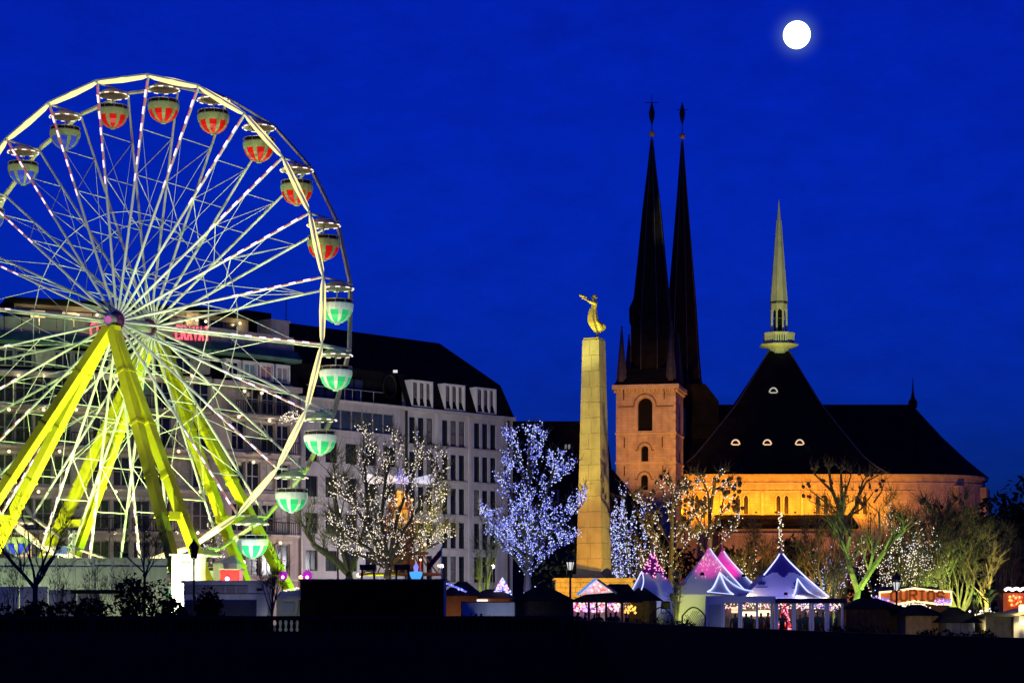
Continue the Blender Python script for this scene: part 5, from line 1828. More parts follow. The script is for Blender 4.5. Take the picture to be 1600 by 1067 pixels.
floodlight((XO - 15, DO - 17, .8), (XO, DO, 14.5), (1.0, 0.95, 0.20), 20000, 'pale yellow floodlight among the stalls aimed up the obelisk', 28, .7, 'yellow floodlights at the obelisk', 2)
floodlight((XO + 9.5, DO - 11, .8), (XO + .3, DO, 8), (1.0, 0.70, 0.12), 7500, 'yellow floodlight behind the candy stall at the right foot of the obelisk', 80, .8, 'yellow floodlights at the obelisk', 2)
floodlight((XO - 11, DO - 14, .8), (XO, DO, zt + 1.5), (1.0, 1.0, 0.30), 34000, 'narrow greenish floodlight aimed at the golden figure', 10, .6, 'yellow floodlights at the obelisk', 2)

# ------------------------------------------------------------------ trees
class Tree:
    def __init__(s, seed, base, H, spread, r0, limbs=6, trunk=.25, levels=3, lean=0.0, knob=True, up=.55, flat=0.8, curl=.25, sub=3):
        s.r = random.Random(seed)
        s.seg, s.tips, s.flat, s.curl, s.sub, s.up = [], [], flat, curl, sub, up
        s.H, s.spread = H, spread
        base = Vector(base)
        top = base + Vector((lean * H * trunk, 0, H * trunk))
        mid = base.lerp(top, .5) + Vector((s.r.uniform(-.1, .1), s.r.uniform(-.1, .1), 0)) * r0 * 2
        s.seg.append(([base, mid, top], [r0 * 1.25, r0, r0 * .85]))
        s.trunk_top = top
        a0 = s.r.uniform(0, 6.28)
        for i in range(limbs):
            a = a0 + 2 * math.pi * i / limbs + s.r.uniform(-.3, .3)
            el = s.r.uniform(.5, 1.1) if i else 1.3
            d = Vector((math.cos(a) * math.cos(el), math.sin(a) * math.cos(el) * flat, math.sin(el)))
            L = H * (1 - trunk) * s.r.uniform(.5, .78)
            if i == 0:
                L = H * (1 - trunk) * .72
            s.branch(top - Vector((0, 0, s.r.uniform(0, .12) * H * trunk)), d, L, r0 * .55, levels - 1)
    def branch(s, p, d, L, r, lev):
        d = d.normalized()
        n = 4
        pts, rad = [p], [r]
        q = p.copy()
        dd = d.copy()
        for i in range(n):
            dd = (dd + Vector((s.r.uniform(-1, 1), s.r.uniform(-1, 1) * s.flat, s.r.uniform(-.4, .9) * s.up * 1.6)) * s.curl).normalized()
            # keep within the crown's breadth
            q = q + dd * (L / n)
            pts.append(q.copy())
            rad.append(r * (1 - .55 * (i + 1) / n))
        s.seg.append((pts, rad))
        if lev <= 0:
            s.tips.append((q, dd))
            return
        for i in range(s.sub):
            t = s.r.uniform(.35, 1.0) if i else 1.0
            k = min(n - 1, int(t * n))
            f = t * n - k
            b = pts[k].lerp(pts[min(k + 1, n)], f)
            a = s.r.uniform(0, 6.28)
            side = Vector((math.cos(a), math.sin(a) * s.flat, s.r.uniform(.1, .8)))
            nd = (dd * 1.0 + side * .9).normalized()
            s.branch(b, nd, L * s.r.uniform(.42, .62), rad[k] * .62, lev - 1)
    def fit(s, base, w, h):
        """bring the crown to its real breadth and height"""
        P_ = [p for pts, _ in s.seg for p in pts]
        xs = sorted(abs(p.x - base.x) for p in P_)
        ys = sorted(abs(p.y - base.y) for p in P_)
        k = max(w / 2, .05) / max(xs[int(len(xs) * .97)], .01)
        ky = min(k, max(w / 2, .05) / max(ys[int(len(ys) * .97)], .01) * 1.0)
        kz = h / max(p.z - base.z for p in P_)
        f = lambda p: Vector((base.x + (p.x - base.x) * k, base.y + (p.y - base.y) * ky, base.z + (p.z - base.z) * kz))
        s.seg = [([f(p) for p in pts], rad) for pts, rad in s.seg]
        s.tips = [(f(p), d) for p, d in s.tips]
        return s
    def wood(s, n=6):
        m = MB()
        for pts, rad in s.seg:
            m.path(pts, rad, n if rad[0] > .06 else 4, cap=False)
        return m
    def knobs(s, r):
        m = MB()
        for p, d in s.tips:
            m.sphere(p, r * s.r.uniform(.7, 1.2), 6, 4)
        return m
    def twigs(s, n, L, r=.012, droop=.0):
        m = MB()
        for p, d in s.tips:
            for i in range(n):
                v = (d * .8 + Vector((s.r.gauss(0, .6), s.r.gauss(0, .6), s.r.gauss(.35, .45)))).normalized()
                l = L * s.r.uniform(.4, 1.1)
                b = p + v * l * .5 + Vector((s.r.gauss(0, .06), s.r.gauss(0, .06), 0)) * l
                m.path([p, b, p + v * l + Vector((0, 0, -droop * l))], [r, r * .8, r * .4], 3, cap=False)
        return m
    def points(s, n, jitter, hmin=0.0, along=True):
        """points on the boughs, weighted by length"""
        L = []
        for pts, rad in s.seg:
            for a, b, ra in zip(pts[:-1], pts[1:], rad):
                L.append((a, b, ra, (b - a).length))
        tot = sum(x[3] for x in L)
        out = []
        acc = 0
        for a, b, ra, l in L:
            acc += l / tot * n
            while acc >= 1:
                acc -= 1
                p = a.lerp(b, s.r.random())
                v = Vector((s.r.gauss(0, 1), s.r.gauss(0, 1), s.r.gauss(0, 1))).normalized()
                out.append(p + v * (ra + .03 + abs(s.r.gauss(0, jitter))))
        return [p for p in out if p.z > hmin]

def bulbs(pts, r, mats, mix, seed=1):
    g = random.Random(seed)
    m = MB()
    for p in pts:
        m.octa(p, r * g.uniform(.7, 1.25), 0 if g.random() < mix else 1)
    return m

def make_tree(name, label, cat, base, tree, bark=None, twig=(10, 1.0), knob=.16, lights=None, group=None, twig_r=.012, twig_mat=None, wpx=None, ytop=None):
    if wpx:
        tree.fit(base, wpx / F * base.y, ZZ(ytop, base.y))
    t = thing(name, label, cat, base, 0, group)
    tree.wood().build('trunk', bark or M_BARK, t)
    if knob:
        tag(tree.knobs(knob).build('pollard_knob', M_BARK, t), kind='stuff')
    if twig:
        tag(tree.twigs(twig[0], twig[1], twig_r).build('twigs', twig_mat or M_TWIG, t), kind='stuff')
    if lights:
        n, jit, r, mats, mix, hmin = lights
        o = bulbs(tree.points(n, jit, hmin), r, mats, mix).build('fairy_lights', mats, t)
        tag(o, kind='stuff')
    return t

def base_at(x, d):
    return Vector((XX(x, d), d, 0.0))
WARM = [M_BULB_WARM, M_BULB_COOL]
BLUE = [M_BULB_COOL, M_BULB_BLUE]
TG = 'trees wound with fairy lights'
# a tree whose boughs follow given paths, with finer branches grown along them
class Fork(Tree):
    def __init__(s, seed, base, limbs, r0, blen=(.9, 1.6), per=2, curl=.22):
        s.r = random.Random(seed)
        s.seg, s.tips, s.flat, s.curl, s.sub, s.up = [], [], .8, curl, 3, .7
        for pts, r, lev in limbs:
            P_ = [Vector(p) for p in pts]
            for k in range(1, len(P_)):
                P_[k] = P_[k] + Vector((0, s.r.uniform(-.35, .35) * k, 0))
            n = len(P_)
            s.seg.append((P_, [r * (1 - .5 * i / (n - 1)) for i in range(n)]))
            if lev > 0:
                for k in range(1, n):
                    for h in ((.5, 1.0) if per > 2 else (1.0,)):
                        q = P_[k - 1].lerp(P_[k], h)
                        for j in range(2 if k < n - 1 else 3):
                            a = s.r.uniform(0, 6.28)
                            d = ((P_[k] - P_[k - 1]).normalized() + Vector((math.cos(a), math.sin(a), s.r.uniform(-.1, .8))) * .8).normalized()
                            s.branch(q, d, s.r.uniform(*blen), r * .32, lev - 1)
            else:
                s.tips.append((P_[-1], (P_[-1] - P_[-2]).normalized()))
def paths(d, *ls):
    return [([PX(x, y, d) for x, y in pts], r, lev) for pts, r, lev in ls]
# warm white tree left of centre
D_ = 121
B = base_at(607, D_)
T = Fork(21, B, [([B, PX(606, 900, D_), PX(607, 878, D_)], .30, 0)] + paths(D_,
    (((607, 895), (592, 860), (577, 820), (573, 760), (566, 700)), .16, 3), (((606, 885), (575, 855), (550, 840), (532, 828)), .13, 3),
    (((607, 880), (596, 810), (603, 750), (613, 705)), .13, 3), (((608, 880), (630, 830), (658, 785), (686, 742)), .13, 3),
    (((608, 878), (640, 845), (668, 820), (688, 798)), .12, 3), (((608, 888), (640, 868), (668, 856), (686, 846)), .11, 3),
    (((607, 890), (580, 874), (560, 866), (545, 862)), .10, 3), (((608, 872), (622, 805), (640, 755), (652, 722)), .12, 3),
    (((606, 870), (585, 835), (560, 800), (545, 780)), .11, 3)), .3, (.7, 1.25), 3, .3)
make_tree('lit_tree', 'bare tree thick with warm white fairy lights in front of the pale flats', 'tree', B, T, M_BARK, (4, .7), .0, (2300, .09, .035, WARM, .93, .6), TG)
lamp('POINT', B + Vector((0, -1.2, 3.2)), (1, .85, .62), 80, None, radius=1.2, name='fairy_glow')
# blue white tree beside the stone block
D_ = 118
B = base_at(825, D_)
T = Fork(34, B, [([B, PX(824, 915, D_), PX(825, 885, D_)], .30, 0)] + paths(D_,
    (((824, 900), (825, 855), (827, 806), (826, 758), (827, 692)), .16, 3), (((825, 860), (808, 800), (797, 765), (788, 735)), .11, 3),
    (((827, 770), (812, 725), (802, 700), (795, 688)), .08, 2), (((827, 750), (838, 712), (847, 690)), .07, 2),
    (((825, 855), (845, 795), (861, 750), (867, 726)), .11, 3), (((858, 760), (875, 745), (887, 737)), .06, 2),
    (((826, 875), (855, 838), (882, 815), (906, 792)), .11, 3), (((824, 875), (797, 842), (778, 822), (768, 815)), .11, 3),
    (((824, 898), (803, 870), (786, 850), (776, 838)), .09, 3), (((825, 898), (848, 872), (868, 854), (884, 846)), .09, 3),
    (((824, 890), (812, 850), (802, 815)), .1, 3), (((826, 890), (838, 850), (852, 815)), .1, 3), (((825, 880), (822, 835), (815, 800)), .1, 3)), .3, (.5, .95), 3, .3)
make_tree('lit_tree', 'bare tree dense with blue-white fairy lights left of the obelisk', 'tree', B, T, M_BARK, (1, .6), .0, (4200, .09, .037, BLUE, .45, .3), TG)
lamp('POINT', B + Vector((0, -1.0, 3.0)), (.3, .34, 1), 200, None, radius=1.2, name='fairy_glow')
# blue white tree half behind the obelisk
B = base_at(972, 138)
T = Tree(8, B, ZZ(752, 138), 1, .28, 7, .12, 3, 0, up=.9, curl=.2, sub=3, flat=.7)
make_tree('lit_tree', 'upright bare tree of blue-white fairy lights just behind the obelisk on its right', 'tree', B, T, M_BARKPALE, (3, .7), .0, (1300, .08, .045, BLUE, .75, .3), TG, wpx=72, ytop=752)
# sprinkled pollards in front of the tower
D_ = 126
B = base_at(1050, D_)
T = Fork(41, B, [([B, PX(1048, 900, D_), PX(1049, 840, D_), PX(1049, 805, D_)], .2, 1)] + paths(D_, (((1049, 808), (1051, 775), (1050, 762), (1041, 752)), .10, 1), (((1050, 790), (1060, 772), (1070, 759)), .07, 1),
    (((1050, 795), (1060, 780), (1068, 768)), .06, 1), (((1048, 815), (1042, 795), (1037, 764)), .07, 1), (((1048, 850), (1030, 820), (1018, 798), (1007, 788)), .09, 2), (((1049, 870), (1065, 835), (1080, 812)), .09, 2),
    (((1048, 880), (1028, 850), (1012, 835)), .09, 2), (((1049, 880), (1070, 855), (1082, 840)), .08, 2)), .3, (.5, 1.0), 2)
make_tree('pollarded_tree', 'pollarded tree sprinkled with white fairy lights in front of the square church tower', 'tree', B, T, M_BARK, (5, .7), .13, (400, .10, .037, WARM, .85, 1.0), 'pollarded trees wound with fairy lights')
D_ = 127
B = base_at(1106, D_)
T = Fork(52, B, [([B, PX(1106, 900, D_), PX(1108, 840, D_), PX(1110, 797, D_)], .22, 1)] + paths(D_, (((1110, 800), (1113, 775), (1117, 751), (1123, 745)), .11, 1), (((1109, 800), (1106, 770), (1096, 751)), .09, 1),
    (((1104, 768), (1096, 762), (1089, 756)), .05, 1), (((1117, 765), (1126, 760), (1134, 756)), .05, 1), (((1118, 764), (1130, 763), (1142, 762)), .05, 1), (((1108, 835), (1126, 803), (1130, 783)), .08, 1), (((1126, 803), (1134, 793), (1140, 784)), .05, 1),
    (((1107, 850), (1095, 820), (1086, 800), (1083, 780)), .09, 2), (((1107, 870), (1128, 845), (1145, 830), (1152, 812)), .08, 2), (((1106, 870), (1090, 845), (1078, 830)), .08, 2)), .3, (.5, 1.0), 2)
make_tree('pollarded_tree', 'tall pollarded tree sprinkled with white fairy lights behind the pink tent peaks', 'tree', B, T, M_BARK, (5, .7), .13, (450, .10, .037, WARM, .85, 1.0), 'pollarded trees wound with fairy lights')
for x, d, H_, sd, lab, n in ((1014, 131, 800, 63, 'low pollarded tree with white fairy lights behind the small purple-topped tent', 480),):
    B = base_at(x, d)
    T = Tree(sd, B, ZZ(H_, d), 1, .28, 6, .22, 3, 0, up=.7, curl=.3, sub=3)
    make_tree('pollarded_tree', lab, 'tree', B, T, M_BARK, (5, .8), .12, (n, .12, .038, WARM, .85, 1.0), 'pollarded trees wound with fairy lights', wpx=66, ytop=H_)
B = base_at(1180, 124)
T = Tree(66, B, ZZ(845, 124), 1, .2, 5, .25, 3, 0, up=.5, curl=.32, sub=3)
make_tree('pollarded_tree', 'small dark pollarded tree with few fairy lights between the pink and blue tents', 'tree', B, T, M_BARK, (8, .9), .13, (220, .12, .036, WARM, .9, 1.0), 'pollarded trees wound with fairy lights', wpx=60, ytop=850)
# column of lights over the blue tent
B = base_at(1219, 122)
m = MB()
g = random.Random(5)
for i in range(42):
    m.octa((B.x + g.gauss(0, .08), 122 + g.gauss(0, .1), ZZ(800 + i * 1.45, 122)), .05)
t = thing('lit_pole', 'slim pole wound with white lights rising behind the blue tent peak', 'pole', B)
MB().tube(B, B + Vector((0, 0, ZZ(798, 122))), .06, .03, 6).build('pole', M_IRON, t)
tag(m.build('fairy_lights', M_BULB_WARM, t), kind='stuff')
# tall dark pollard against the orange wall
D_ = 133
B = base_at(1318, D_)
T = Fork(71, B, [([B, PX(1317, 880, D_), PX(1317, 812, D_)], .3, 0)] + paths(D_, (((1317, 825), (1308, 790), (1302, 763), (1298, 734)), .17, 1), (((1316, 815), (1315, 780), (1315, 738)), .14, 1),
    (((1316, 800), (1322, 768), (1331, 743)), .09, 1), (((1304, 772), (1291, 757), (1270, 741)), .10, 1), (((1318, 818), (1336, 791), (1343, 770), (1345, 752)), .12, 1), (((1342, 775), (1354, 752), (1368, 744)), .08, 1),
    (((1312, 805), (1290, 785), (1266, 766)), .07, 1), (((1308, 792), (1285, 790), (1264, 783)), .05, 1), (((1320, 810), (1345, 795), (1365, 770)), .08, 1), (((1365, 785), (1378, 768), (1382, 758)), .06, 1)), .3, (.3, .55), 2)
make_tree('pollarded_tree', 'tall dark pollarded tree silhouetted on the orange cathedral wall', 'tree', B, T, M_BARK, (5, .8), .12, None, 'dark pollarded trees before the cathedral')
# big tree lit green from below
B = base_at(1336, 112)
def fx(x, y, d=112, dy=0): return PX(x, y, d + dy)
T = Fork(5, B, [([B, fx(1337, 945), fx(1343, 918)], .30, 0),
                ([fx(1341, 925), fx(1330, 888), fx(1325, 862), fx(1330, 838), fx(1322, 812)], .17, 2),
                ([fx(1343, 920), fx(1358, 895), fx(1380, 862), fx(1400, 842), fx(1413, 830)], .19, 2),
                ([fx(1356, 897), fx(1362, 868), fx(1372, 835, 112, .5), fx(1378, 800, 112, .7)], .10, 2),
                ([fx(1327, 872), fx(1316, 845), fx(1308, 820, 112, .4)], .09, 2)], .3)
make_tree('forked_tree', 'bare forked tree lit bright green from below beside the blue tent', 'tree', B, T, M_BARKPALE, (7, .9), .0, None, twig_r=.013)
floodlight(B + Vector((.8, -2.2, .5)), B + Vector((.6, .2, 4.0)), (.45, 1.0, .10), 2600, 'green floodlight at the foot of the forked tree', 70, .7, 'coloured tree floodlights', 2)
floodlight(B + Vector((-2.2, -1.6, .5)), B + Vector((-.2, .2, 6.0)), (.9, .9, .2), 1300, 'yellow floodlight left of the forked tree', 80, .7, 'coloured tree floodlights', 2)
# white sprinkled trees right of it
for x, d, H_, sd, n, lab in ((1390, 126, 790, 81, 750, 'bare tree full of white fairy lights behind the glowing letter sign'), (1440, 129, 812, 92, 520, 'bare tree of white fairy lights right of the glowing letter sign'), (1296, 124, 850, 93, 380, 'small tree of bluish fairy lights behind the right end of the blue tent')):
    B = base_at(x, d)
    T = Tree(sd, B, ZZ(H_, d), 1, .24, 7, .16, 3, 0, up=.6, curl=.26, sub=3)
    make_tree('lit_tree', lab, 'tree', B, T, M_BARK, (5, .9), .0, (n, .2, .037, WARM if x != 1296 else BLUE, .9, 1.5), TG, wpx={1390: 95, 1440: 75, 1296: 60}[x], ytop=H_)
# dark pollards before the apse
for x, d, H_, sd, lab in ((1462, 136, 790, 101, 'dark pollarded tree with knobbly boughs before the middle of the rounded apse'), (1482, 134, 772, 112, 'taller dark pollarded tree with knobbly boughs before the rounded apse'), (1520, 136, 800, 123, 'dark pollarded tree at the right edge of the apse'), (1408, 139, 800, 124, 'dark pollarded tree left of the apse window')):
    B = base_at(x, d)
    T = Tree(sd, B, ZZ(H_, d), 1, .27, 5, .34, 3, 0, up=.9, curl=.24, sub=3, flat=.7)
    make_tree('pollarded_tree', lab, 'tree', B, T, M_BARK, (14, 1.2), .17, None, 'dark pollarded trees before the cathedral', .016, wpx=70, ytop=H_)
# yellow green lit trees on the right
for x, d, H_, sd, col, pw, lab, tr in ((1484, 114, 855, 131, (.55, 1.0, .12), 3000, 'low spreading tree lit yellow-green behind the stalls right of the letter sign', .22),
                                   (1541, 112, 838, 142, (1.0, .80, .18), 2800, 'spreading bare tree lit golden at the right of the market', .42),
                                   (757, 114, 815, 153, (.75, 1.0, .12), 1100, 'slim young tree lit yellow-green left of the blue-white tree', .3),
                                   (1057, 103, 895, 164, (.9, 1.0, .15), 260, 'tiny bare tree lit yellow-green between the small and the pink tents', .3),
                                   (1303, 110, 865, 175, (.85, .95, .3), 330, 'slim sapling lit pale yellow behind the blue tent', .3)):
    B = base_at(x, d)
    hgt = ZZ(H_, d)
    T = Tree(sd, B, hgt, 1, .05 + hgt * .016, 5, tr, 3, 0, up=.5, curl=.34, sub=3)
    make_tree('bare_tree', lab, 'tree', B, T, M_BARKPALE, (7, .7 if hgt > 4 else .4), 0, None, 'bare trees lit by coloured floodlights', twig_mat=M_BARKPALE, wpx={1484: 110, 1541: 95, 757: 38, 1057: 16, 1303: 30}[x], ytop=H_)
    floodlight(B + Vector((.7, -1.8, .45)), B + Vector((0, 0, hgt * .55)), col, pw, 'small coloured floodlight below the ' + ' '.join(lab.split()[:7]).replace(' behind', '').replace(' between', ''), 95, .7, 'coloured tree floodlights', 2)
for x, d, H_, w, sd, col, pw, lab in ((1286, 123, 800, 76, 211, (1.0, .62, .12), 1800, 'twiggy bare tree lit amber behind the blue tent beside the dark pollard'), (1500, 127, 806, 84, 222, (.85, .95, .2), 2200, 'twiggy bare tree lit yellow-green before the right part of the apse'),
                                      (1566, 121, 830, 70, 233, (1.0, .60, .12), 1600, 'twiggy bare tree lit amber at the right end of the market'), (1186, 128, 822, 74, 244, (1.0, .50, .10), 1400, 'twiggy bare tree lit orange between the pink and blue tents'),
                                      (1418, 128, 842, 80, 255, (.9, .9, .25), 1200, 'twiggy bare tree lit dull yellow behind the letter sign')):
    B = base_at(x, d)
    hgt = ZZ(H_, d)
    T = Tree(sd, B, hgt, 1, .2, 7, .25, 4, 0, up=.5, curl=.32, sub=3)
    make_tree('bare_tree', lab, 'tree', B, T, M_BARKPALE, (8, .9), 0, None, 'bare trees lit by coloured floodlights', .013, M_TWIG, wpx=w, ytop=H_)
    floodlight(B + Vector((.9, -2.6, .45)), B + Vector((0, 0, hgt * .6)), col, pw, 'small floodlight at the foot of the ' + ' '.join(lab.split()[:6]).replace(' at', '').replace(' before', ''), 100, .7, 'coloured tree floodlights', 2)
# unlit tree by the flats with a lantern behind it
B = base_at(548, 124)
T = Fork(17, B, [([B, PX(546, 905, 124), PX(545, 893, 124)], .36, 0),
                 ([PX(545, 895, 124), PX(520, 872, 124), PX(492, 852, 124), PX(480, 832, 124)], .26, 2),
                 ([PX(545, 893, 124), PX(536, 860, 124), PX(532, 815, 124.4), PX(522, 775, 124.6), PX(516, 748, 124.8)], .2, 2),
                 ([PX(547, 893, 124), PX(560, 862, 124), PX(572, 820, 124), PX(578, 770, 124)], .18, 2)], .3)
make_tree('bare_tree', 'dark bare tree with a low crooked bough in front of the salmon lit wall', 'tree', B, T, M_BARK, (10, 1.3), 0, None)
floodlight(B + Vector((-1.5, -1.5, 2.2)), B + Vector((-.5, 0, 6)), (.5, 1, .3), 160, 'weak green floodlight at the foot of the dark crooked tree', 60, .7, 'coloured tree floodlights', 2)
# thin trees standing in front of the hoarding, left
for x, d, H_, sd, lab, tr in ((55, 97.5, 770, 181, 'thin bare tree in front of the hoarding at the left edge', .45), (226, 98, 790, 192, 'slim bare tree in front of the wheel legs and hoarding', .55), (425, 97.8, 860, 203, 'thin sapling by the white cabin beside the black tarpaulin stall', .4)):
    B = base_at(x, d)
    hgt = ZZ(H_, d)
    T = Tree(sd, B, hgt, 1, .07 if x != 55 else .13, 7, tr, 3, 0, up=.35, curl=.3, sub=3)
    make_tree('bare_tree', lab, 'tree', B, T, M_BARK, (8, .6), 0, None, 'thin bare trees at the edge of the square', .008, wpx={55: 130, 226: 95, 425: 40}[x], ytop=H_)
# christmas tree with lights behind the leg
def conifer(x, d, ytop, w, label, lights, group=None):
    B = base_at(x, d)
    H_ = ZZ(ytop, d)
    g = random.Random(int(x))
    t = thing('fir_tree', label, 'tree', B, 0, group)
    MB().tube(B, B + Vector((0, 0, H_)), .14, .02, 6).build('trunk', M_BARK, t)
    m = MB()
    pts = []
    for i in range(900):
        z = H_ * (.08 + .92 * g.random() ** 1.3)
        R_ = w * (1 - z / H_) ** .8 + .05
        a = g.uniform(0, 6.28)
        r = R_ * g.uniform(.35, 1)
        p = B + Vector((r * math.cos(a), r * math.sin(a), z))
        d1 = Vector((math.cos(a), math.sin(a), g.uniform(-.5, .2)))
        d2_ = Vector((-math.sin(a), math.cos(a), g.uniform(-.3, .3))) * .11
        m.poly([p - d2_, p + d2_, p + d1 * .3])
        if r > R_ * .75:
            pts.append(p + d1 * .1)
    tag(m.build('foliage', M_LEAF, t), kind='stuff')
    if lights:
        g.shuffle(pts)
        tag(bulbs(pts[:lights], .045, WARM, .95).build('fairy_lights', WARM, t), kind='stuff')
    return t
conifer(334, 141, 792, 1.5, 'dark fir tree dotted with white lights behind the wheel leg and lantern', 300)
# evergreen mass: dark bushes at the foot of the cathedral and the far right
def bush(x, d, w, h, label, seed, group, leaf=.16, z0=0.0, mat_=None, n=900, cat='bush', name='bush', trunk_h=.0):
    g = random.Random(seed)
    B = Vector((XX(x, d), d, z0))
    t = thing(name, label, cat, B, 0, group)
    mw = MB()
    lobes = [(Vector((g.uniform(-.55, .55) * w, g.uniform(-.4, .4) * w, h * g.uniform(.35, .8))), g.uniform(.35, .6)) for _ in range(7)]
    for c_, r_ in lobes:
        mw.tube(B, B + c_, .05, .02, 4)
    mw.build('stems', M_BARK, t)
    m = MB()
    for i in range(n):
        c_, r_ = g.choice(lobes)
        v = Vector((g.gauss(0, 1), g.gauss(0, 1), g.gauss(0, 1))).normalized() * g.uniform(.45, 1) ** .5
        p = B + Vector((c_.x + v.x * w * r_, c_.y + v.y * w * r_, max(.05, c_.z + v.z * h * r_ * .75)))
        a, b = Vector((g.gauss(0, 1), g.gauss(0, 1), g.gauss(0, 1))).normalized(), Vector((g.gauss(0, 1), g.gauss(0, 1), g.gauss(0, 1))).normalized()
        l = leaf * g.uniform(.6, 1.4)
        m.poly([p - a * l * .4, p + b * l, p + a * l * .4])
    tag(m.build('foliage', mat_ or M_LEAFDARK, t), kind='stuff')
    return t
BG = 'dark evergreens below the cathedral'
bush(1256, 150, 2.0, ZZ(850, 150), 'dark rounded evergreen right of the blue tent peak below the cathedral', 1, BG, .4, 0, None, 1500)
bush(1222, 152, 1.8, ZZ(878, 152), 'lower dark evergreen behind the blue tent peak', 2, BG, .4, 0, None, 1200)
bush(1156, 150, 2.6, ZZ(868, 150), 'dark evergreen behind the pink tents', 3, BG, .4, 0, None, 1200)
bush(1040, 160, 3.4, ZZ(852, 160), 'broad dark evergreen below the square tower', 4, BG, .4, 0, None, 1600)
bush(905, 155, 4.0, ZZ(835, 155), 'broad dark evergreen behind the blue-white tree and obelisk', 41, BG, .4, 0, None, 1600)
bush(1440, 152, 4.0, ZZ(856, 152), 'broad dark evergreen below the apse', 42, BG, .4, 0, None, 1600)
bush(1362, 150, 3.4, ZZ(866, 150), 'dark evergreen behind the green lit forked tree', 43, BG, .4, 0, None, 1400)
bush(1510, 150, 3.4, ZZ(850, 150), 'dark evergreen at the right end of the apse', 44, BG, .4, 0, None, 1400)
for i, (x, d, y, w) in enumerate(((1590, 190, 782, 7), (1630, 185, 758, 8), (1555, 200, 838, 5))):
    bush(x, d, w, ZZ(y, d), ('tall dark tree mass at the right edge beyond the market', 'dark tree crown farthest right beyond the market', 'lower dark tree between the apse and the right edge')[i], 10 + i, 'dark trees at the right edge', .7, 0, None, 2600, 'tree', 'dark_tree')
# dark shrubs on the near edge, left
for i, (x, d, w, h, lab) in enumerate(((222, 97.5, 1.5, 3.0, 'spiky dark evergreen bush in front of the hoarding by the slim tree'), (332, 97.8, 1.0, 2.4, 'dark pointed bush in front of the white cabin'), (118, 97.6, 1.8, 2.1, 'low dark bush in front of the grey hoarding'),
                                       (30, 97.6, 1.8, 2.2, 'dark bush at the left edge before the hoarding'), (270, 97.3, 1.2, 2.2, 'low dark bush left of the white cabin'))):
    bush(x, d, w, h, lab, 20 + i, 'dark bushes along the near edge', .22, 0, None, 1300)
# twiggy shrubs in front of the hoarding
for i, (x, lab) in enumerate(((20, 'leafless twiggy shrub at the far left of the hoarding'), (95, 'leafless twiggy shrub beside the thin left tree'), (150, 'leafless twiggy shrub in the middle of the hoarding'), (190, 'leafless twiggy shrub beside the spiky bush'))):
    B = base_at(x, 98.8)
    T = Tree(300 + i, B, 3.3, 1, .05, 9, .1, 3, 0, up=.6, curl=.3, sub=3)
    make_tree('bare_shrub', lab, 'shrub', B, T, M_BARK, (5, .5), 0, None, 'leafless shrubs before the hoarding', .008, wpx=55, ytop=868)
for i, (x, d, w, h, lab) in enumerate(((742, 97.0, .7, 1.75, 'small dark shrub before the white board'), (862, 97.2, 1.3, 1.75, 'low dark shrub below the humped chalet'), (1008, 95.2, 1.4, 1.6, 'low dark shrub between the candy stall and the small tent'), (1078, 92.5, 1.2, 1.45, 'low dark shrub before the arched fence and pink tent'),
                                       (1345, 86.5, 1.6, 1.35, 'low dark shrub right of the glazed hall'), (1470, 82.0, 1.5, 1.25, 'low dark shrub below the letter sign'), (1534, 80.0, 1.0, 1.2, 'low dark shrub near the broad-leaved plant'))):
    bush(x, d, w, h * .8, lab, 60 + i, 'low dark shrubs along the parapet', .13, 0, None, 900)
# ------------------------------------------------------------------ hoarding, cabins and stalls, left to right
def rect_thing(name, label, cat, x0, x1, y0, d, dep, group=None):
    return thing(name, label, cat, ((XX(x0, d) + XX(x1, d)) / 2, d, 0), 0, group)
# tall grey hoarding round the wheel, panel by panel
DH = 110.0
hd = thing('hoarding', 'tall grey panelled hoarding round the foot of the ferris wheel', 'fence', (XX(140, DH), DH, 0))
xs = [-70, -38, -5, 27, 58, 88, 117, 146, 176, 205, 233, 262]
for i, (a, b) in enumerate(zip(xs[:-1], xs[1:])):
    jit = RND.uniform(-.03, .03)
    MB().bx(XX(a, DH) + .03, XX(b, DH) - .03, DH + jit, DH + .05 + jit, .05, ZZ(871 + RND.uniform(-1, 1), DH)).build('panel', M_PANELGREY, hd)
    MB().bx(XX(a, DH) - .05, XX(a, DH) + .05, DH - .06, DH - .012, .0, ZZ(869, DH)).build('post', M_STEEL, hd)
MB().bx(XX(-70, DH), XX(262, DH), DH - .09, DH - .062, ZZ(886, DH) - .03, ZZ(886, DH) + .03).build('rail', M_STEEL, hd)
t = rect_thing('glare_box', 'added white box standing in for the floodlight glare between hoarding and white cabin', 'booth', 266, 312, 866, 113, 2)
a, b = XX(268, 113), XX(313, 113)  # added box, lit from in front, standing in for the white glare
MB().bx(a, b, 113, 115, .01, ZZ(868, 113)).build('wall', M_WHITEPAINT, t)
MB().bx(a - .1, b + .1, 112.8, 115.1, ZZ(868, 113) + .002, ZZ(865, 113)).build('roof', M_WHITEPAINT, t)
MB().bx(a + .5, a + 1.1, 112.97, 112.998, ZZ(890, 113), ZZ(878, 113)).build('hatch', M_CABIN, t)
floodlight((XX(276, 110.5), 110.6, 1.3), (XX(290, 113), 113, 2.6), (1, 1, .85), 1500, 'dazzling white floodlight in front of the white glare box', 150, .9, None, 14)
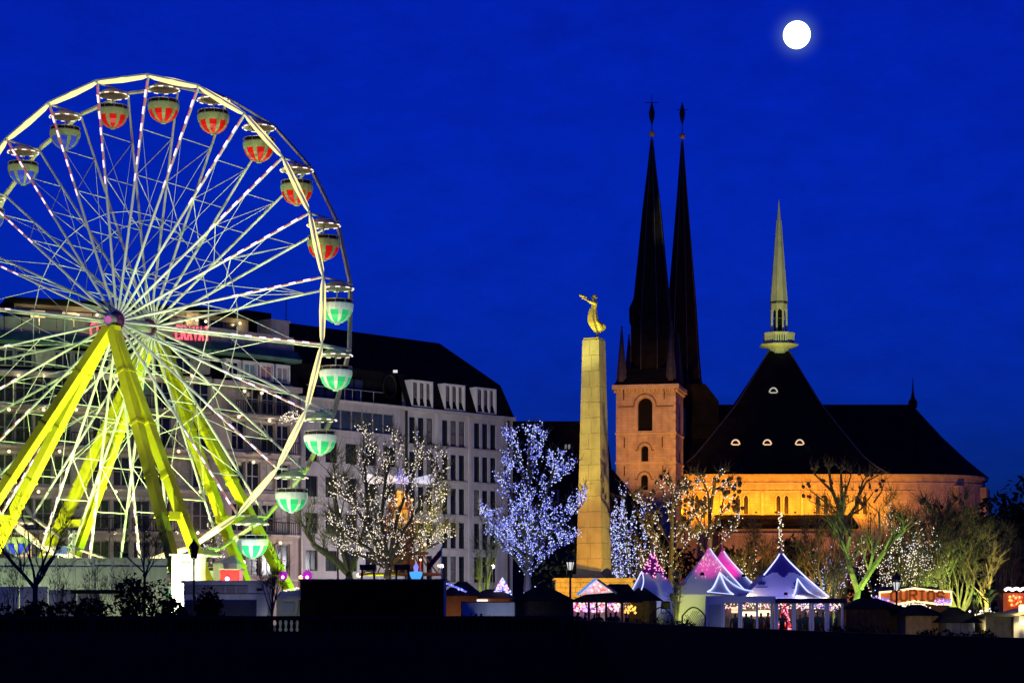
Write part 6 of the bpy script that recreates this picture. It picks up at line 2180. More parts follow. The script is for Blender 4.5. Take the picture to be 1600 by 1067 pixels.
# lower barrier in front
DB = 104.5
br_ = thing('barrier', 'low pale barrier boards in front of the tall hoarding', 'fence', (XX(80, DB), DB, 0))
xs = [-60, -15, 30, 75, 120, 139, 156]
for i, (a, b) in enumerate(zip(xs[:-1], xs[1:])):
    MB().bx(XX(a, DB) + .03, XX(b, DB) - .03, DB, DB + .05, .05, ZZ(916 if i < 3 else 921, DB)).build('panel', M_CABIN, br_)
MB().bx(XX(114, DB), XX(186, DB), DB - .5, DB + .9, ZZ(927, DB), ZZ(921, DB)).build('roof', M_ROOFDARK, br_)
lamp_l = []
# white cabin
def cabin(name, label, cat, x0, x1, ytop, d, dep, m_wall, boards=True):
    t = rect_thing(name, label, cat, x0, x1, ytop, d, dep)
    a, b = XX(x0, d), XX(x1, d)
    z1 = ZZ(ytop, d)
    MB().bx(a, b, d, d + dep, .01, z1).build('wall', m_wall, t)
    MB().bx(a - .12, b + .12, d - .15, d + dep + .1, z1 + .002, z1 + .14).build('roof', m_wall, t)
    return t, a, b, z1
DC = 102.0
t, a, b, z1 = cabin('white_cabin', 'long low white cabin with a navy board beside the wheel leg', 'cabin', 287, 418, 911, DC, 2.4, M_CABIN)
MB().bx(a + .1, XX(385, DC), DC - .06, DC - .003, ZZ(926, DC), ZZ(915, DC)).build('window_band', mat('cabin_band', (.30, .28, .26), .4, .3, 2, 0), t)
MB().bx(a, b, DC - .05, DC - .002, ZZ(928.5, DC), ZZ(927, DC)).build('trim', M_STEEL, t)
for x in (303, 318, 335, 352, 369, 386):
    MB().bx(XX(x, DC) - .02, XX(x, DC) + .02, DC - .07, DC - .062, ZZ(926, DC), ZZ(915, DC)).build('mullion', M_CABIN, t)
MB().bx(XX(290, DC), XX(400, DC), DC - .09, DC - .052, ZZ(962, DC), ZZ(938, DC)).build('board', M_NAVY, t)
MB().bx(XX(401, DC), XX(410, DC), DC - .04, DC - .003, ZZ(923, DC), ZZ(919, DC)).build('vent', M_IRON, t)
# red booth behind it
DBO = 118.0
t = rect_thing('ticket_booth', 'small red booth glowing pink behind the white cabin among the wheel legs', 'booth', 344, 372, 880, DBO, 2)
a, b = XX(344, DBO), XX(374, DBO)
MB().bx(a, b, DBO, DBO + 1.6, .01, ZZ(890, DBO)).build('wall', mat('red_booth', (.5, .015, .02), .5, .1, 2, 0, emis=(1, .02, .08), estr=.55), t)
MB().bx(a - .1, b + .1, DBO - .2, DBO + 1.7, ZZ(890, DBO) + .002, ZZ(888, DBO)).build('roof', M_CABIN, t)
MB().sphere((XX(356, DBO), DBO - .25, ZZ(904, DBO)), .13, 10, 6).build('lamp_globe', glow('pink_lamp', (1, .55, .95), 4), t)
t = rect_thing('grey_cabin', 'pale grey cabin behind the glowing red booth by the wheel', 'cabin', 335, 372, 872, 121, 2)
MB().bx(XX(333, 121), XX(370, 121), 121, 123, .01, ZZ(880, 121)).build('wall', M_CABIN, t)
MB().add([(XX(331, 121), 120.8, ZZ(880, 121)), (XX(372, 121), 120.8, ZZ(880, 121)), (XX(372, 121), 123.2, ZZ(880, 121)), (XX(331, 121), 123.2, ZZ(880, 121)), (XX(362, 121), 122, ZZ(866, 121))], [(0, 1, 4), (1, 2, 4), (2, 3, 4), (3, 0, 4)]).build('roof', M_CABIN, t)
# blue-white small awning left
t = rect_thing('blue_awning', 'small pale blue awning behind the hoarding between the left wheel legs', 'awning', 88, 105, 853, 124, 1)
MB().add([PX(86, 864, 124), PX(106, 866, 124), PX(104, 853, 125), PX(88, 856, 125)], [(0, 1, 2, 3)]).add([PX(86, 864.5, 124), PX(106, 866.5, 124), PX(106, 868, 124), PX(86, 867, 124)], [(0, 1, 2, 3)]).build('canopy', mat('awning_cloth', (.45, .55, .8), .7, .1, 2, 0, emis=(.4, .6, 1), estr=.25), t)
MB().tube(PX(90, 870, 124), (XX(90, 124), 124, 0), .03, n=5).tube(PX(104, 870, 124), (XX(104, 124), 124, 0), .03, n=5).build('post', M_STEEL, t)
# lattice mast
t = rect_thing('lattice_mast', 'thin steel lattice mast behind the hoarding beside a yellow leg', 'mast', 106, 118, 830, 122, 1)
mm = MB()
c0 = [Vector((XX(x, 122), y, 0)) for x, y in ((107, 122), (116, 122), (111, 122.5))]
hz_ = ZZ(828, 122)
for c_ in c0:
    mm.tube(c_, c_ + Vector((0, 0, hz_)), .03, n=5)
for i in range(14):
    z0, z1 = hz_ * i / 14, hz_ * (i + 1) / 14
    for p in range(3):
        mm.tube(c0[p] + Vector((0, 0, z0)), c0[(p + 1) % 3] + Vector((0, 0, z1)), .018, n=4)
mm.build('lattice', M_STEEL, t)
# green white stall back
t = rect_thing('pale_stall', 'pale greenish stall back between the white cabin and the black tarpaulin stall', 'stall', 432, 468, 922, 104, 2)
a, b = XX(432, 104), XX(468, 104)
M_PALEGREEN = mat('pale_green_board', (.52, .56, .42), .6, .1, 1, .05)
MB().bx(a, b, 104, 106, .01, ZZ(937, 104)).build('wall', M_PALEGREEN, t)
MB().add([(a - .1, 103.8, ZZ(937, 104)), (b + .1, 103.8, ZZ(937, 104)), (b, 105.5, ZZ(921, 105)), (a, 105.5, ZZ(924, 105))], [(0, 1, 2, 3)]).build('roof', M_PALEGREEN, t)
MB().bx(XX(442, 104), XX(460, 104), 103.93, 103.99, ZZ(955, 104), ZZ(941, 104)).build('panel', M_CABIN, t)
MB().beam((b - .05, 103.9, ZZ(938, 104)), (XX(458, 104), 103.9, .3), .1, .06).build('strut', M_PALEGREEN, t)
tag(bulbs([Vector((XX(445 + i * 3.2, 104), 103.7, ZZ(922 - i * .6 + (i % 2), 104))) for i in range(8)], .06, WARM, .9).build('fairy_lights', WARM, t), kind='stuff')
floodlight((XX(436, 101), 100.2, .4), (XX(452, 104), 104, 1.6), (.95, 1, .72), 45, 'small white floodlight in front of the pale greenish stall', 80, .6, None, 2)
# black tarpaulin stall
DK = 103.0
t = rect_thing('tarpaulin_stall', 'long black tarpaulin covered stall with a thin pale roof edge', 'stall', 468, 695, 906, DK, 4)
a, b = XX(470, DK), XX(694, DK)
zk = ZZ(907, DK)
MB().bx(a, b, DK, DK + 3.6, .01, zk).build('tarpaulin', M_BLACKBOX, t)
MB().bx(a - .1, b + .08, DK - .15, DK + 3.8, zk + .002, zk + .09).build('roof_edge', mat('dull_edge', (.10, .10, .09), .8, .2, 2, 0), t)
MB().bx(b - .02, b + .10, DK - .12, DK - .002, .01, zk).build('corner_post', M_CABIN, t)
for i in range(1, 7):
    x = a + (b - a) * i / 7
    MB().tube((x, DK - .02, .01), (x + .05, DK - .02, zk), .05, n=5).build('seam', M_BLACKBOX, t)
# raised terrace behind it
t2 = rect_thing('terrace', 'dark raised wooden terrace behind the black tarpaulin stall', 'platform', 500, 690, 903, 110, 4)
zt2 = ZZ(906, 110)
MB().bx(XX(476, 110), XX(700, 110), 109, 114, zt2 - .3, zt2).build('deck', M_WOOD, t2)
for x in (480, 530, 580, 630, 690):
    MB().bx(XX(x, 110) - .1, XX(x, 110) + .1, 109.2, 109.4, .004, zt2 - .301).build('post', M_WOOD, t2)
for x, lab in ((574, 'dark wooden table on the terrace left of the lit tree trunk'), (628, 'dark wooden table on the terrace right of the lit tree trunk')):
    tb = thing('table', lab, 'table', (XX(x, 110), 110.5, zt2), 0, 'dark tables on the terrace')
    MB().box((XX(x, 110), 110.5, zt2 + .70), (.85, .7, .28)).build('tabletop', M_WOOD, tb)
    for sx_ in (-.34, .34):
        for sy in (-.25, .25):
            MB().tube((XX(x, 110) + sx_, 110.5 + sy, zt2 + .003), (XX(x, 110) + sx_ * .9, 110.5 + sy, zt2 + .559), .045, n=6).build('leg', M_WOOD, tb)
# glowing globes
for x, d, lab in ((480, 108, 'magenta glowing globe at the left end of the black tarpaulin stall'), (442, 112, 'magenta glowing globe beside the rear yellow leg')):
    g_ = thing('globe_lamp', lab, 'lamp', PX(x, 899, d), 0, 'magenta globe lamps')
    c = PX(x, 899, d)
    MB().sphere(c, .27, 16, 10).build('globe', mat('magenta_globe', (.4, .03, .4), .4, .1, 3, 0, emis=(.62, .02, .62), estr=.8) if 'magenta_globe' not in MATS else MATS['magenta_globe'], g_, smooth=True)
    MB().sphere(c + Vector((.02, -.24, -.08)), .09, 8, 5).build('bulb', MATS['pink_lamp'], g_)
    MB().tube((c.x, d, 0), (c.x, d, c.z - .25), .03, n=5).build('post', M_IRON, g_)
# wooden christmas pyramid behind the warm lit tree
DP = 128.0
py = thing('christmas_pyramid', 'wooden christmas pyramid tower with glowing rotor blades behind the warm lit tree', 'tower', (XX(628, DP), DP, 0))
M_PYR = mat('pyramid_wood', (.38, .16, .05), .6, .2, 3, .1)
M_PYRLIT = mat('pyramid_lit_tier', (.6, .35, .1), .6, .2, 3, 0, emis=(1, .50, .08), estr=.85)
cxp = XX(626, DP)
tiers = [(0, 2.6, 895), (1, 1.7, 862), (2, 1.25, 826), (3, .85, 792)]
for i, r, y in tiers:
    z = ZZ(y, DP)
    MB().lathe([(r, z - .16), (r + .05, z - .08), (r, z)], 8, (cxp, DP, 0)).build('tier_floor', M_PYR, py)
    zn = ZZ(tiers[i + 1][2], DP) if i < 3 else ZZ(762, DP)
    rn = (tiers[i + 1][1] if i < 3 else .5)
    MB().lathe([(rn * .55, z + .01), (rn * .5, zn - .17)], 8, (cxp, DP, 0)).build('tier_core', M_PYRLIT if i >= 2 else M_PYR, py)
    for j in range(8):
        a_ = j * math.pi / 4 + .2
        MB().tube((cxp + r * .9 * math.cos(a_), DP + r * .9 * math.sin(a_), z), (cxp + rn * .85 * math.cos(a_), DP + rn * .85 * math.sin(a_), zn - .16), .05, n=5).build('tier_post', M_PYR, py)
        if j % 2:
            p = Vector((cxp + (r - .1) * math.cos(a_ + .3), DP + (r - .1) * math.sin(a_ + .3), z))
            cn = MB().lathe([(.05, 0), (.05, .35)], 6, p).build('candle', M_WHITEPAINT, py)
            MB().sphere(p + Vector((0, 0, .45)), .09, 6, 4).build('flame', glow('candle_flame', (1, .45, .2), 3.2) if 'candle_flame' not in MATS else MATS['candle_flame'], cn)
zt_ = ZZ(752, DP)
M_BLADE = mat('lit_blade', (.7, .68, .75), .6, .3, 2.5, 0, emis=(.86, .82, 1.0), estr=.75)
for j in range(9):
    a_ = j * math.pi / 4.5 + .1
    d_ = Vector((math.cos(a_), math.sin(a_), 0))
    s_ = Vector((-math.sin(a_), math.cos(a_), 0))
    m = MB()
    q0, q1 = Vector((cxp, DP, zt_)) + d_ * .5, Vector((cxp, DP, zt_ + .12)) + d_ * 2.3
    m.add([q0 - s_ * .07, q0 + s_ * .07 + Vector((0, 0, .08)), q1 + s_ * .26 + Vector((0, 0, .30)), q1 - s_ * .26 - Vector((0, 0, .2)),
           q0 - s_ * .07 - Vector((0, 0, .03)), q0 + s_ * .07 + Vector((0, 0, .05)), q1 + s_ * .26 + Vector((0, 0, .27)), q1 - s_ * .26 - Vector((0, 0, .23))],
          [(0, 1, 2, 3), (7, 6, 5, 4), (0, 4, 5, 1), (1, 5, 6, 2), (2, 6, 7, 3), (3, 7, 4, 0)])
    m.build('rotor_blade', M_BLADE, py)
MB().lathe([(.5, zt_ - .1), (.55, zt_ + .1), (.2, zt_ + .5), (.05, zt_ + .9)], 10, (cxp, DP, 0)).build('rotor_hub', mat('violet_hub', (.3, .25, .6), .6, .1, 3, 0, emis=(.5, .4, 1), estr=.6), py)
lamp('POINT', (cxp, DP - 1.6, ZZ(790, DP)), (1, .55, .15), 90, None, radius=.3, name='pyramid_glow')
# blue lit figure stand and flag
t = rect_thing('lit_tub', 'blue glowing tub stand with small lights at the right end of the terrace', 'stand', 640, 658, 880, 108, 1)
c = PX(650, 898, 108)
MB().lathe([(.22, -.24), (.32, 0), (.34, .16), (.05, .2)], 12, c).build('tub', mat('blue_tub', (.05, .3, .7), .5, .1, 3, 0, emis=(.08, .45, 1), estr=1.0), t)
MB().lathe([(.1, .2), (.14, .45), (.02, .62)], 8, c).build('figure', mat('violet_figure', (.2, .2, .7), .5, .1, 3, 0, emis=(.3, .3, 1), estr=.9), t)
MB().lathe([(.3, -1.2), (.3, -.245)], 10, c).build('stand', M_IRON, t)
MB().tube((c.x + .22, c.y, c.z), (c.x + .24, c.y, c.z + .72), .04, n=6).build('candle', mat('red_candle', (.5, .05, .05), .5, .1, 3, 0, emis=(1, .1, .08), estr=.5), t)
MB().sphere((c.x + .24, c.y, c.z + .80), .07, 6, 4).build('flame', MATS['candle_flame'], t)
t = thing('flag', 'dark red flag drooping from a white pole beside the pale stone block', 'flag', (XX(690, 111), 111, 0))
zf = ZZ(853, 111)
MB().tube((XX(690, 111), 111, .004), (XX(690, 111), 111, zf), .035, n=6).build('pole', M_WHITEPAINT, t)
m = MB()
for i in range(7):
    for j in range(5):
        u_, v_ = i / 6, j / 4
        m.v.append((XX(690 - 23 * u_, 111), 111 + .08 * math.sin(u_ * 9 + v_ * 2), zf - .08 - u_ * .95 - v_ * (.42 + .0 * u_)))
for i in range(6):
    for j in range(4):
        m.f.append((i * 5 + j, i * 5 + j + 1, (i + 1) * 5 + j + 1, (i + 1) * 5 + j))
        m.m.append(0)
m.build('cloth', mat('red_flag', (.30, .02, .03), .8, .15, 4, 0), t, smooth=True)

# ---- chalets
def chalet(label, x0, x1, yr, ye, d, dep, wall_m, roof_m, group=None, front_open=None, cat='stall', name='chalet', over=.35, planks=True, ridge='x'):
    t = thing(name, label, cat, ((XX(x0, d) + XX(x1, d)) / 2, d, 0), 0, group)
    a, b = XX(x0, d), XX(x1, d)
    ze, zr = ZZ(ye, d), ZZ(yr, d + dep / 2)
    m = MB()
    if front_open:
        oa, ob_, oz0, oz1 = front_open
        m.bx(a, oa, d, d + .08, .01, ze).bx(ob_, b, d, d + .08, .01, ze).bx(oa, ob_, d, d + .08, .01, oz0).bx(oa, ob_, d, d + .08, oz1, ze)
        m.bx(a, a + .08, d + .081, d + dep, .01, ze).bx(b - .08, b, d + .081, d + dep, .01, ze).bx(a + .08, b - .08, d + dep - .08, d + dep, .01, ze)
    else:
        m.bx(a, b, d, d + dep, .01, ze)
    w = m.build('wall', wall_m, t)
    if planks and not front_open:
        n = max(3, int((b - a) / .3))
        for i in range(n):
            q0, q1 = a + (b - a) * i / n + .012, a + (b - a) * (i + 1) / n - .012
            MB().bx(q0, q1, d - .03 - RND.uniform(0, .012), d - .002, .02, ze - .02).build('plank', wall_m, t)
    o = over
    m = MB()
    cx_, cy_ = (a + b) / 2, d + dep / 2
    if ridge == 'x':
        k = min(.35 * (b - a), dep * .5)
        m.add([(a - o, d - o, ze - .02), (b + o, d - o, ze - .02), (b + o, d + dep + o, ze - .02), (a - o, d + dep + o, ze - .02), (a + k, cy_, zr), (b - k, cy_, zr)], [(0, 1, 5, 4), (2, 3, 4, 5), (0, 4, 3), (1, 2, 5), (0, 3, 2, 1)])
    else:
        m.add([(a - o, d - o, ze - .02), (cx_, d - o, zr), (b + o, d - o, ze - .02), (a - o, d + dep + o, ze - .02), (cx_, d + dep + o, zr), (b + o, d + dep + o, ze - .02),
               (a - o, d - o, ze - .14), (b + o, d - o, ze - .14), (cx_, d - o, zr - .14)], [(0, 1, 4, 3), (1, 2, 5, 4), (0, 6, 8, 1), (1, 8, 7, 2), (3, 4, 5)])
    m.build('roof', roof_m, t)
    return t, a, b, ze, zr
# orange lit stall right of the tarpaulin, with white board
CHG = 'wooden market chalets'
M_ORWALL = mat('varnished_boards', (.42, .20, .06), .6, .2, 3, .15)
t, a, b, ze, zr = chalet('orange lit wooden stall with violet lights along its sloping roof', 697, 745, 908, 930, 105, 3, M_ORWALL, M_WOOD, CHG)
tag(bulbs([PX(698 + 24 * i / 26 + RND.uniform(-.5, .5), 911 + 10 * i / 26 + RND.uniform(-1.5, 1.5), 104.5) for i in range(34)], .05, [M_BULB_BLUE, M_BULB_COOL], .8).build('fairy_lights', [M_BULB_BLUE, M_BULB_COOL], t), kind='stuff')
floodlight((XX(706, 103.2), 103.2, .6), (XX(712, 105), 105, 1.9), (1, .55, .12), 32, 'small orange spotlight on the wooden stall beside the tarpaulin', 100, .8, None, 2)
t = thing('white_board', 'broad white board in front of the dark stall, lit bluish on one side', 'board', (XX(763, 101.5), 101.5, 0))
MB().bx(XX(722, 101.5), XX(804, 101.5), 101.5, 101.56, .4, ZZ(941, 101.5)).build('board', M_CABIN, t)
MB().bx(XX(720.5, 101.5), XX(722, 101.5) - .002, 101.46, 101.6, .01, ZZ(939, 101.5)).build('post', M_IRON, t)
MB().bx(XX(804, 101.5) + .002, XX(806, 101.5), 101.46, 101.6, .01, ZZ(939, 101.5)).build('post', M_IRON, t)
MB().bx(XX(722, 101.5), XX(804, 101.5), 101.47, 101.6, ZZ(941, 101.5) + .002, ZZ(939.5, 101.5)).build('top_rail', M_WOOD, t)
floodlight((XX(790, 99), 98.9, .5), (XX(785, 101.5), 101.5, 1.5), (.70, .82, 1), 90, 'small bluish floodlight in front of the white board', 70, .8, None, 1.5)
for x, w in ((752, 'black'), (744, 'navy')):
    person(Vector((XX(x, 100.5), 100.5, 0.0)), .3, 'stand', w, 'person in a %s coat standing before the white board' % w, 'visitors at the market', .95)
t, a, b, ze, zr = chalet('long low chalet with a white glowing counter under its eaves behind the white board', 738, 800, 920, 934, 106, 3, M_ORWALL, M_WOOD, CHG)
MB().bx(XX(741, 106), XX(762, 106), 105.5, 105.9, ZZ(938.5, 106), ZZ(936.5, 106)).build('tube_light', glow('white_tube', (1, .95, .9), 2.5), t)
floodlight((XX(780, 105), 104.6, 1.1), (XX(780, 106), 106, 2.2), (1, .5, .12), 15, 'small orange spotlight under the eaves of the low chalet', 110, .8, None, 2)
# gable of coloured lights
t = thing('light_gable', 'small house-shaped gable of blue, white and pink lights below the blue-white tree', 'light display', (XX(784, 107), 107, 0))
m = MB()
mats = [M_BULB_COOL, M_BULB_BLUE, glow('pink_bulb', (1, .3, .5), 2.2)]
g = random.Random(9)
for i in range(210):
    u_ = g.uniform(0, 1)
    xw = g.uniform(-1, 1) * (1 - u_) * 17
    m.octa(PX(785 + xw, 930 - u_ * 27, 107 + g.uniform(0, .05)), .055, g.choices((0, 1, 2), (.5, .3, .2))[0])
tag(m.build('fairy_lights', mats, t), kind='stuff')
m = MB()
pp = [PX(768, 931, 107.08), PX(785, 903, 107.08), PX(802, 931, 107.08)]
m.path([pp[0], pp[1], pp[2], pp[0]], .05, 5)
m.tube((XX(785, 107), 107.1, 0), pp[1], .05, n=5)
m.build('frame', M_IRON, t)
# dark round-roofed chalet
t, a, b, ze, zr = chalet('dark unlit chalet with a broad humped roof below the blue-white tree', 806, 890, 917, 938, 104, 3.6, M_WOOD, M_ROOFDARK, CHG)
# stall with candy lights, dark wide roof
DS = 104.0
t = thing('candy_stall', 'open market stall under a wide dark roof glowing pink and violet inside', 'stall', (XX(945, DS), DS, 0), 0, CHG)
a, b = XX(893, DS), XX(998, DS)
m = MB()
ze = ZZ(941, DS)
zr = ZZ(912, DS + 2)
m.add([(a - .2, DS - .5, ze), (b + .2, DS - .5, ze), (b + .2, DS + 4, ze), (a - .2, DS + 4, ze), (XX(955, DS), DS + 1.8, zr), (XX(985, DS), DS + 1.8, zr)], [(0, 1, 5, 4), (2, 3, 4, 5), (0, 4, 3), (1, 2, 5), (0, 3, 2, 1)])
m.build('roof', M_ROOFDARK, t)
for x in (894, 920, 947, 972, 997):
    MB().bx(XX(x, DS) - .06, XX(x, DS) + .06, DS - .1, DS + .02, .004, ze - .002).build('post', M_WOOD, t)
M_BACKP = mat('stall_back', (.6, .5, .65), .7, .3, 3, 0)
MB().bx(a, b, DS + 3.2, DS + 3.3, .01, ze - .002).build('back_wall', M_BACKP, t)
MB().bx(a, b, DS + .2, DS + .6, .01, 1.0).build('counter', M_WOOD, t)
g = random.Random(12)
M_VIOLET = glow('violet_bulb', (.62, .3, 1), 2.0)
M_PINKB = MATS['pink_bulb']
M_REDB = glow('red_bulb', (1, .06, .05), 2.0)
M_AMBER = glow('amber_bulb', (1, .5, .08), 1.8)
m = MB()
for i in range(150):
    x = g.uniform(896, 968)
    m.octa(PX(x, g.uniform(941, 955), DS + g.uniform(.2, 2.9)), g.uniform(.04, .085), g.choices((0, 1, 2, 3), (.3, .3, .12, .3))[0])
for i in range(30):
    m.octa(PX(g.uniform(975, 994), g.uniform(946, 957), DS + g.uniform(.4, 2)), g.uniform(.04, .09), 4)
tag(m.build('hanging_bulbs', [M_VIOLET, M_PINKB, M_REDB, M_BULB_WARM, M_AMBER], t), kind='stuff')
lamp('POINT', (XX(915, DS), DS + 2.2, 2.3), (.7, .4, 1), 60, None, radius=.25, name='stall_light')
lamp('POINT', (XX(952, DS), DS + 2.2, 2.3), (1, .55, .7), 60, None, radius=.25, name='stall_light')
lamp('POINT', (XX(985, DS), DS + 2.2, 2.2), (1, .6, .2), 30, None, radius=.25, name='stall_light')
# gable sign over it
t = thing('gable_sign', 'blue edged triangular gable board with pink lights above the candy stall', 'sign', (XX(932, DS), DS - .4, 0))
tri = [(903, 929), (931, 905), (960, 925)]
P3 = [PX(x, y, DS - .62) for x, y in tri]
Q3 = [p + Vector((0, .08, 0)) for p in P3]
MB().add(P3 + Q3, [(0, 1, 2), (5, 4, 3), (0, 3, 4, 1), (1, 4, 5, 2), (2, 5, 3, 0)]).build('board', mat('gable_board', (.7, .6, .62), .6, .2, 3, 0, emis=(1, .75, .75), estr=.55), t)
MB().beam(P3[0] + Vector((-.05, -.04, 0)), P3[1] + Vector((0, -.04, .05)), .10, .22, (0, 1, 0)).build('edge', mat('blue_edge', (.05, .25, .6), .5, .1, 3, 0, emis=(.05, .35, 1), estr=.8), t)
MB().beam(P3[1] + Vector((.08, -.04, 0)), P3[2] + Vector((.1, -.04, -.05)), .10, .36, (0, 1, 0)).build('edge', mat('grey_blue_edge', (.25, .35, .42), .6, .3, 6, 0), t)
m = MB()
for i in range(34):
    u_, v_ = g.random(), g.random()
    if u_ + v_ > 1: u_, v_ = 1 - u_, 1 - v_
    p = P3[0] + (P3[1] - P3[0]) * u_ * .9 + (P3[2] - P3[0]) * v_ * .9 + Vector((.1, -.05, .03))
    m.octa(p, g.uniform(.03, .07), g.choices((0, 1, 2), (.4, .3, .3))[0])
tag(m.build('fairy_lights', [M_BULB_WARM, M_REDB, M_PINKB], t), kind='stuff')
MB().tube((XX(932, DS), DS - .5, .0), (XX(932, DS), DS - .5, P3[0].z), .05, n=5).build('post', M_IRON, t)
VP = 'visitors at the market'
cnt = 0
for x, d, pose, coat, rot, lab in ((903, 102.6, 'stand', 'black', 3.0, 'dark coated visitor at the left end of the candy stall'), (913, 102.9, 'walk', 'navy', 1.4, 'visitor walking past the violet lights of the candy stall'),
                                   (929, 102.5, 'stand', 'black', 3.4, 'visitor facing the middle of the candy stall'), (936, 102.9, 'reach', 'brown', 2.9, 'visitor reaching toward the candy stall counter'),
                                   (954, 102.6, 'stand', 'black', 3.1, 'visitor before the red lit part of the candy stall'), (962, 103.0, 'stand', 'grey', 2.6, 'visitor in grey by the candy stall post'), (981, 102.7, 'walk', 'black', 4.6, 'visitor under the amber lights of the candy stall')):
    person(Vector((XX(x, d), d, 0)), rot, pose, coat, lab, VP, RND.uniform(.93, 1.0))
# second dark roof to the right of the candy stall
t, a, b, ze, zr = chalet('dark chalet with a low sloping roof between the candy stall and the small tent', 985, 1026, 918, 938, 105.5, 3.2, M_WOOD, M_ROOFDARK, CHG)

# ------------------------------------------------------------------ tents
def pagoda(mb, cx, cy, hw, hd, ze, zp, n=10, sag=.55, r_top=.05, mi_f=None, rot=0.0):
    """concave four-sided tent roof"""
    prev = None
    NSD = 20
    for k in range(n + 1):
        t_ = k / n
        w = (1 - t_) ** (1 + sag)
        z = ze + (zp - ze) * t_
        ring = []
        for side in range(4):
            for j in range(NSD):
                u_ = -1 + 2 * j / NSD
                p = [(u_, -1), (1, u_), (-u_, 1), (-1, -u_)][side]
                ring.append((cx + p[0] * (hw * w + r_top), cy + p[1] * (hd * w + r_top), z - .0))
        if prev:
            m_ = len(ring)
            for j in range(m_):
                mi = mi_f(j // NSD, (j % NSD + .5) / NSD * 2 - 1, (k - .5) / n) if mi_f else 0
                mb.add([prev[j], prev[(j + 1) % m_], ring[(j + 1) % m_], ring[j]], [(0, 1, 2, 3)], mi)
        prev = ring
    mb.add(prev, [tuple(range(len(prev)))], mi_f(0, 0, 1) if mi_f else 0)

def petal(u_, t_):
    """coloured cap that runs down between two rounded petals"""
    return t_ > .36 + .22 * math.sqrt(max(0, 1 - (2 * abs(u_) - 1) ** 2))
def tent(label, xc, d, x0, x1, ye, yp, cap_m=None, wall=True, group='white pagoda tents', fine=28, sag=.45, walls_m=None):
    t = thing('pagoda_tent', label, 'tent', (XX(xc, d), d, 0), 0, group)
    a, b = XX(x0, d), XX(x1, d)
    ze, zp = ZZ(ye, d), ZZ(yp, d)
    hw = (b - a) / 2
    mb = MB()
    mf = (lambda s, u_, t_: 1 if petal(u_, t_) else 0) if cap_m else None
    pagoda(mb, (a + b) / 2, d + hw, hw, hw, ze, zp, fine, sag, .06, mf)
    mb.build('roof', [M_TENT, cap_m or M_TENT], t, smooth=False)
    if wall:
        MB().bx(a + .05, b - .05, d + .05, d + hw * 2, .01, ze - .002).build('wall', M_TENT, t)
    MB().bx(a, b, d - .02, d + .05, ze - .28, ze - .004).build('valance', M_TENT, t)
    MB().lathe([(.05, 0), (.03, .35), (.01, .6)], 6, ((a + b) / 2, d + hw, zp)).build('finial', M_STEEL, t)
    return t, a, b, ze, zp, hw
TL = 'coloured spotlights on the tents'
# small purple-topped tent
t, a, b, ze, zp, hw = tent('small lavender pagoda tent with a purple top left of the pink tents', 1022, 107, 981, 1063, 938, 862, M_TENTPURPLE, sag=.08)
def edge_lights(t, pts, n, r=.045, mat_=None, d=-.06):
    P_ = [Vector(p) for p in pts]
    seg = [(P_[i + 1] - P_[i]).length for i in range(len(P_) - 1)]
    tot = sum(seg)
    m = MB()
    for k in range(n):
        l = tot * (k + .5) / n
        i = 0
        while i < len(seg) - 1 and l > seg[i]:
            l -= seg[i]
            i += 1
        p = P_[i].lerp(P_[i + 1], l / seg[i])
        m.octa(p + Vector((0, d, .03)), r)
    return tag(m.build('fairy_lights', mat_ or M_BULB_COOL, t), kind='stuff')
def rim(a, b, d, hw, ze, zp, sag, sx_, sy, n=10):
    """a corner ridge of the tent, eaves to peak"""
    c = Vector(((a + b) / 2, d + hw, 0))
    return [Vector((c.x + sx_ * (hw * (1 - k / n) ** (1 + sag) + .08), c.y + sy * (hw * (1 - k / n) ** (1 + sag) + .08), ze + (zp - ze) * k / n)) for k in range(n + 1)]
edge_lights(t, rim(a, b, 107, hw, ze, zp, .08, -1, -1)[:7], 26)
edge_lights(t, [PX(1002 + 3.5 * math.sin(i / 9 * 3.0), 922 - i * 3.2, 106.5) for i in range(10)], 30, .035)
m = MB()
for i in range(60):
    k = g.uniform(.45, .98)
    w = hw * (1 - k) ** 1.08 + .1
    m.octa((XX(1022, 107) + g.uniform(-w, w), 107 + hw - w - .05, ze + (zp - ze) * k), .04)
tag(m.build('fairy_lights', MATS['pink_bulb'], t), kind='stuff')
floodlight((XX(1040, 105), 105.0, 2.0), (XX(1022, 107), 108, 3.2), (.24, .28, 1), 60, 'bluish spotlight on the small purple-topped tent', 100, .8, TL, 2)
# two pink tents one behind the other
t, a, b, ze, zp, hw = tent('large pagoda tent lit pink at its peak, the front one of the pink pair', 1112, 104, 1058, 1166, 928, 856, None, sag=.14)
edge_lights(t, rim(a, b, 104, hw, ze, zp, .14, 1, -1), 44)
m = MB()
for i in range(46):
    k = g.uniform(.35, .9)
    w = hw * (1 - k) ** 1.14 + .1
    m.octa((XX(1112, 104) + g.uniform(-w, w), 104 + hw - w - .05, ze + (zp - ze) * k), .022)
tag(m.build('fairy_lights', M_BULB_WARM, t), kind='stuff')
lamp_p = floodlight((XX(1096, 102), 101.6, ze + 1.0), (XX(1114, 104), 104 + hw - .3, zp - .25), (1.0, .02, .34), 560, 'pink spotlight on the eaves of the front pink tent', 46, .9, TL, 2, k=.4)
floodlight((XX(1050, 100.5), 100.5, .6), (XX(1090, 104), 105, 2.6), (.95, .85, .75), 12, 'white spotlight low in front of the pink tents', 100, .9, TL, 2)
t, a2, b2, ze2, zp2, hw2 = tent('pagoda tent lit pink at its peak, the rear one of the pink pair', 1133, 109, 1080, 1187, 926, 860, None, sag=.14)
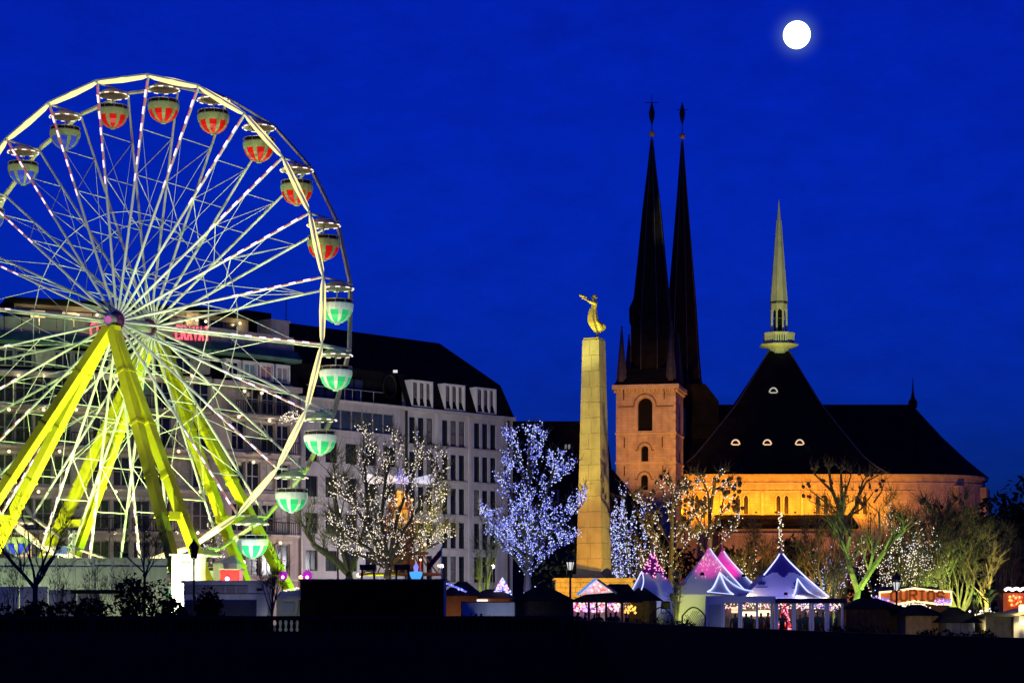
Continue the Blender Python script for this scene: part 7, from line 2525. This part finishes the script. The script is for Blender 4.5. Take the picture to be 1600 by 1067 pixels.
edge_lights(t, rim(a2, b2, 109, hw2, ze2, zp2, .14, 1, -1), 44)
floodlight((XX(1160, 107.5), 107.0, ze2 + .9), (XX(1136, 109), 109 + hw2 - .4, zp2 - .5), (1.0, .02, .34), 640, 'pink spotlight beside the rear pink tent', 44, .9, TL, 2, k=.4)
floodlight((XX(1058, 102.5), 102.5, .4), (XX(1070, 104), 104, 1.9), (.75, 1.0, .05), 12, 'yellow-green spotlight at the left wall of the pink tent', 60, .8, TL, 2)
# blue tent
DBT = 101.0
t, a, b, ze, zp, hw = tent('large blue lit pagoda tent with a navy top and dark emblems', 1222, DBT, 1165, 1292, 933, 864, M_TENTBLUE, wall=False, sag=.14)
bt = t
edge_lights(t, rim(a, b, DBT, hw, ze, zp, .14, 1, -1), 54, .05)
edge_lights(t, rim(a, b, DBT, hw, ze, zp, .14, -1, -1)[5:], 20, .05)
floodlight((XX(1228, 98.7), 98.75, ZZ(927, 98.7)), (XX(1222, DBT), DBT + .8, 3.5), (.13, .15, 1), 135, 'blue spotlight on the hall roof in front of the blue tent', 150, .9, TL, 2, k=.35)
# dark emblems: a crown-like mark above a bar on the canvas
M_EMB = mat('emblem_print', (.02, .015, .08), .8, .1, 3, 0)
def roofpt(x, y):
    """point on the tent's front slope"""
    for it in range(60):
        k = it / 60
        w = hw * (1 - k) ** 1.14 + .06
        yy = DBT + hw - w
        z = ze + (zp - ze) * k
        if CZ + (YH - y) / F * yy <= z:
            break
    return Vector((XX(x, yy), yy - .025, z))
for cx_, cy_ in ((1190, 911), (1246, 912)):
    m = MB()
    for dx, h in ((-5, 3), (-2.5, 5), (0, 6.5), (2.5, 5), (5, 3)):
        m.beam(roofpt(cx_ + dx * .8, cy_ + 2), roofpt(cx_ + dx * 1.15, cy_ + 2 - h), .05, .02, (0, 1, 0))
    m.beam(roofpt(cx_ - 5, cy_ + 2.6), roofpt(cx_ + 5, cy_ + 2.6), .08, .02, (0, 1, 0))
    m.beam(roofpt(cx_ - 9, cy_ + 6.5), roofpt(cx_ + 9, cy_ + 6.5), .04, .02, (0, 1, 0))
    m.build('emblem', M_EMB, bt)
# glazed front hall joining the tents
DG = 98.5
hall = thing('tent_hall', 'white framed glazed hall with lit interior in front of the pink and blue tents', 'pavilion', (XX(1210, DG), DG, 0))
zf0, zf1 = ZZ(941, DG), ZZ(931, DG)
MB().bx(XX(1103, DG), XX(1212, DG), DG, DG + .12, zf0, zf1).build('fascia', M_TENT, hall)
MB().bx(XX(1104, DG), XX(1130, DG), DG + .02, DG + .1, .01, zf0 - .002).build('door_panel', M_TENT, hall)
MB().bx(XX(1107, DG), XX(1127, DG), DG - .01, DG + .018, .3, zf0 - .1).build('door_leaf', M_CABIN, hall)
for x in (1104, 1130.5, 1155, 1158.5, 1183, 1205.5, 1211, 1214.5, 1239, 1242, 1266, 1270, 1290.5, 1294, 1316):
    MB().bx(XX(x, DG) - .045, XX(x, DG) + .045, DG - .05, DG + .12, .004, zf0 - .002).build('post', M_TENT, hall)
MB().bx(XX(1211, DG), XX(1321, DG), DG - .35, DG + .2, ZZ(942, DG), ZZ(934.5, DG)).build('awning', M_NAVY, hall)
MB().bx(XX(1131, DG), XX(1316, DG), DG + 4.6, DG + 4.7, .01, zf1).build('back_wall', mat('hall_back', (.28, .20, .15), .8, .5, 3, 0), hall)
MB().bx(XX(1131, DG), XX(1318, DG), DG + .13, DG + 4.7, zf0 + .03, zf0 + .08).build('ceiling', M_TENT, hall)
M_PANE = bpy.data.materials.new('clear_pane')
M_PANE.use_nodes = True
nt = M_PANE.node_tree
nt.nodes.remove(nt.nodes['Principled BSDF'])
tr, gl, mxs = nt.nodes.new('ShaderNodeBsdfTransparent'), nt.nodes.new('ShaderNodeBsdfGlossy'), nt.nodes.new('ShaderNodeMixShader')
gl.inputs['Roughness'].default_value = .05
mxs.inputs[0].default_value = .05
nt.links.new(tr.outputs[0], mxs.inputs[1])
nt.links.new(gl.outputs[0], mxs.inputs[2])
nt.links.new(mxs.outputs[0], nt.nodes['Material Output'].inputs[0])
for x0, x1 in ((1131, 1154), (1159, 1182), (1184, 1205), (1215, 1238.5), (1243, 1265.5), (1271, 1290), (1294.5, 1315.5)):
    MB().bx(XX(x0, DG) + .01, XX(x1, DG) - .01, DG + .05, DG + .06, .05, zf0 - .02).build('pane', M_PANE, hall)
# interior: counters, lit shelves, red tree, curtains of lights
MB().bx(XX(1160, DG), XX(1205, DG), DG + 3.2, DG + 4.2, .01, 1.05).build('bar_counter', M_WOODPALE, hall)
for i, (x0, x1, y0, y1) in enumerate(((1143, 1153, 957, 948), (1160, 1182, 962, 955), (1184, 1204, 962, 953))):
    MB().bx(XX(x0, DG + 4.4), XX(x1, DG + 4.4), DG + 4.4, DG + 4.5, ZZ(y0, DG + 4.4), ZZ(y1, DG + 4.4)).build('lit_shelf', glow('lit_shelf_%d' % i, [(1, .62, .38), (1, .82, .5), (1, .75, .42)][i], [1.6, 2.4, 2.2][i], True), hall)
for y in (946, 952):
    MB().bx(XX(1142, DG + 4), XX(1204, DG + 4), DG + 4.2, DG + 4.3, ZZ(y + .7, DG + 4), ZZ(y, DG + 4)).build('shelf', M_CABIN, hall)
m = MB()
for i in range(190):
    x = g.choice((g.uniform(1132, 1204), g.uniform(1216, 1314)))
    m.octa(PX(x, g.uniform(943, 951), DG + g.uniform(.3, 4.0)), g.uniform(.025, .05), 1 if 1270 < x < 1300 and g.random() < .8 else (2 if g.random() < .25 else 0))
for i in range(120):
    m.octa(PX(g.uniform(1244, 1315), 943 + abs(g.gauss(0, 6)), DG + g.uniform(.6, 4.0)), g.uniform(.02, .05), g.choices((0, 1, 2), (.5, .3, .2))[0])
tag(m.build('hanging_bulbs', [M_BULB_WARM, M_BULB_BLUE, M_PINKB], hall), kind='stuff')
rt = thing('red_tree', 'red lit decorated cone tree inside the glazed hall', 'decoration', (XX(1226, DG + 1.5), DG + 1.5, 0))
m = MB()
for i in range(220):
    z = 2.1 * g.random() ** 1.4
    R_ = .5 * (1 - z / 2.2)
    a_ = g.uniform(0, 6.28)
    m.octa((XX(1226, DG + 1.5) + R_ * math.cos(a_), DG + 1.5 + R_ * math.sin(a_), z + .1), .05, 0 if g.random() < .75 else 1)
tag(m.build('bulbs', [glow('red_tree_bulb', (1, .05, .03), 1.2), M_PINKB], rt), kind='stuff')
MB().lathe([(.45, .05), (.02, 2.25)], 10, (XX(1226, DG + 1.5), DG + 1.5, 0)).build('cone', mat('red_cone', (.4, .02, .02), .7, .2, 4, 0), rt)
lamp('POINT', (XX(1180, DG), DG + 2.2, 2.3), (1, .78, .5), 90, None, radius=.3, name='hall_light')
lamp('POINT', (XX(1228, DG), DG + 2.6, 2.3), (1, .6, .4), 60, None, radius=.3, name='hall_light')
lamp('POINT', (XX(1262, DG), DG + 2.4, 2.3), (.8, .7, 1), 60, None, radius=.3, name='hall_light')
lamp('POINT', (XX(1304, DG), DG + 2.4, 2.2), (1, .7, .4), 50, None, radius=.3, name='hall_light')
# small lit gables on the hall roof
for i, (xp, yp, x0, y0, x1, y1, x2, y2, d) in enumerate(((1124.5, 894.5, 1105, 925, 1146, 929, 1177, 924, DG + .3), (1246, 904.5, 1238, 931, 1262, 925, 1283, 934, DG - .1))):
    tt = thing('porch_canopy', ('small pointed white porch canopy outlined in white lights left on the glazed hall', 'small pointed porch canopy outlined in white lights on the blue tent side')[i], 'canopy', PX(xp, 930, d), 0, 'lit porch canopies')
    apex = PX(xp, yp, d + .9)
    c0, c1, c2 = PX(x0, y0, d), PX(x1, y1, d - .05), PX(x2, y2, d + 1.2)
    cb = PX(x0 + 8, y0 - 2, d + 2.0)
    m = MB()
    def curve(p, q_, n=8, s=.22):
        return [p.lerp(q_, k / n) - Vector((0, 0, s * math.sin(math.pi * k / n))) for k in range(n + 1)]
    cur = [curve(c_, apex) for c_ in (c0, c1, c2, cb)]
    for aa, bb in ((0, 1), (1, 2), (2, 3), (3, 0)):
        for k in range(8):
            m.poly([cur[aa][k], cur[bb][k], cur[bb][k + 1], cur[aa][k + 1]])
    m.build('roof', M_TENT, tt)
    for ci, n_ in ((0, 34), (1, 36), (2, 22)):
        if i == 1 and ci == 1:
            continue
        edge_lights(tt, cur[ci], n_, .045, M_BULB_COOL, -.05)
    if i == 0:
        edge_lights(tt, [c0, c1], 22, .03, M_BULB_COOL, -.05)
floodlight((XX(1150, 95.5), 95.9, .5), (XX(1160, DG), DG, 1.1), (.72, .80, 1), 30, 'added pale fill light in front of the glazed hall', 96, .9, None, 1.2)  # added lights that whiten the fascia and posts
floodlight((XX(1265, 95.5), 95.9, .5), (XX(1265, DG), DG, 1.1), (.66, .70, 1), 20, 'added pale fill light in front of the right half of the hall', 96, .9, None, 1.2)
# people in the hall
for x, d, pose, coat, rot, lab in ((1149, 101, 'stand', 'black', 3.0, 'dark coated visitor near the door inside the hall'), (1166, 100.4, 'stand', 'black', 3.3, 'first dark visitor at the bright bar in the hall'), (1174, 100.8, 'reach', 'navy', 3.0, 'visitor reaching to the bright bar in the hall'),
                                   (1189, 100.2, 'stand', 'brown', 2.8, 'visitor in brown before the right end of the bar'), (1198, 100.9, 'walk', 'black', 1.5, 'visitor walking behind the hall post'),
                                   (1222, 99.4, 'stand', 'black', 3.2, 'dark visitor in front of the red tree in the hall'), (1233, 100.6, 'walk', 'grey', 4.5, 'visitor in grey beside the red tree'),
                                   (1250, 99.8, 'stand', 'black', 3.0, 'dark visitor under the white icicle lights'), (1259, 100.8, 'reach', 'navy', 2.6, 'second visitor under the white icicle lights'),
                                   (1277, 100.0, 'stand', 'black', 3.3, 'dark visitor under the blue lights in the hall'), (1286, 101.0, 'stand', 'brown', 2.9, 'visitor in brown under the blue lights'), (1305, 100.5, 'walk', 'black', 1.2, 'dark visitor at the right end of the hall')):
    person(Vector((XX(x, d), d, 0)), rot, pose, coat, lab, VP, RND.uniform(.9, 1.0))
# arched wicker fences before the tents
for x0, x1, lab in ((1066, 1102, 'low arched lattice fence in front of the pink tent'), (1016, 1050, 'low arched lattice fence in front of the small tent')):
    d = 97.8
    t = thing('arched_fence', lab, 'fence', (XX((x0 + x1) / 2, d), d, 0), 0, 'arched lattice fences')
    m = MB()
    xa_, xb_ = XX(x0, d), XX(x1, d)
    zc_ = ZZ(962, d)
    top = lambda x: zc_ + .42 * math.sin(math.pi * (x - xa_) / (xb_ - xa_))
    m.path([(xa_ + (xb_ - xa_) * k / 12, d, top(xa_ + (xb_ - xa_) * k / 12)) for k in range(13)], .035, 5)
    m.tube((xa_, d, 0), (xa_, d, zc_), .04, n=5).tube((xb_, d, 0), (xb_, d, zc_), .04, n=5)
    m.build('frame', M_WOOD, t)
    m = MB()
    for k in range(-6, 14):
        for sg in (-1, 1):
            x = xa_ + (xb_ - xa_) * k / 12
            p, q_ = Vector((x, d + .012 * sg, .1)), Vector((x + sg * 1.2, d + .012 * sg, 1.9))
            pts = [p.lerp(q_, i / 10) for i in range(11)]
            pts = [w for w in pts if xa_ < w.x < xb_ and w.z < top(w.x)]
            if len(pts) > 1:
                m.tube(pts[0], pts[-1], .014, n=4)
    tag(m.build('lattice', M_WOOD, t), kind='stuff')

# ------------------------------------------------------------------ right-hand stalls
DQ = 103.0
t = thing('letter_sign_stall', 'market stall with a big orange letter sign framed in warm glowing tubes', 'stall', (XX(1430, DQ), DQ, 0))
out = [(1375, 943), (1374, 925), (1400, 923), (1428, 918.5), (1458, 922.5), (1486, 924), (1486, 944), (1462, 943), (1430, 938.5), (1400, 944)]
M_SIGNBACK = mat('sign_back', (.5, .16, .05), .7, .2, 3, 0, emis=(1, .23, .05), estr=.36)
MB().prism(out, lambda x, y: PX(x, y, DQ), lambda x, y: PX(x, y, DQ) + Vector((0, .12, 0))).build('sign_board', M_SIGNBACK, t)
m = MB()
P_ = [PX(x, y, DQ) + Vector((0, -.06, 0)) for x, y in out]
m.path(P_ + [P_[0]], .055, 6)
m.build('tube_outline', glow('warm_sign_tube', (1, .66, .30), 2.6), t)
M_LETTER = mat('brown_letters', (.16, .05, .015), .7, .15, 3, 0, emis=(.6, .16, .03), estr=.22)
xl = 1392
for i, chh in enumerate('CURIOS'):
    m = MB()
    w_, h_ = (9.5, 15) if chh != 'I' else (8, 15)
    base_y = 939.5 - (2.5 * (1 - abs(xl + 5 - 1428) / 45))
    for stt in STROKES[chh]:
        pts = [PX(xl + u_ * w_, base_y - v_ * h_, DQ) + Vector((0, -.09, 0)) for u_, v_ in stt]
        for p, q_ in zip(pts[:-1], pts[1:]):
            dd = (q_ - p).normalized() * .055
            m.beam(p - dd, q_ + dd, .10, .13, (0, 1, 0))
    m.build('letter', M_LETTER, t)
    xl += w_ + 5.2
MB().bx(XX(1378, DQ), XX(1482, DQ), DQ + .3, DQ + 3, .01, ZZ(944, DQ)).build('booth', M_WOOD, t)
MB().add([(XX(1373, DQ), DQ + .15, ZZ(926, DQ)), (XX(1487, DQ), DQ + .15, ZZ(926, DQ)), (XX(1480, DQ), DQ + 3.3, ZZ(915, DQ)), (XX(1384, DQ), DQ + 3.3, ZZ(915, DQ))], [(0, 1, 2, 3)]).build('roof', mat('red_roof', (.25, .03, .02), .8, .2, 3, 0), t)
m = MB()
for i in range(70):
    x = g.choice((g.gauss(1378, 9), g.gauss(1473, 7)))
    m.octa(PX(x, 939 + g.gauss(0, 2.4), DQ - .15), .06, 0 if g.random() < .6 else 1)
for i in range(60):
    m.octa(PX(g.gauss(1425, 16), 943 + abs(g.gauss(0, 3)), DQ - .2), .05, 2)
tag(m.build('fairy_lights', [M_BULB_BLUE, M_VIOLET, M_BULB_WARM], t), kind='stuff')
lamp('POINT', PX(1430, 930, DQ - 1.2), (1, .5, .2), 25, None, radius=.3, name='sign_glow')
M_GREYWOOD = mat('grey_boards', (.13, .12, .13), .9, .3, 3, .2, streak=.3)
chalet('dark closed chalet with a humped roof right of the glazed hall', 1322, 1411, 934, 951, 99, 3.4, M_WOOD, M_ROOFDARK, CHG)
chalet('yellow lit board chalet below the glowing letter sign', 1415, 1467, 944, 961, 97, 3, M_WOODPALE, M_ROOFDARK, CHG)
chalet('grey board chalet with a dark wide roof right of the letter sign', 1478, 1523, 948, 972, 95.5, 3, M_GREYWOOD, M_ROOFDARK, CHG)
chalet('olive lit board chalet between the palm-like plant and the bright stall', 1541, 1580, 955, 962, 95, 3, M_WOODPALE, M_ROOFDARK, CHG)
floodlight((XX(1440, 93), 93.6, .4), (XX(1440, 97), 97, 1.4), (1, .75, .22), 60, 'small yellow lamp in front of the board chalet', 100, .8, None, 1.5)
floodlight((XX(1560, 91.5), 91.9, .4), (XX(1560, 95), 95, 1.4), (.85, .9, .4), 44, 'small olive lamp in front of the right board chalet', 100, .8, None, 1.5)
floodlight((XX(1502, 92.5), 92.6, .4), (XX(1502, 95), 95, 1.2), (.65, .6, 1), 26, 'small bluish lamp in front of the grey chalet', 100, .8, None, 1.2)
t, a, b, ze, zr = chalet('brightly lit cream gabled stall at the right edge', 1584, 1640, 950, 962, 96, 3, mat('cream_boards', (.7, .6, .4), .7, .1, 3, .1), M_WOODPALE, CHG, (XX(1592, 96), XX(1632, 96), 1.0, 2.0), ridge='y')
lamp('POINT', (XX(1604, 96), 97.3, 1.6), (1, .9, .65), 160, None, radius=.2, name='stall_light')
lamp('POINT', (XX(1592, 96), 95.0, 2.2), (1, .88, .6), 260, None, radius=.2, name='stall_light')
MB().sphere((XX(1597, 95.7), 95.6, ZZ(972, 95.7)), .12, 8, 6).build('lantern', glow('stall_lantern', (1, .9, .7), 5), t)
# red amusement with white wavy lights
t = thing('ride_front', 'red and amber amusement front topped by wavy white lights at the right edge', 'ride', (XX(1590, 118), 118, 0))
MB().bx(XX(1574, 118), XX(1650, 118), 118, 119, .01, ZZ(926, 118)).build('front', mat('red_ride', (.45, .06, .02), .6, .4, 2, 0, emis=(1, .15, .03), estr=.28), t)
m = MB()
m.path([PX(1570 + i * 1.6, 922 - 3.2 * abs(math.sin(i * .42)) , 117.8) for i in range(48)], .09, 6)
m.build('wavy_tube', glow('white_wave', (1, .97, .95), 3.2), t)
m = MB()
for i in range(26):
    m.octa(PX(g.uniform(1576, 1602), g.uniform(930, 946), 117.85), g.uniform(.05, .11), g.choices((0, 1), (.5, .5))[0])
tag(m.build('bulbs', [M_REDB, M_AMBER], t), kind='stuff')
# palm-like plant lit white
B = base_at(1546, 96.5)
t = thing('leafy_plant', 'broad-leaved plant lit pale green at the right of the stalls', 'plant', B)
MB().path([B, B + Vector((.03, 0, 1.1)), B + Vector((-.02, 0, ZZ(925, 96.5)))], [.16, .07, .04], 6).build('stem', M_BARK, t)
for i in range(13):
    a_ = i * 2.4
    z0 = ZZ(946 - i * 1.4, 96.5)
    L = .72 - .02 * i
    d_ = Vector((math.cos(a_), math.sin(a_) * .8, 0))
    s_ = Vector((-math.sin(a_), math.cos(a_), 0))
    p = Vector((B.x, B.y, z0))
    m = MB()
    pts = [p + d_ * (L * k / 4) + Vector((0, 0, .34 * math.sin(k / 4 * 2.4))) for k in range(5)]
    ws = [.02, .09, .11, .07, .005]
    for k in range(4):
        m.poly([pts[k] - s_ * ws[k], pts[k + 1] - s_ * ws[k + 1], pts[k + 1] + s_ * ws[k + 1], pts[k] + s_ * ws[k]])
    m.build('leaf', M_LEAF, t)
tag(bulbs([Vector((B.x + g.gauss(-.25, .25), B.y - .3, ZZ(958 + g.gauss(0, 4), 96.5))) for _ in range(26)], .06, WARM, .8).build('fairy_lights', WARM, t), kind='stuff')
floodlight(B + Vector((-.9, -1.6, .5)), B + Vector((0, 0, 2.4)), (.95, 1, .75), 90, 'white spotlight at the foot of the broad-leaved plant', 80, .8, None, 2)

# ------------------------------------------------------------------ street lanterns
def lantern(x, d, ytop, label, lit, col=(1, .97, .95), power=12):
    B = base_at(x, d)
    t = thing('street_lantern', label, 'street lamp', B, 0, 'old style street lanterns')
    zt = ZZ(ytop, d)
    MB().lathe([(.14, .004), (.12, .5), (.06, .6), (.05, zt - 1.0), (.09, zt - .95)], 8, B).build('post', M_IRON, t)
    z0 = zt - .95
    m = MB()
    for i in range(6):
        a_ = i * math.pi / 3
        m.tube((B.x + .12 * math.cos(a_), B.y + .12 * math.sin(a_), z0), (B.x + (.22) * math.cos(a_), B.y + .22 * math.sin(a_), z0 + .55), .025, n=4)
    m.lathe([(.26, z0 + .55), (.25, z0 + .60), (.12, z0 + .80), (.05, z0 + .86), (.02, z0 + .98)], 6, B)
    m.build('cage', M_IRON, t)
    if lit:
        MB().lathe([(.10, z0 + .06), (.19, z0 + .44)], 6, B).build('glass', glow('lantern_glass_%d' % int(x), col, .75), t)
        l = lamp('POINT', B + Vector((0, 0, z0 + .3)), col, power, None, radius=.12, name='lantern_light')
    else:
        MB().lathe([(.11, z0 + .02), (.25, z0 + .54)], 6, B).build('glass', M_GLASS, t)
lantern(303, 100.5, 842, 'black street lantern in front of the wheel leg by the white cabin', False)
lantern(891, 101.5, 862, 'black street lantern with white glass in front of the obelisk', True, (1, .97, 1))
lantern(1401, 100.5, 893, 'black street lantern with white glass in front of the letter sign', True, (.9, .95, 1))
B = Vector((XX(528, 133), 133, 0))
t = thing('street_lamp', 'warm glowing street lamp among the branches left of the warm lit tree', 'street lamp', B)
zl_ = ZZ(798, 133)
MB().tube(B, B + Vector((0, 0, zl_ - .2)), .07, .05, 7).build('post', M_IRON, t)
MB().sphere(B + Vector((0, 0, zl_)), .17, 10, 7).build('globe', glow('street_globe', (1, .75, .42), 5), t)
lamp('POINT', B + Vector((0, 0, zl_ + .3)), (1, .7, .4), 260, None, radius=.2, name='street_light')
# street lighting on the building fronts: salmon and orange street lights, plus added fill lamps
for x, d, z, col, pw, lab in ((560, 153, 4.2, (1, .42, .20), 900, 'salmon street light by the ground floor of the flats'), (470, 149, 4.0, (1, .42, .15), 360, 'orange street light by the ground floor of the hotel'), (690, 158, 5.0, (.95, .94, 1), 2300, 'added white fill lamp in front of the pale stone block'), (770, 160, 5.0, (.95, .94, 1), 1500, 'added white fill lamp at the right end of the pale stone block'),
                              (380, 144, 5.0, (1, .92, .86), 280, 'added warm fill lamp before the hotel corner'), (150, 141, 5.0, (1, .93, .88), 280, 'added warm fill lamp before the hotel front'), (610, 152, 5.2, (.97, .93, .95), 1000, 'added white fill lamp before the ribbon windows')):
    B = Vector((XX(x, d), d, 0))
    t = thing('street_lamp', lab, 'street lamp', B, 0, 'street lamps along the building fronts')
    MB().tube(B, B + Vector((0, 0, z - .15)), .06, .04, 6).build('post', M_IRON, t)
    MB().lathe([(.05, z - .15), (.16, z - .05), (.14, z + .1), (.02, z + .14)], 8, B).build('globe', glow('road_lamp_%d' % int(x), col, 3.0), t)
    lamp('POINT', B + Vector((0, 0, z + .35)), col, pw, None, radius=.15, name='street_light')
